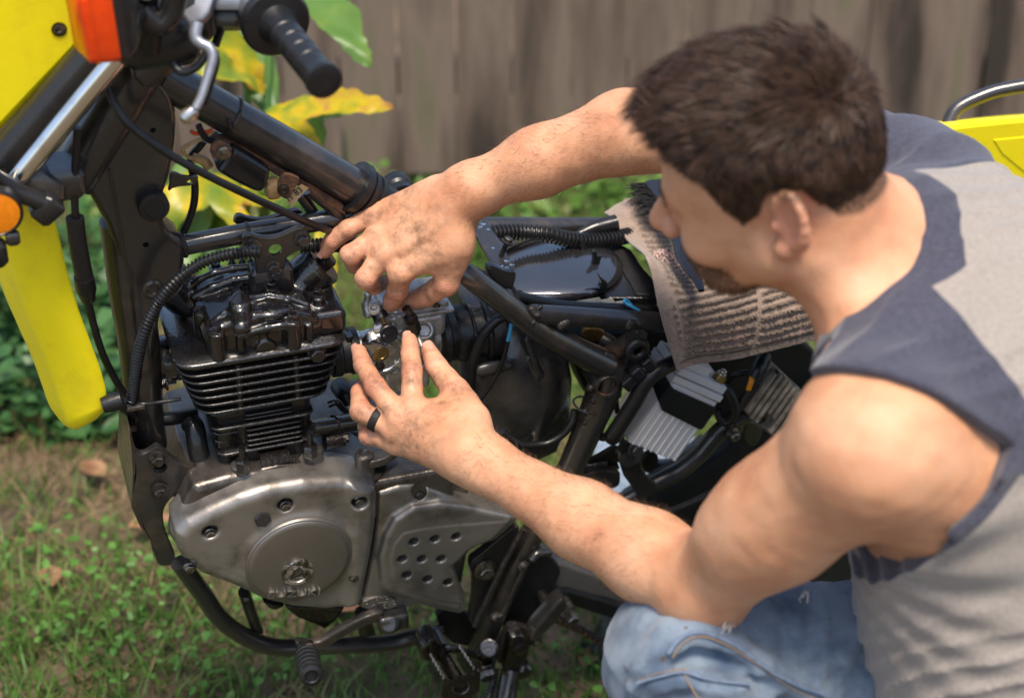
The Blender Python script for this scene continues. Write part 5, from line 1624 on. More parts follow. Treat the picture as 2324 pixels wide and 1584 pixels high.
MB().lathe(sc_ - LL * .004, LL * .9 + UU * .25, [(0, .0085), (.005, .0110), (.007, .0110), (.0082, .0095), (.0074, .006), (.0084, .001)], 34).build('choke_knob', MT['rubber'], CARB)
MB().tube([B(*px('J', (395, 225))[0], .060), B(*px('J', (425, 310))[0], .076)], .0030, 10).build('choke_shaft', MT['brass'], CARB)
MB().tube([B(*px('J', (375, 205))[0], .055), B(*px('J', (400, 262))[0], .062)], .0095, 14).build('choke_nut', MT['rubber'], CARB)
# throttle wheel, spring and stop arm
tw = Vector(M(*J(395, 545, .080)))
pts = []
for k in range(25):
    a_ = R(-150 + k * 10.5)
    pts.append(tw + (EL * math.cos(a_) + UU * math.sin(a_)) * .0265)
mb = MB().tube(pts, .0042, 10)
mb.prism(chaikin([B(*px('J', q_)[0], .080) for q_ in ((245, 455), (300, 470), (370, 455), (440, 490), (480, 460), (530, 510), (520, 545), (450, 560), (430, 600), (350, 590), (310, 530), (260, 480))], 1), -LL * .003, .0006)
TW = mb.build('throttle_wheel', MT['bright'], CARB, sharp=40)
MB().lathe(tw, LL, [(-.004, .0095), (.001, .0095), (.0015, .006), (.0005, .0055)], 22).build('shaft_nut', MT['brass'], CARB)
for k in range(6):
    MB().torus(M(*J(330, 432, .060)) + LL * (.0028 * k), LL, .0125, .0012, 26, 6).build('spring_coil', MT['bright'], CARB)
MB().lathe(B(*px('J', (388, 640))[0], .084), LL, [(-.004, .0052), (.002, .0052), (.003, .003)], 14).build('screw', MT['bolt'], CARB)
MB().tube(spline(Bp('J', [(400, 690), (460, 700), (520, 690), (570, 665)], .080), 4), .0014, 8).build('throttle_wire', MT['bright'], CARB)
plate('wire_stop', 'J', [(505, 625), (560, 600), (560, 660), (520, 650)], .084, .006, 'carb', CARB, .0006)
# plunger cable held between the finger tips
PL = MB().tube(spline(Bp('J', [(600, 165), (625, 210), (640, 250)], .085), 4), [.0052] * 9, 12).build('cable_adjuster', MT['oily'], bike)
MB().tube(Bp('J', [(632, 235), (668, 350)], .088), .0085, 6).build('adjuster_nut', MT['oily'], PL, sharp=30)
MB().tube(Bp('J', [(662, 345), (680, 372)], .089), .0068, 6).build('lock_nut', MT['boltbr'], PL, sharp=30)
a, b = Vector(B(*px('J', (672, 362))[0], .09)), Vector(B(*px('J', (722, 480))[0], .088))
pts, rr = corrugated([a, b], .0046, .0024, .3)
MB().tube(pts, rr, 12).build('spring', MT['bright'], PL)
for x, y in ((430, 150), (852, 130)):
    p = Vector(M(*Shh('J', x, y, .1165)))
    MB().lathe(p, UU, [(-.003, .0048), (.002, .0048), (.0032, .003), (.0022, .001)], 16).build('screw', MT['boltbr'], CARB)
# boot to the air box with its garter spring
ring_x('air_boot', -.016, [(0, .024), (.003, .034), (.010, .035), (.012, .0325), (.020, .0325), (.024, .0355), (.034, .0365), (.042, .0400), (.050, .0410), (.055, .043), (.075, .046)], 'rubber', bike, 44)
pts = [M(.024 - .002, ch, cw) + (UU * math.cos(t) + LL * math.sin(t)) * .0405 for t in np.linspace(0, 2 * PI, 60)]
pts, rr = corrugated(pts, .0024, .0018, .25)
MB().tube(pts, rr, 8).build('garter_spring', MT['bolt'], bike)
MB().torus(M(.040, ch, cw), EL, .043, .004, 44, 10).build('boot_lip', MT['rubber'], bike)
# clutch arm on the case, hoses behind the barrel
ca = Vector(M(*Shh('E', 2130, 900, top)))
CA = MB().lathe(ca, UU, [(-.002, .021), (.003, .021), (.004, .0135), (.012, .0125), (.014, .0118), (.030, .0118), (.032, .010), (.033, .006), (.031, .005)], 26).build('clutch_arm', MT['case'], bike)
MB().prism(chaikin([M(*Shh('E', x, y, top + .026)) for x, y in ((2080, 720), (2200, 700), (2330, 690), (2420, 640), (2440, 680), (2340, 760), (2200, 800), (2100, 800))], 1), -UU * .010, .002).build('arm', MT['case'], CA)
bolt('E', 2250, 800, .085, .0072, .010, CA, 'bolt', axis=LL + EL * .3)
T('case_hose', 'E', [(1900, 110, -.03), (1950, 180, -.01), (2000, 280, .0)], .012, 'rubber', bike)
T('gear_cable', 'E', [(1950, 540, .02), (2120, 552, .03), (2300, 560, .03)], .003, 'rubber', bike)
T('case_wire', 'E', [(1800, 280, .03), (1880, 260, .03), (1950, 330, .02), (2050, 360, .0)], .0045, 'oily', bike)
for x, y in ((430, 130), (500, 170), (580, 180), (640, 220), (540, 240)):
    MB().lathe(B(*px('G', (x, y))[0], .06), UU, [(-.012, .012), (.006, .011), (.01, .006)], 12).build('linkage', MT['oily'], bike)
# ---- yellow tail with grab rail
tl = [(2090, 300), (2140, 282), (2330, 262), (2450, 255), (2450, 520), (2330, 470), (2200, 420), (2120, 380)]
TAIL = MB().prism(chaikin(Bp('V', tl, -.02), 1), -UU * .03 + LL * -.06, .010).build('rear_fender', MT['yellow'], bike, sharp=60)
MB().prism(Bp('V', [(2255, 318), (2450, 300), (2450, 400), (2330, 395), (2275, 350)], -.019), -LL * .002, .001).build('recess', MT['yellow'], TAIL, sharp=40)
MB().tube(spline([C(x, y, 2.10) for x, y in ((2148, 300), (2158, 268), (2175, 245), (2220, 222), (2280, 203), (2420, 180))], 6), .0095, 16).build('grab_rail', MT['frame'], bike)
T('tail_frame', 'V', [(1690, 741, .10), (1900, 660, .08), (2150, 500, .03), (2260, 430, 0)], .0122, 'frame', FRAME, None, 16)
# ------------------------------------------------------------------ the person
def A3(v):
    return np.array(tuple(v), float)
def Cn(x, y, d):
    return A3(C(x, y, d))
def Cf(fr, x, y, d):
    X_, Y_ = px(fr, (x, y))[0]
    return Cn(X_, Y_, d)

SLD, ELB, WRL = Cn(1985, 1015, 1.30), Cn(1596, 1325, 1.50), Cn(1098, 1050, 1.675)
SRD, ERB, WRR = Cn(2060, 425, 1.57), Cn(1570, 298, 1.66), Cn(1062, 436, 1.735)
person = empty('person', (float(ELB[0]) + .25, float(ELB[1]), 0), 'person in sleeveless grey and navy shirt and jeans, both hands on the carburettor', 'person')

HF = A3(CV(-.85, .09, .52)); HF /= np.linalg.norm(HF)
wu = A3(CV(-.40, -.82, -.41))
HU = wu - HF * (wu @ HF); HU /= np.linalg.norm(HU)
HLv = np.cross(HU, HF)
HS = .995
HC = Cn(1768, 422, 1.39)
def hp_(f, u, l):
    u = u if u > -.02 else -.02 + (u + .02) * .64
    return HC + (HF * f + HU * u + HLv * l) * HS
HAX = (HF, HU, HLv)
NB = Cn(2040, 590, 1.455)                       # root of the neck

bd = Sdf(.0018)
# head
bd.ell(hp_(-.008, .038, 0), np.array((.088, .082, .076)) * HS, HAX, k=.02)
bd.ell(hp_(.034, .036, 0), np.array((.060, .066, .064)) * HS, HAX, k=.03)
bd.cone(hp_(.040, -.010, 0), hp_(.056, -.078, 0), .056 * HS, .036 * HS, k=.03)
for s_ in (-1, 1):
    bd.cone(hp_(-.004, -.050, .054 * s_), hp_(.062, -.096, .018 * s_), .019 * HS, .018 * HS, k=.022)
    bd.ell(hp_(.060, -.026, .043 * s_), np.array((.026, .022, .020)) * HS, HAX, k=.02)
    bd.cone(hp_(.074, .026, .044 * s_), hp_(.090, .024, .010 * s_), .011 * HS, .011 * HS, k=.014)
bd.ball(hp_(.076, -.098, 0), .021 * HS, k=.018)
bd.ball(hp_(.082, -.062, 0), .020 * HS, k=.02)
bd.cone(hp_(.092, .020, 0), hp_(.121, -.014, 0), .008 * HS, .0125 * HS, k=.012)
for s_ in (-1, 1):
    bd.ball(hp_(.108, -.021, .012 * s_), .0095 * HS, k=.008)
    bd.ball(hp_(.097, .003, .034 * s_), .0125 * HS, k=.012, mode='s')
    bd.ball(hp_(.078, .003, .033 * s_), .0135 * HS, k=.004)
    bd.cone(hp_(.100, -.060, 0), hp_(.088, -.063, .022 * s_), .0075 * HS, .004 * HS, k=.007)
    bd.cone(hp_(.098, -.071, 0), hp_(.088, -.069, .020 * s_), .0080 * HS, .004 * HS, k=.006)
# ears
for s_ in (-1, 1):
    o_ = hp_(-.034, .003, .078 * s_)
    fw = HF * .93 + HLv * (-.38 * s_)
    fw /= np.linalg.norm(fw)
    upv = HU * .97 - HF * .22; upv /= np.linalg.norm(upv)
    nn = np.cross(upv, fw); nn /= np.linalg.norm(nn)
    if nn @ (HLv * s_) < 0:
        nn = -nn
    bd.ell(o_, np.array((.0185, .0295, .0068)) * HS, (fw, upv, nn), k=.006)
    bd.ell(o_ - fw * .006 * HS - upv * .002 + nn * .006, np.array((.0115, .021, .006)) * HS, (fw, upv, nn), k=.004, mode='s')
    for k in range(9):
        a_ = R(-60 + k * 23)
        b_ = R(-60 + (k + 1) * 23)
        q0 = o_ + (-fw * (math.cos(a_) * .0165) + upv * (math.sin(a_) * .0268)) * HS + nn * .004
        q1 = o_ + (-fw * (math.cos(b_) * .0165) + upv * (math.sin(b_) * .0268)) * HS + nn * .004
        bd.cone(q0, q1, .0042 * HS, .0042 * HS, k=.003)
    bd.ball(o_ + (fw * .008 - upv * .027) * HS + nn * .002, .0075 * HS, k=.006)
    bd.ball(o_ + (fw * .014 - upv * .004) * HS + nn * .003, .006 * HS, k=.004)
# neck and shoulders
bd.cone(hp_(-.034, -.045, 0), NB, .057 * HS, .064, k=.03)
bd.cone(hp_(-.010, -.060, .030), NB + (SLD - NB) * .35, .026, .034, k=.04)
bd.cone(NB, NB + (SLD - NB) * .8, .056, .055, k=.05)
bd.cone(NB, NB + (SRD - NB) * .8, .046, .044, k=.03)
# chest under the shirt
LAT = SLD - SRD; LAT /= np.linalg.norm(LAT)
CHC, PEC = Cn(2195, 800, 1.46), Cn(2285, 1600, 1.61)
bd.cone(CHC + LAT * .075, CHC * .5 + PEC * .5 + LAT * .075, .108, .104, k=.05)
bd.cone(CHC - LAT * .075, CHC * .5 + PEC * .5 - LAT * .075, .108, .104, k=.05)
# left (near) arm
bd.ball(SLD + A3(CV(-.005, -.004, .0)), .057, k=.03)
bd.cone(SLD, Cn(1770, 1180, 1.40), .058, .0505, k=.03)
bd.cone(Cn(1770, 1180, 1.40), ELB, .0505, .042, k=.03)
bd.cone(Cn(1830, 1110, 1.355), Cn(1690, 1215, 1.42), .044, .041, k=.03)
bd.ball(Cn(1600, 1362, 1.50), .030, k=.03)
bd.cone(ELB, Cn(1470, 1262, 1.55), .041, .0435, k=.02)
bd.cone(Cn(1470, 1262, 1.55), Cn(1320, 1180, 1.60), .0435, .038, k=.02)
bd.cone(Cn(1320, 1180, 1.60), WRL, .038, .0268, k=.02)
bd.cone(SLD, Cn(2150, 1100, 1.36), .054, .068, k=.04)
# right (far) arm
bd.ball(SRD, .050, k=.03)
bd.cone(SRD, ERB, .050, .045, k=.03)
bd.cone(ERB, Cn(1420, 300, 1.675), .043, .042, k=.02)
bd.cone(Cn(1420, 300, 1.675), Cn(1220, 368, 1.71), .042, .0355, k=.02)
bd.cone(Cn(1220, 368, 1.71), WRR, .0355, .0268, k=.02)

FING = []
def finger(fr, pts, rads, k=.003, kb=.006, fill=0):
    q = [Cf(fr, *p) for p in pts]
    for i in range(len(q) - 1):
        mid = q[i] * .5 + q[i + 1] * .5
        rm = (rads[i] + rads[i + 1]) * .5 * .94
        bd.cone(q[i], mid, rads[i], rm, k=kb if i == 0 else k)
        bd.cone(mid, q[i + 1], rm, rads[i + 1], k=k)
    FING.append(q)
    return q
# right hand, back uppermost, fingertips on the carburettor top
rh_w = ('I', 1500, 420, 1.745)
carp = [('I', 1330, 340, 1.752), ('I', 1370, 470, 1.742), ('I', 1420, 620, 1.738), ('I', 1470, 780, 1.742)]
mcp = [('I', 655, 575, 1.775), ('I', 720, 790, 1.758), ('I', 800, 960, 1.748), ('I', 960, 1165, 1.745)]
for (c_, m_, r0, r1) in zip(carp, mcp, (.0195, .0205, .0205, .0200), (.0120, .0126, .0130, .0130)):
    bd.cone(Cf(*c_), Cf(*m_), r0, r1, k=.012)
bd.cone(WRR, Cf('I', 1420, 560, 1.745), .028, .025, k=.025)
for m_ in mcp:
    bd.ball(Cf(*m_) + A3(C_F) * -.002, .0124, k=.008)
R_P = finger('I', [(655, 580, 1.775), (420, 715, 1.772), (265, 830, 1.778), (188, 935, 1.788)], (.0118, .0110, .0100, .0084))
R_R = finger('I', [(715, 790, 1.760), (445, 970, 1.750), (500, 1070, 1.785), (640, 1100, 1.808)], (.0122, .0114, .0106, .009))
R_M = finger('I', [(790, 965, 1.752), (600, 1215, 1.750), (690, 1285, 1.790), (800, 1250, 1.812)], (.0126, .0118, .0108, .009))
R_I = finger('I', [(965, 1150, 1.748), (930, 1330, 1.768), (880, 1435, 1.796), (855, 1475, 1.806)], (.0132, .0122, .0110, .0095))
R_T = finger('I', [(1500, 900, 1.748), (1430, 1260, 1.765), (1220, 1395, 1.792), (1030, 1455, 1.808)], (.022, .0150, .0125, .0100), kb=.025)
bd.cone(Cf('I', 1480, 960, 1.757), Cf('I', 1220, 1000, 1.758), .017, .011, k=.015)
# left hand, holding the cable against the carburettor
carp = [('J', 1130, 1240, 1.690), ('J', 1110, 1310, 1.684), ('J', 1080, 1380, 1.684), ('J', 1040, 1440, 1.690)]
mcp = [('J', 655, 985, 1.728), ('J', 545, 1075, 1.728), ('J', 505, 1170, 1.735), ('J', 520, 1270, 1.745)]
for (c_, m_, r0, r1) in zip(carp, mcp, (.0210, .0210, .0205, .0195), (.0132, .0132, .0126, .0118)):
    bd.cone(Cf(*c_), Cf(*m_), r0, r1, k=.012)
bd.cone(WRL, Cf('J', 1080, 1330, 1.688), .0285, .025, k=.025)
for m_ in mcp:
    bd.ball(Cf(*m_) + A3(C_F) * -.002, .0124, k=.008)
L_I = finger('J', [(655, 975, 1.728), (648, 690, 1.748), (638, 535, 1.765), (628, 432, 1.778)], (.0130, .0120, .0108, .0088))
L_M = finger('J', [(550, 1065, 1.728), (345, 810, 1.742), (245, 635, 1.765), (213, 525, 1.782)], (.0128, .0120, .0108, .0088))
L_R = finger('J', [(510, 1165, 1.735), (225, 1020, 1.742), (222, 865, 1.768), (275, 790, 1.795)], (.0122, .0122, .0108, .009))
L_P = finger('J', [(525, 1270, 1.745), (290, 1215, 1.758), (275, 1140, 1.785), (330, 1090, 1.805)], (.0116, .0110, .0100, .0085))
L_T = finger('J', [(1130, 1080, 1.712), (1010, 850, 1.742), (850, 650, 1.765), (790, 525, 1.780)], (.021, .0155, .0128, .0098), kb=.025)
bd.cone(Cf('J', 1060, 1000, 1.727), Cf('J', 850, 1000, 1.738), .017, .012, k=.015)
bd.cone(Cf('J', 1000, 1170, 1.712), Cf('J', 760, 1130, 1.738), .017, .015, k=.015)
# tendons and veins on the backs of the hands
def sinew(fr, pts, r):
    q = [Cf(fr, *p) for p in pts]
    for a_, b_ in zip(q, q[1:]):
        bd.cone(a_, b_, r, r, k=.007)
sinew('I', [(1380, 520, 1.722), (1150, 650, 1.728), (900, 800, 1.738)], .0030)
sinew('I', [(1420, 640, 1.720), (1200, 780, 1.725), (980, 940, 1.733)], .0030)
sinew('J', [(1020, 1300, 1.668), (850, 1180, 1.695), (700, 1060, 1.713)], .0030)
sinew('J', [(1000, 1360, 1.668), (820, 1260, 1.695), (620, 1160, 1.715)], .0030)
# subtle unevenness of skin
def wob(X, Y, Z):
    return .0006 * np.sin(X * 95 + np.sin(Y * 60) * 2) * np.sin(Y * 88 + np.sin(Z * 70) * 2) * np.sin(Z * 92 + 1)
bd.func(wob, (-9, -9, -9), (9, 9, 9), 0, 'd')
V_, F_ = bd.mesh(smooth=2)

# colour of the skin as a per-vertex attribute: hair roots, beard shadow, grease on the hands
def headc(P_):
    q = (P_ - HC) / HS
    return q @ HF, q @ HU, q @ HLv
hf, hu, hl = headc(V_)
rad_h = np.sqrt(hf ** 2 + hu ** 2 + hl ** 2)
def smooth01(x, a, b):
    t = np.clip((x - a) / (b - a), 0, 1)
    return t * t * (3 - 2 * t)
def hairline(f, u, l):
    """positive inside the hair region"""
    al = np.abs(l)
    front = np.interp(f, [-.2, -.080, -.064, -.050, -.020, -.006, .012, .030, .048, .064, .082, .12], [-.022, -.022, -.014, .022, .030, .010, .000, .040, .060, .074, .086, .10])
    return u - front
ha = hairline(hf, hu, hl)
m_hair_v = smooth01(ha, -.002, .006) * (rad_h < .15)
beard = (smooth01(hf, .038, .062) * smooth01(-hu, .034, .048) + .8 * smooth01(hf, .085, .095) * smooth01(-hu, .042, .05)) * (rad_h < .16) * (1 - smooth01(np.abs(hl), .045, .065))
beard = np.clip(beard + .55 * smooth01(hf, -.01, .02) * smooth01(-hu, .06, .085) * (rad_h < .16), 0, 1)
hands = np.zeros(len(V_))
for c_, r_ in ((Cf('I', 900, 900, 1.76), .085), (Cf('J', 560, 950, 1.745), .095)):
    hands = np.maximum(hands, 1 - smooth01(np.linalg.norm(V_ - c_, axis=1), r_ * .6, r_ * 1.35))
red = np.zeros(len(V_))
for q in (R_P, R_R, R_M, R_I, R_T, L_I, L_M, L_R, L_P, L_T):
    for j, p in enumerate(q):
        r_ = .016 if j < 3 else .012
        red = np.maximum(red, (.75 if j < 3 else .9) * np.exp(-(np.linalg.norm(V_ - p, axis=1) / r_) ** 2))
for s_ in (-1, 1):
    red = np.maximum(red, .9 * np.exp(-(np.linalg.norm(V_ - hp_(-.034, .003, .084 * s_), axis=1) / .030) ** 2))
red = np.maximum(red, .7 * np.exp(-(np.linalg.norm(V_ - hp_(.117, -.016, 0), axis=1) / .022) ** 2))
crz = np.zeros((len(V_), 2))
for q in FING:
    for j in (1, 2):
        t = q[j] - q[j - 1] if j == 1 else q[j + 1] - q[j]
        t = t / np.linalg.norm(t)
        rel = V_ - q[j]
        dl = rel @ t
        rr_ = np.linalg.norm(rel - dl[:, None] * t, axis=1)
        mk = np.exp(-(dl / .0055) ** 2) * (rr_ < .018)
        b_ = mk > crz[:, 1]
        crz[b_, 0] = dl[b_]
        crz[b_, 1] = mk[b_]
brow = smooth01(hf, .062, .074) * np.exp(-((hu - .026) / .005) ** 2) * smooth01(np.abs(hl), .008, .016) * (1 - smooth01(np.abs(hl), .046, .054)) * (rad_h < .14)
beard = np.maximum(beard, brow)
red = np.maximum(red, .8 * crz[:, 1])
body = np_mesh('body', V_, F_, [MT.setdefault('skin', bpy.data.materials.new('skin'))], person)
att = body.data.color_attributes.new('skin_map', 'FLOAT_COLOR', 'POINT')
att.data.foreach_set('color', np.stack([np.maximum(m_hair_v, beard * .82), hands, red, np.ones(len(V_))], 1).astype(np.float32).ravel())
at2 = body.data.color_attributes.new('joint_map', 'FLOAT_COLOR', 'POINT')
at2.data.foreach_set('color', np.stack([crz[:, 0] * 20 + .5, crz[:, 1], crz[:, 1] * 0, np.ones(len(V_))], 1).astype(np.float32).ravel())
m = MT['skin']
m.use_nodes = True
N, Lk, p = nodes_of(m)
p.inputs['Roughness'].default_value = .48
p.inputs['Specular IOR Level'].default_value = .35
p.inputs['Subsurface Weight'].default_value = .22
p.inputs['Subsurface Radius'].default_value = (1.0, .32, .16)
p.inputs['Subsurface Scale'].default_value = .006
tc = N.new('ShaderNodeTexCoord')
def nz(scale, det=4, ro=.6):
    t = N.new('ShaderNodeTexNoise')
    t.inputs['Scale'].default_value = scale
    t.inputs['Detail'].default_value = det
    t.inputs['Roughness'].default_value = ro
    Lk(tc.outputs['Object'], t.inputs['Vector'])
    return t
def ramp(src, stops):
    r = N.new('ShaderNodeValToRGB')
    while len(r.color_ramp.elements) < len(stops):
        r.color_ramp.elements.new(.5)
    for e, (pos, c) in zip(r.color_ramp.elements, stops):
        e.position = pos
        e.color = (*c, 1)
    Lk(src, r.inputs[0])
    return r
def mixc(fac, a, b, mode='MIX'):
    x = N.new('ShaderNodeMix')
    x.data_type = 'RGBA'
    x.blend_type = mode
    if isinstance(fac, float):
        x.inputs[0].default_value = fac
    else:
        Lk(fac, x.inputs[0])
    for sock, v in ((x.inputs[6], a), (x.inputs[7], b)):
        if isinstance(v, tuple):
            sock.default_value = (*v, 1)
        else:
            Lk(v, sock)
    return x.outputs[2]
def mth(op, a, b=None):
    x = N.new('ShaderNodeMath')
    x.operation = op
    for s_, v in zip(x.inputs, (a, b)):
        if v is None:
            continue
        if isinstance(v, (int, float)):
            s_.default_value = v
        else:
            Lk(v, s_)
    return x.outputs[0]
base = ramp(nz(14).outputs['Fac'], [(.30, (0.45, 0.200, 0.105)), (.50, (0.555, 0.285, 0.158)), (.70, (0.62, 0.350, 0.212))])
at = N.new('ShaderNodeVertexColor')
at.layer_name = 'skin_map'
sep = N.new('ShaderNodeSeparateColor')
Lk(at.outputs[0], sep.inputs[0])
mot = ramp(nz(46, 5, .7).outputs['Fac'], [(.42, (0, 0, 0)), (.72, (1, 1, 1))])
col0 = mixc(mth('MULTIPLY', mot.outputs[0], .13), base.outputs[0], (0.52, 0.215, 0.15))
col = mixc(mth('MULTIPLY', sep.outputs[2], .62), col0, (0.52, 0.20, 0.14))
# freckles and moles
vo = N.new('ShaderNodeTexVoronoi')
vo.inputs['Scale'].default_value = 26
Lk(tc.outputs['Object'], vo.inputs['Vector'])
fr_ = ramp(vo.outputs['Distance'], [(.045, (1, 1, 1)), (.085, (0, 0, 0))])
fr2 = ramp(nz(9, 2).outputs['Fac'], [(.63, (0, 0, 0)), (.69, (1, 1, 1))])
fm = mth('MULTIPLY', fr_.outputs[0], fr2.outputs[0])
col = mixc(mth('MULTIPLY', fm, .5), col, (0.20, 0.075, 0.035))
# grease smears on the hands
gr = ramp(nz(38, 8, .75).outputs['Fac'], [(.46, (0, 0, 0)), (.70, (1, 1, 1))])
col = mixc(mth('MULTIPLY', mth('MULTIPLY', gr.outputs[0], sep.outputs[1]), .88), col, (0.085, 0.055, 0.035))
hr = ramp(nz(420, 2).outputs['Fac'], [(.35, (.5, .5, .5)), (.6, (1, 1, 1))])
col = mixc(mth('MULTIPLY', sep.outputs[0], hr.outputs[0]), col, (0.045, 0.025, 0.014))
Lk(col, p.inputs['Base Color'])
bp = N.new('ShaderNodeBump')
bp.inputs['Strength'].default_value = .5
bp.inputs['Distance'].default_value = .0012
hgt = mth('ADD', mth('MULTIPLY', nz(130, 5, .65).outputs['Fac'], 1.0), mth('MULTIPLY', nz(520, 2).outputs['Fac'], .5))
a2 = N.new('ShaderNodeVertexColor')
a2.layer_name = 'joint_map'
s2 = N.new('ShaderNodeSeparateColor')
Lk(a2.outputs[0], s2.inputs[0])
ph_ = mth('ADD', mth('MULTIPLY', s2.outputs[0], 2 * PI / (20 * .0026)), mth('MULTIPLY', nz(160, 2).outputs['Fac'], 5.0))
wr = mth('MULTIPLY', mth('SINE', ph_), s2.outputs[1])
hgt = mth('ADD', hgt, mth('MULTIPLY', wr, .42))
Lk(hgt, bp.inputs['Height'])
Lk(bp.outputs[0], p.inputs['Normal'])

# finger nails
m_nail = mat('finger_nail', (0.56, 0.30, 0.22), .28, 0, .5, var=.15, vscale=80)
def nail(q, up, r):
    """on the back of the last finger joint; up = outward direction of the nail"""
    a_, b_ = Vector(q[-2]), Vector(q[-1])
    t = (b_ - a_).normalized()
    u = Vector(tuple(up))
    u = (u - t * u.dot(t)).normalized()
    s = t.cross(u)
    rings = []
    for k in range(6):
        v = k / 5
        row = []
        for j in range(7):
            w_ = (j / 6 - .5) * 2
            ww = r * .78 * (1 - .12 * v if v < .8 else 1 - .35 * (v - .6))
            row.append(b_ + t * (r * (-.85 + 1.75 * v)) + s * (ww * w_) + u * (r * (1.04 - .42 * w_ * w_ - .10 * max(0, v - .5))))
        rings.append(row)
    V2 = [p_ for r2 in rings for p_ in r2]
    f2 = [(i * 7 + j, i * 7 + j + 1, (i + 1) * 7 + j + 1, (i + 1) * 7 + j) for i in range(5) for j in range(6)]
    n0 = len(V2)
    V2 += [p_ - u * .0012 for p_ in V2]
    f2 += [tuple(i + n0 for i in f[::-1]) for f in f2]
    MB().add(V2, f2).build('fingernail', m_nail, person, sharp=180)
nail(R_P, CV(-.85, .25, -.45), .0082)
nail(R_T, CV(-.1, .5, -.85), .0100)
nail(L_T, CV(.35, -.35, -.85), .0098)
nail(L_I, CV(-.55, -.2, -.8), .0088)
nail(L_M, CV(-.75, .1, -.65), .0088)
# black band on the ring finger
a_, b_ = Vector(L_R[0]), Vector(L_R[1])
rc_ = a_.lerp(b_, .55)
ax_ = (b_ - a_).normalized()
MB().lathe(rc_, ax_, [(-.0045, .0118), (-.0045, .0132), (-.003, .0138), (.003, .0138), (.0045, .0132), (.0045, .0118)], 36, caps=False).build('ring', MT['matte'], person, sharp=50)

# ---- hair: a soft cap under many strands
hd = Sdf(.0026)
hd.ell(hp_(-.008, .043, 0), np.array((.095, .090, .082)) * HS, HAX, k=.02)
hd.ell(hp_(.034, .050, 0), np.array((.066, .068, .068)) * HS, HAX, k=.03)
def hcut(X, Y, Z):
    f = ((X - HC[0]) * HF[0] + (Y - HC[1]) * HF[1] + (Z - HC[2]) * HF[2]) / HS
    u = ((X - HC[0]) * HU[0] + (Y - HC[1]) * HU[1] + (Z - HC[2]) * HU[2]) / HS
    return -(hairline(f, u, 0) - .004) * .7
hd.func(hcut, HC - .3, HC + .3, 0, 'i')
def hbump(X, Y, Z):
    return .0018 * np.sin(X * 70 + 3 * np.sin(Z * 47)) * np.sin(Y * 83 + 2 * np.sin(X * 59))
hd.func(hbump, HC - .3, HC + .3, 0, 'd')
HV, HFc = hd.mesh(smooth=1)
m_hair = mat('brown_hair', (0.028, 0.016, 0.010), .46, 0, .45, col2=(0.022, 0.013, 0.009), vscale=60)
hair = np_mesh('hair', HV, HFc, m_hair, person)
# strands
nf = len(HFc)
cen = HV[HFc].mean(1)
e1 = HV[HFc[:, 1]] - HV[HFc[:, 0]]; e2 = HV[HFc[:, 2]] - HV[HFc[:, 0]]
nrm = np.cross(e1, e2); nrm /= np.linalg.norm(nrm, axis=1)[:, None] + 1e-12
f_, u_, l_ = headc(cen)
out = ((cen - HC) * nrm).sum(1) > .02
pick = nrng.choice(np.nonzero(out)[0], 60000)
root = cen[pick] + nrng.normal(0, .0012, (len(pick), 3))
nn = nrm[pick]
f_, u_, l_ = f_[pick], u_[pick], l_[pick]
hl_ = hairline(f_, u_, l_)
topness = smooth01(u_, .05, .10)
length = (.011 + .019 * topness + .016 * smooth01(f_, .02, .07) * topness) * np.clip(.18 + hl_ / .045, .15, 1) * nrng.uniform(.7, 1.25, len(pick))
# flow: forward on the top, down on the sides, whorl at the back
flow = HF[None] * (.9 * topness + .15)[:, None] - HU[None] * (1 - topness)[:, None] * .9
swirl = np.sin(f_ * 23 + u_ * 31 + 2 * np.sin(l_ * 33 + f_ * 17)) * .5 + np.sin(f_ * 61 - l_ * 47 + 2.5 * np.sin(u_ * 41)) * .35
ncl = 1500
cidx = nrng.choice(len(pick), ncl, replace=False)
ccen = root[cidx]
own = np.empty(len(pick), int)
for a0 in range(0, len(pick), 4000):
    d2_ = ((root[a0:a0 + 4000, None, :] - ccen[None]) ** 2).sum(2)
    own[a0:a0 + 4000] = d2_.argmin(1)
cn_ = nrng.normal(0, .24, (ncl, 3))
clen = nrng.uniform(.75, 1.3, ncl)
flow += HLv[None] * swirl[:, None] * .6 + nrng.normal(0, .12, flow.shape) + cn_[own]
length = length * clen[own]
flow -= nn * (flow * nn).sum(1)[:, None]
flow /= np.linalg.norm(flow, axis=1)[:, None] + 1e-9
lift = (.30 + .30 * topness)[:, None]
d0 = nn * lift + flow
d0 /= np.linalg.norm(d0, axis=1)[:, None]
wid = nrng.uniform(.00018, .00042, len(pick))[:, None]
side = np.cross(d0, nn + nrng.normal(0, .5, nn.shape)); side /= np.linalg.norm(side, axis=1)[:, None] + 1e-9
L_ = length[:, None]
k1 = root + d0 * L_ * .5
k2 = root + d0 * L_ * .8 + flow * L_ * .25 - nn * L_ * .08
ctip = np.stack([np.bincount(own, k2[:, d_], ncl) for d_ in range(3)], 1) / np.maximum(np.bincount(own, minlength=ncl), 1)[:, None]
k2 = k2 * .72 + ctip[own] * .28
P_ = np.stack([root - side * wid, root + side * wid, k1 - side * wid * .8, k1 + side * wid * .8, k2], 1).reshape(-1, 3)
o = np.arange(len(pick))[:, None] * 5
Fs = np.concatenate([o + [[0, 1, 2]], o + [[1, 3, 2]], o + [[2, 3, 4]]], 0)
m_str = mat('hair_strand', (0.070, 0.037, 0.021), .45, 0, .3, col2=(0.022, 0.012, 0.008), vscale=90)
st = np_mesh('hair_strands', P_, Fs, m_str, hair, smooth=False)
st['kind'] = 'stuff'
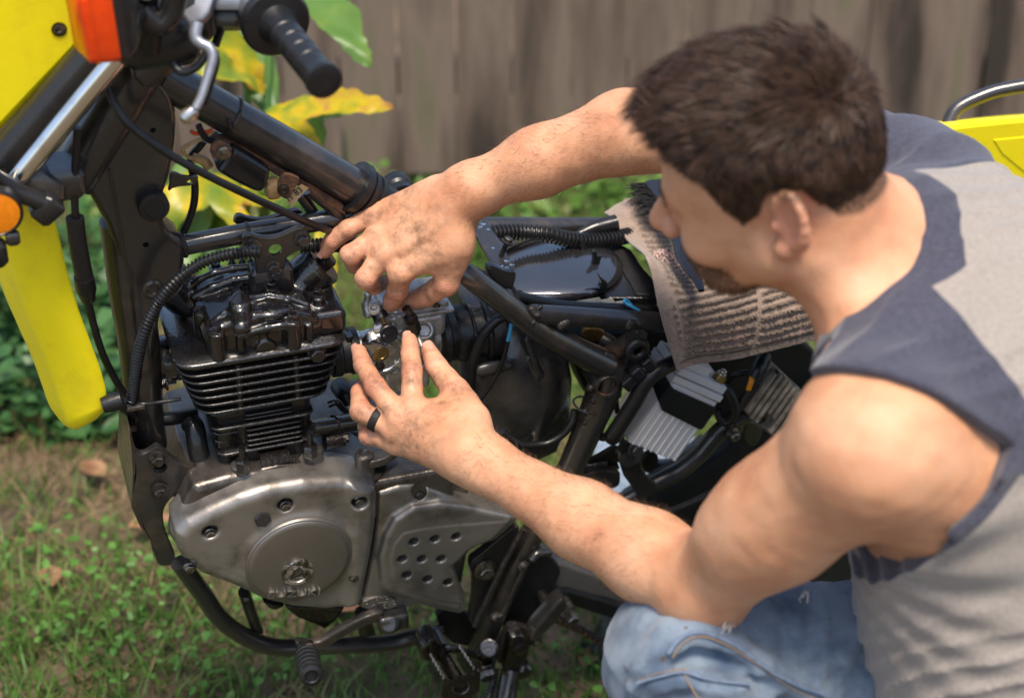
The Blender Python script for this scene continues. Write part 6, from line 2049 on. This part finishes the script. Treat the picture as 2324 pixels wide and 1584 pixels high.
# beard bristles on chin, lip and jaw, and short hairs on the forearms
bsel = np.nonzero((beard > .25) & (rad_h < .16))[0]
def bristles(sel, n_, lmin, lmax, dirf, name, material, parent, w0=.0003):
    e1 = V_[F_[:, 1]] - V_[F_[:, 0]]; e2 = V_[F_[:, 2]] - V_[F_[:, 0]]
    fn_ = np.cross(e1, e2)
    vn = np.zeros_like(V_)
    for j in range(4):
        np.add.at(vn, F_[:, j], fn_)
    vn /= np.linalg.norm(vn, axis=1)[:, None] + 1e-12
    pk = nrng.choice(sel, n_)
    r0 = V_[pk] + nrng.normal(0, .0008, (n_, 3))
    n0 = vn[pk]
    fl = dirf(r0) + nrng.normal(0, .35, (n_, 3))
    fl -= n0 * (fl * n0).sum(1)[:, None]
    fl /= np.linalg.norm(fl, axis=1)[:, None] + 1e-9
    ln_ = nrng.uniform(lmin, lmax, n_)[:, None]
    dd = n0 * .55 + fl * .8
    sd2 = np.cross(dd, nrng.normal(0, 1, (n_, 3))); sd2 /= np.linalg.norm(sd2, axis=1)[:, None] + 1e-9
    P2 = np.stack([r0 - sd2 * w0, r0 + sd2 * w0, r0 + dd * ln_], 1).reshape(-1, 3)
    ob = np_mesh(name, P2, (np.arange(n_)[:, None] * 3 + [[0, 1, 2]]), material, parent, smooth=False)
    ob['kind'] = 'stuff'
m_beard = mat('beard_hair', (0.13, 0.068, 0.034), .5, 0, .4, var=.5, vscale=80)
bristles(bsel, 5000, .003, .009, lambda r: np.tile(-HU * .8 + HF * .3, (len(r), 1)), 'beard', m_beard, person, .00035)
arm = np.zeros(len(V_), bool)
for a_, b_ in ((ELB, WRL), (ERB, WRR)):
    t = ((V_ - a_) @ (b_ - a_)) / ((b_ - a_) @ (b_ - a_))
    dist = np.linalg.norm(V_ - a_ - np.clip(t, 0, 1)[:, None] * (b_ - a_), axis=1)
    arm |= (t > .15) & (t < 1.02) & (dist < .06)
bristles(np.nonzero(arm)[0], 4200, .007, .015, lambda r: np.tile(A3(CV(-.5, .2, .2)), (len(r), 1)), 'arm_hair', m_beard, person, .00014)

# ---- sleeveless shirt
sh = Sdf(.0034)
RDIR = ERB - SRD; RDIR /= np.linalg.norm(RDIR)
MID = CHC * .5 + PEC * .5
for q_, ra, rb in ((.085, .118, .116), (-.085, .118, .116), (0, .118, .118)):
    sh.cone(CHC + LAT * q_, PEC + LAT * q_ * .9, ra, rb, k=.05)
sh.cone(NB + (SLD - NB) * .10, SLD + A3(CV(.01, 0, 0)), .062, .068, k=.04)
sh.cone(NB + (SRD - NB) * .10, SRD + A3(CV(.03, .01, 0)), .060, .058, k=.04)
sh.cone(SRD, SRD + RDIR * .17, .067, .065, k=.03)
sh.cone(SLD, Cn(2150, 1060, 1.37), .066, .085, k=.04)
sh.ball(SLD + A3(CV(-.005, -.004, 0)), .0705, k=.03)
sh.cone(NB, CHC, .07, .11, k=.05)
# arm holes: everything beyond the sleeve edge goes
ADIR = Cn(1770, 1180, 1.40) - SLD; ADIR /= np.linalg.norm(ADIR)
SPc = Cn(2060, 872, 1.245)
SPn = np.cross(Cn(1838, 892, 1.36) - SPc, Cn(2288, 1050, 1.33) - SPc); SPn /= np.linalg.norm(SPn)
if SPn @ ADIR < 0:
    SPn = -SPn
ac = SLD + ADIR * .09
def armcut(c_, n_, o_, d_, rad_, back, fwd=9.0):
    def fn(X, Y, Z):
        pl = -((X - c_[0]) * n_[0] + (Y - c_[1]) * n_[1] + (Z - c_[2]) * n_[2])
        x_, y_, z_ = X - o_[0], Y - o_[1], Z - o_[2]
        t = x_ * d_[0] + y_ * d_[1] + z_ * d_[2]
        cy = np.sqrt(np.maximum(x_ * x_ + y_ * y_ + z_ * z_ - t * t, 0)) - rad_
        return np.maximum(np.maximum(np.minimum(pl, fwd - t), cy), -t - back)
    return fn
sh.func(armcut(SPc, SPn, SLD, ADIR, .090, .10, .012), SLD - .26, SLD + .26, 0, 's')
sh.func(armcut(SPc, SPn, SLD, ADIR, .102, .0, .0), SLD - .3, SLD + .3, 0, 's')
rc2 = SRD + RDIR * .11
sh.func(armcut(SRD + RDIR * .135, RDIR, SRD, RDIR, .10, .0), SRD - .3, SRD + .3, 0, 's')
# neck hole
ND = HC - NB; ND /= np.linalg.norm(ND)
NQ = Cn(1900, 572, 1.410)
sh.cyl(NQ - ND * .035, NQ + ND * .25, .064, .002, k=.003, mode='s')
# cloth folds
FD = PEC - CHC; FD /= np.linalg.norm(FD)
APv = np.cross(LAT, FD); APv /= np.linalg.norm(APv)
ARM_PIT = Cn(2120, 1230, 1.34)
def folds(X, Y, Z):
    a_ = (X - CHC[0]) * FD[0] + (Y - CHC[1]) * FD[1] + (Z - CHC[2]) * FD[2]
    b_ = (X - CHC[0]) * APv[0] + (Y - CHC[1]) * APv[1] + (Z - CHC[2]) * APv[2]
    c_ = (X - CHC[0]) * LAT[0] + (Y - CHC[1]) * LAT[1] + (Z - CHC[2]) * LAT[2]
    rr = np.sqrt((X - ARM_PIT[0]) ** 2 + (Y - ARM_PIT[1]) ** 2 + (Z - ARM_PIT[2]) ** 2)
    low = np.clip((a_ - .12) / .12, 0, 1)
    w1 = np.sin(a_ * 95 + b_ * 55 + 2.2 * np.sin(b_ * 22 + c_ * 9) + 1.1 * np.sin(a_ * 31))
    ridge1 = (1 - np.abs(w1)) ** 1.6
    fan = np.sin(np.arctan2(a_ - .10, b_ + .16) * 26 + np.sin(a_ * 30))
    top_ = np.clip((.10 - a_) / .12, 0, 1)
    w2 = np.sin(b_ * 70 + c_ * 60 + 1.5 * np.sin(a_ * 40 + c_ * 12))
    x_, y_, z_ = X - NQ[0], Y - NQ[1], Z - NQ[2]
    tn = x_ * ND[0] + y_ * ND[1] + z_ * ND[2]
    rn = np.sqrt(np.maximum(x_ * x_ + y_ * y_ + z_ * z_ - tn * tn, 0))
    fade = np.clip((rn - .075) / .04, 0, 1)
    sd_ = np.abs((X - SPc[0]) * SPn[0] + (Y - SPc[1]) * SPn[1] + (Z - SPc[2]) * SPn[2])
    nearm = np.sqrt((X - SLD[0]) ** 2 + (Y - SLD[1]) ** 2 + (Z - SLD[2]) ** 2) < .16
    fade = fade * np.where(nearm, np.clip((sd_ - .004) / .03, 0.1, 1), 1)
    return -fade * (.0062 * ridge1 * low + .0028 * fan * np.exp(-(rr / .16) ** 2) + .0046 * (1 - np.abs(w2)) ** 1.6 * top_) + .0022 * np.sin(a_ * 24 + b_ * 18) * np.sin(c_ * 26 + b_ * 15)
sh.func(folds, (-9, -9, -9), (9, 9, 9), 0, 'd')
SV, SF = sh.mesh(smooth=2)
fc = SV
def plane3(p1, p2, inn, pos):
    n_ = np.cross(p2 - p1, inn); n_ /= np.linalg.norm(n_)
    if (pos - p1) @ n_ < 0:
        n_ = -n_
    return p1, n_
inn = CHC - SLD; inn = inn * .3 - A3(CV(0, 0, -1)) * .9
pa, na = plane3(Cn(2056, 582, 1.35), Cn(2282, 860, 1.30), A3(CV(.15, .25, .95)), SLD)
pb, nb_ = plane3(Cn(2085, 425, 1.46), Cn(2310, 455, 1.60), A3(CV(.1, .55, .8)), Cn(2150, 320, 1.55))
s_dist = (fc - SPc) @ SPn
ta_ = (fc - SLD) @ ADIR
ca_ = np.linalg.norm(fc - SLD - ta_[:, None] * ADIR, axis=1)
tt = (fc - NQ) @ ND
nd_ = np.linalg.norm(fc - NQ - tt[:, None] * ND, axis=1)
low_ = (fc - CHC) @ FD
lt_ = (fc - CHC) @ LAT
mins = lambda *a: np.minimum.reduce(a)
navy = np.maximum.reduce([
    mins((fc - pa) @ na, lt_, .19 - np.linalg.norm(fc - SLD, axis=1), .02 - s_dist, .26 - low_),
    mins(s_dist + .009, .104 - ca_, ta_ + .115),
    mins((fc - pb) @ nb_, -lt_),
    mins(.1010 - nd_, tt + .06)])
def cloth(name, c1, c2, vs, weave=900, rough=.85, sheen=.3):
    m_ = mat(name, c1, rough, 0, .2, col2=c2, vscale=vs, sheen=sheen, bump=.35, bscale=weave, detail=8)
    return m_
m_grey = cloth('heather_grey_jersey', (0.295, 0.262, 0.232), (0.225, 0.198, 0.174), 260)
# damp oil patches on the shirt's side
N, Lk, p = nodes_of(m_grey)
src = p.inputs['Base Color'].links[0].from_socket
tc = N.new('ShaderNodeTexCoord')
t_ = N.new('ShaderNodeTexNoise'); t_.inputs['Scale'].default_value = 7.5; t_.inputs['Detail'].default_value = 3
Lk(tc.outputs['Object'], t_.inputs['Vector'])
r_ = N.new('ShaderNodeValToRGB')
r_.color_ramp.elements[0].position = .56; r_.color_ramp.elements[1].position = .60
Lk(t_.outputs['Fac'], r_.inputs[0])
mx = N.new('ShaderNodeMix'); mx.data_type = 'RGBA'
fl_ = N.new('ShaderNodeAttribute'); fl_.attribute_name = 'lower_side'
ml_ = N.new('ShaderNodeMath'); ml_.operation = 'MULTIPLY'
Lk(r_.outputs[0], ml_.inputs[0]); Lk(fl_.outputs['Fac'], ml_.inputs[1])
Lk(ml_.outputs[0], mx.inputs[0]); Lk(src, mx.inputs[6]); mx.inputs[7].default_value = (.135, .122, .112, 1)
Lk(mx.outputs[2], p.inputs['Base Color'])
src = p.inputs['Base Color'].links[0].from_socket
at = N.new('ShaderNodeAttribute'); at.attribute_name = 'navy_panel'
st_ = N.new('ShaderNodeMapRange'); st_.inputs[1].default_value = -.0004; st_.inputs[2].default_value = .0004
Lk(at.outputs['Fac'], st_.inputs[0])
t2 = N.new('ShaderNodeTexNoise'); t2.inputs['Scale'].default_value = 240; t2.inputs['Detail'].default_value = 4
Lk(tc.outputs['Object'], t2.inputs['Vector'])
r2 = N.new('ShaderNodeValToRGB')
r2.color_ramp.elements[0].position = .35; r2.color_ramp.elements[0].color = (.036, .037, .054, 1)
r2.color_ramp.elements[1].position = .65; r2.color_ramp.elements[1].color = (.055, .056, .082, 1)
Lk(t2.outputs['Fac'], r2.inputs[0])
m3 = N.new('ShaderNodeMix'); m3.data_type = 'RGBA'
Lk(st_.outputs[0], m3.inputs[0]); Lk(src, m3.inputs[6]); Lk(r2.outputs[0], m3.inputs[7])
Lk(m3.outputs[2], p.inputs['Base Color'])
shirt = np_mesh('shirt', SV, SF, m_grey, person)
ls_ = shirt.data.attributes.new('lower_side', 'FLOAT', 'POINT')
ls_.data.foreach_set('value', smooth01(low_, .20, .28).astype(np.float32))
na_ = shirt.data.attributes.new('navy_panel', 'FLOAT', 'POINT')
na_.data.foreach_set('value', navy.astype(np.float32))
shirt['label'] = 'sleeveless heather grey shirt with navy shoulders and collar'

# ---- jeans
def on_cloth(x, y, V2, lift=.0012):
    r = A3(ray(x, y)); r /= np.linalg.norm(r)
    rel = V2 - A3(CAM_POS)
    t = rel @ r
    off = np.linalg.norm(rel - t[:, None] * r, axis=1)
    ok = off < .009
    if not ok.any():
        ok = off < off.min() + .003
    t0 = t[ok].min()
    return Vector(A3(CAM_POS) + r * (t0 - lift))
KN, HPJ = Cn(1588, 1504, 1.555), Cn(2250, 1560, 1.63)
jn = Sdf(.0034)
jn.cone(HPJ, KN, .108, .082, k=.03)
jn.ball(KN + A3(CV(-.004, .0, 0)), .084, k=.03)
AN = KN + np.array([.10, -.02, -.47])
jn.cone(KN, AN, .080, .062, k=.03)
jn.cone(PEC - LAT * .08, PEC + LAT * .09, .13, .13, k=.04)
HPR = PEC - LAT * .10
KR = np.array([HPR[0] - .22, HPR[1] + .03, .13])
jn.cone(HPR, KR, .10, .080, k=.03)
jn.cone(KR, KR + np.array([.36, .06, -.03]), .078, .06, k=.03)
TD = KN - HPJ; TD /= np.linalg.norm(TD)
def jfold(X, Y, Z):
    a_ = (X - HPJ[0]) * TD[0] + (Y - HPJ[1]) * TD[1] + (Z - HPJ[2]) * TD[2]
    w1 = np.sin(Z * 120 + X * 60 + 2 * np.sin(Y * 40 + Z * 30))
    kn = np.exp(-(((X - KN[0] - .02) ** 2 + (Y - KN[1]) ** 2 + (Z - KN[2] + .05) ** 2) / .0065))
    w2 = np.sin(a_ * 55 + Z * 85 + 1.7 * np.sin(X * 33 + Z * 21))
    return -(.012 * (1 - np.abs(w1)) ** 1.8 * kn) - .0032 * (1 - np.abs(w2)) ** 2 + .002 * np.sin(a_ * 41 + Z * 37) * np.sin(Y * 52)
jn.func(jfold, (-9, -9, -9), (9, 9, 9), 0, 'd')
jn.vox = .008
JC, _ = jn.mesh(smooth=1)
jn.vox = .0034
dop = jn.ops.pop()
def jridge(fr, pts, r, k, lift, mode='u'):
    q = [A3(on_cloth(*px(fr, p_)[0], JC, lift)) for p_ in pts]
    for a0, b0 in zip(q, q[1:]):
        jn.cone(a0, b0, r, r, k=k, mode=mode)
jridge('Q', [(380, 830), (430, 745), (500, 695), (570, 690), (650, 715), (750, 765), (870, 845), (980, 915), (1120, 980), (1260, 1030)], .008, .016, -.001)
jridge('Q', [(200, 985), (330, 945), (470, 915), (640, 950), (840, 985)], .007, .014, -.001)
jridge('Q', [(440, 860), (520, 800), (640, 830), (780, 920), (900, 1000)], .006, .012, .001, 's')
jridge('Q', [(250, 870), (330, 760), (390, 650)], .006, .016, -.001)
jridge('Q', [(600, 1020), (740, 1010), (900, 1050)], .007, .014, -.001)
jridge('Q', [(1180, 900), (1330, 820), (1430, 690)], .005, .014, -.001)
jn.ops.append(dop)
JV, JF = jn.mesh(smooth=2)
m_den = mat('faded_denim', (0.255, 0.32, 0.395), .9, 0, .1, col2=(0.10, 0.145, 0.215), vscale=19, bump=.5, bscale=800, sheen=.2, thresh=(.36, .60))
N, Lk, p = nodes_of(m_den)
src = p.inputs['Base Color'].links[0].from_socket
tc = N.new('ShaderNodeTexCoord')
mp = N.new('ShaderNodeMapping'); mp.inputs['Rotation'].default_value = (.6, .5, .3)
Lk(tc.outputs['Object'], mp.inputs[0])
wv = N.new('ShaderNodeTexWave'); wv.inputs['Scale'].default_value = 330; wv.inputs['Distortion'].default_value = 3; wv.inputs['Detail'].default_value = 3
Lk(mp.outputs[0], wv.inputs['Vector'])
mx = N.new('ShaderNodeMix'); mx.data_type = 'RGBA'; mx.blend_type = 'MULTIPLY'
mx.inputs[0].default_value = .55
Lk(src, mx.inputs[6]); Lk(wv.outputs['Color'], mx.inputs[7])
sp = N.new('ShaderNodeTexNoise'); sp.inputs['Scale'].default_value = 95; sp.inputs['Detail'].default_value = 2
Lk(tc.outputs['Object'], sp.inputs['Vector'])
r_ = N.new('ShaderNodeValToRGB'); r_.color_ramp.elements[0].position = .70; r_.color_ramp.elements[1].position = .76
Lk(sp.outputs['Fac'], r_.inputs[0])
m2 = N.new('ShaderNodeMix'); m2.data_type = 'RGBA'
Lk(r_.outputs[0], m2.inputs[0]); Lk(mx.outputs[2], m2.inputs[6]); m2.inputs[7].default_value = (.10, .075, .055, 1)
Lk(m2.outputs[2], p.inputs['Base Color'])
jeans = np_mesh('jeans', JV, JF, m_den, person)
# seams lie on the cloth: find the nearest cloth point towards the camera side
m_thr = mat('orange_thread', (0.26, 0.17, 0.10), .8, var=.3, vscale=200)
m_seam = mat('dark_denim_seam', (0.15, 0.20, 0.285), .85, var=.4, vscale=160, bump=.5, bscale=500)
m_pale = mat('worn_denim_ridge', (0.36, 0.42, 0.48), .9, var=.3, vscale=120)
m_white = mat('frayed_threads', (0.66, 0.60, 0.52), .9, var=.2, vscale=200)
def seam(fr, pts, r, m_, name):
    q = spline([on_cloth(*px(fr, p_)[0], JV) for p_ in pts], 5)
    MB().tube(q, r, 8, flat=.5).build(name, m_, jeans)
seam('Q', [(385, 800), (430, 735), (500, 690), (560, 680), (640, 700), (740, 745), (860, 830), (960, 900), (1100, 970), (1250, 1020)], .0022, m_seam, 'seam')
seam('Q', [(410, 820), (450, 760), (510, 715), (570, 705), (640, 722), (740, 770), (860, 850), (960, 915)], .0008, m_thr, 'stitching')
seam('Q', [(210, 960), (330, 925), (470, 900), (620, 940), (840, 965)], .0018, m_seam, 'seam')
seam('Q', [(220, 945), (330, 905), (470, 880)], .0007, m_thr, 'stitching')
seam('Q', [(470, 870), (490, 940), (530, 1010), (560, 1050)], .0007, m_thr, 'stitching')
seam('Q', [(970, 930), (1080, 1000), (1180, 1040)], .0007, m_thr, 'stitching')
for fr, x, y in (('Q', 715, 640), ('Q', 1135, 470)):
    for k in range(9):
        a_ = on_cloth(*px(fr, (x + rng.uniform(-22, 22), y + rng.uniform(-22, 12)))[0], JV, .001)
        b_ = a_ + CV(rng.uniform(-.006, .006), rng.uniform(.003, .010), -.001)
        MB().tube([a_, a_.lerp(b_, .5) + CV(rng.uniform(-.002, .002), 0, -.002), b_], .0005, 5).build('fray', m_white, jeans)
# boots out of the picture's foot
bt_ = Sdf(.004)
bt_.cone(AN + np.array([.0, .0, -.03]), AN + np.array([-.02, .0, -.055]), .05, .045, k=.03)
bt_.cone(AN + np.array([.02, .0, -.06]), AN + np.array([-.17, .03, -.065]), .038, .034, k=.03)
bt_.func(lambda X, Y, Z: -Z + 0 * X + 0 * Y, (-9, -9, -9), (9, 9, 9), 0, 'i')
BV, BF = bt_.mesh(smooth=1)
np_mesh('boot', BV, BF, mat('brown_boot', (0.07, 0.045, 0.03), .6, var=.3, vscale=30), person)
# ------------------------------------------------------------------ towel over the rails, brush on it, cloth behind
m_tow = mat('taupe_terry', (0.26, 0.198, 0.158), .95, 0, .1, col2=(0.205, 0.155, 0.122), vscale=130, bump=.9, bscale=420, sheen=.4)
N, Lk, p = nodes_of(m_tow)
src = p.inputs['Base Color'].links[0].from_socket
tc = N.new('ShaderNodeTexCoord')
t_ = N.new('ShaderNodeTexNoise'); t_.inputs['Scale'].default_value = 17; t_.inputs['Detail'].default_value = 5
Lk(tc.outputs['Object'], t_.inputs['Vector'])
r_ = N.new('ShaderNodeValToRGB'); r_.color_ramp.elements[0].position = .60; r_.color_ramp.elements[1].position = .72
Lk(t_.outputs['Fac'], r_.inputs[0])
mx = N.new('ShaderNodeMix'); mx.data_type = 'RGBA'
Lk(r_.outputs[0], mx.inputs[0]); Lk(src, mx.inputs[6]); mx.inputs[7].default_value = (.58, .36, .32, 1)
Lk(mx.outputs[2], p.inputs['Base Color'])
rows = [((1372, 482), (1960, 462), -.125), ((1408, 530), (1960, 500), -.06), ((1448, 590), (1960, 548), .02), ((1478, 645), (1960, 600), .085), ((1492, 692), (1955, 645), .118), ((1506, 742), (1950, 692), .127), ((1522, 795), (1945, 722), .129), ((1537, 842), (1940, 748), .130)]
Lp = spline([B(*a, w) for a, b, w in rows], 30)
Rp = spline([B(*b, w) for a, b, w in rows], 30)
def arcres(pts, n_):
    a_ = np.array([tuple(q_) for q_ in pts])
    l_ = np.concatenate([[0], np.cumsum(np.linalg.norm(np.diff(a_, axis=0), axis=1))])
    x_ = np.linspace(0, l_[-1], n_)
    return [Vector((np.interp(q_, l_, a_[:, 0]), np.interp(q_, l_, a_[:, 1]), np.interp(q_, l_, a_[:, 2]))) for q_ in x_]
nv, nu = 260, 240
Lp, Rp = arcres(Lp, nv), arcres(Rp, nv)
P_ = np.zeros((nv, nu, 3))
for i in range(nv):
    a, b = A3(Lp[i]), A3(Rp[i])
    P_[i] = a + (b - a) * np.linspace(0, 1, nu)[:, None]
u = np.linspace(0, 1, nu)[None, :] * np.ones((nv, 1))
v = np.linspace(0, 1, nv)[:, None] * np.ones((1, nu))
dv_ = np.gradient(P_, axis=0); du_ = np.gradient(P_, axis=1)
nm = np.cross(du_, dv_); nm /= np.linalg.norm(nm, axis=2)[:, :, None]
if (nm[nv // 2, nu // 2] @ A3(CAM_POS - B(1700, 600, .1))) < 0:
    nm = -nm
big = .010 * np.sin(u * 9 + v * 5 + 1.2 * np.sin(v * 7)) * (1 - smooth01(v, .45, .70)) + .006 * np.sin(u * 23 - v * 9) * (1 - smooth01(v, .5, .75)) + .0045 * np.sin(u * 9 + v * 3 + 1.5 * np.sin(u * 5))
big += -.014 * np.exp(-(((u - .40) / .10) ** 2 + ((v - .40) / .12) ** 2))
blk = np.floor(u * 2.7 + .25 * np.sin(v * 6))
ph = v * 30 + u * .35 + .35 * np.sin(u * 17 + v * 9) * (1 - smooth01(v, .5, .75)) + .5 * (blk % 2)
rib = np.clip(np.sin(ph * 2 * PI) * .9 + .25, 0, 1) ** .6
edge = smooth01(u, .055, .075) * (1 - smooth01(v, .945, .962)) * smooth01(np.abs(u * 2.7 + .25 * np.sin(v * 6) - np.round(u * 2.7 + .25 * np.sin(v * 6))), .015, .05)
loop = nrng.normal(0, 1, (nv, nu))
D_ = big + (.0034 * rib + .0011 * loop * rib) * edge + .0003 * loop
top_ = P_ + nm * D_[:, :, None]
bot_ = P_ + nm * (big - .003)[:, :, None]
idx = np.arange(nv * nu).reshape(nv, nu)
q = np.stack([idx[:-1, :-1], idx[1:, :-1], idx[1:, 1:], idx[:-1, 1:]], -1).reshape(-1, 4)
rim = np.concatenate([idx[0, :], idx[1:, -1], idx[-1, -2::-1], idx[-2:0:-1, 0]])
rim2 = np.roll(rim, -1)
n0 = nv * nu
sq = np.stack([rim, rim2, rim2 + n0, rim + n0], 1)
towel = np_mesh('towel', np.concatenate([top_.reshape(-1, 3), bot_.reshape(-1, 3)]), np.concatenate([q, q[:, ::-1] + n0, sq]), m_tow)
pa_ = towel.data.attributes.new('pile', 'FLOAT', 'POINT')
pl_ = (rib * edge).reshape(-1)
pa_.data.foreach_set('value', np.concatenate([pl_, pl_ * 0]).astype(np.float32))
N, Lk, p = nodes_of(m_tow)
src = p.inputs['Base Color'].links[0].from_socket
at = N.new('ShaderNodeAttribute'); at.attribute_name = 'pile'
mx = N.new('ShaderNodeMix'); mx.data_type = 'RGBA'; mx.blend_type = 'MULTIPLY'; mx.inputs[0].default_value = 1.0
cr_ = N.new('ShaderNodeValToRGB')
cr_.color_ramp.elements[0].position = .2; cr_.color_ramp.elements[0].color = (1.12, 1.08, 1.04, 1)
cr_.color_ramp.elements[1].position = .7; cr_.color_ramp.elements[1].color = (.62, .60, .58, 1)
Lk(at.outputs['Fac'], cr_.inputs[0]); Lk(src, mx.inputs[6]); Lk(cr_.outputs[0], mx.inputs[7])
Lk(mx.outputs[2], p.inputs['Base Color'])
tag(towel, 'taupe ribbed terry towel with pink bleach spots draped over the seat rails', 'towel')
st_ = MB()
ri = int(nv * .965)
for j in range(6, nu - 6, 3):
    st_.tube([Vector(top_[ri, j]) + Vector(nm[ri, j]) * .0006, Vector(top_[ri, j + 2]) + Vector(nm[ri, j + 2]) * .0006], .0007, 5)
o = st_.build('stitching', mat('brown_thread', (0.07, 0.05, 0.04), .9), towel)
o['kind'] = 'stuff'
# frayed pink threads
fr_ = MB()
fi, fj = int(nv * .40), int(nu * .12)
for k in range(40):
    a = Vector(top_[fi + rng.randint(-12, 10), max(0, fj + rng.randint(-12, 12))])
    d_ = Vector((rng.uniform(-1, 1), rng.uniform(-1, 1), rng.uniform(0, .6))) * .010
    fr_.tube([a, a + d_ * .5 + Vector((0, 0, .004)), a + d_], .0006, 5)
o = fr_.build('frayed_threads', mat('pink_threads', (0.62, 0.42, 0.38), .9), towel)
o['kind'] = 'stuff'
# brush
hb = .118
def Bt(x, y, dh=0):
    return Vector(M(*Bh(x, y, hb + dh)))
m_br = mat('glossy_brush_handle', (0.012, 0.013, 0.017), .18, 0, .5, rvar=.06, vscale=20)
brush = empty('brush', Bt(1560, 600), 'black plastic cleaning brush with stiff bristles lying on the towel', 'brush')
hp2 = spline([Bt(1505, 455, .014), Bt(1518, 490, .016), Bt(1533, 525, .016), Bt(1548, 565, .015), Bt(1566, 602, .015), Bt(1582, 632, .014), Bt(1592, 660, .012)], 6)
MB().tube(hp2, lerps([.013, .013, .010, .0085, .0125, .0105, .0065, .004], len(hp2)), 16, flat=.55).build('handle', m_br, brush)
MB().box(Bt(1508, 448, .016), EL, LL, UU, .030, .075, .014, .004).build('head', m_br, brush)
bb = MB()
for k in range(420):
    a = Bt(1508, 448, .012) + EL * rng.uniform(-.013, .012) + LL * rng.uniform(-.034, .034)
    bb.tube([a, a - EL * rng.uniform(.020, .034) + UU * rng.uniform(-.012, .010) + LL * rng.uniform(-.003, .003)], .0006, 4)
o = bb.build('bristles', MT['matte'], brush)
o['kind'] = 'stuff'
# pale blue cloth on the grass beyond the machine
cg = gpt(1440, 1120)
xs_, ys_ = np.meshgrid(np.linspace(-.07, .20, 60), np.linspace(-.10, .10, 40), indexing='ij')
zs_ = .03 + .022 * np.sin(xs_ * 21 + 2 * np.sin(ys_ * 30)) * np.cos(ys_ * 27 + 1) + .012 * np.sin(xs_ * 47 + ys_ * 33) + .05 * np.exp(-((xs_ / .2) ** 2 + (ys_ / .08) ** 2))
Pc = np.stack([cg.x + xs_, cg.y + ys_, np.maximum(zs_, .012)], -1).reshape(-1, 3)
ix = np.arange(60 * 40).reshape(60, 40)
cl = np_mesh('cloth', Pc, np.stack([ix[:-1, :-1], ix[1:, :-1], ix[1:, 1:], ix[:-1, 1:]], -1).reshape(-1, 4), mat('pale_blue_cloth', (0.20, 0.26, 0.34), .85, var=.25, vscale=30, bump=.4, bscale=300))
so = cl.modifiers.new('thickness', 'SOLIDIFY')
so.thickness = .003
tag(cl, 'crumpled pale blue cloth on the grass behind the rear frame', 'cloth')
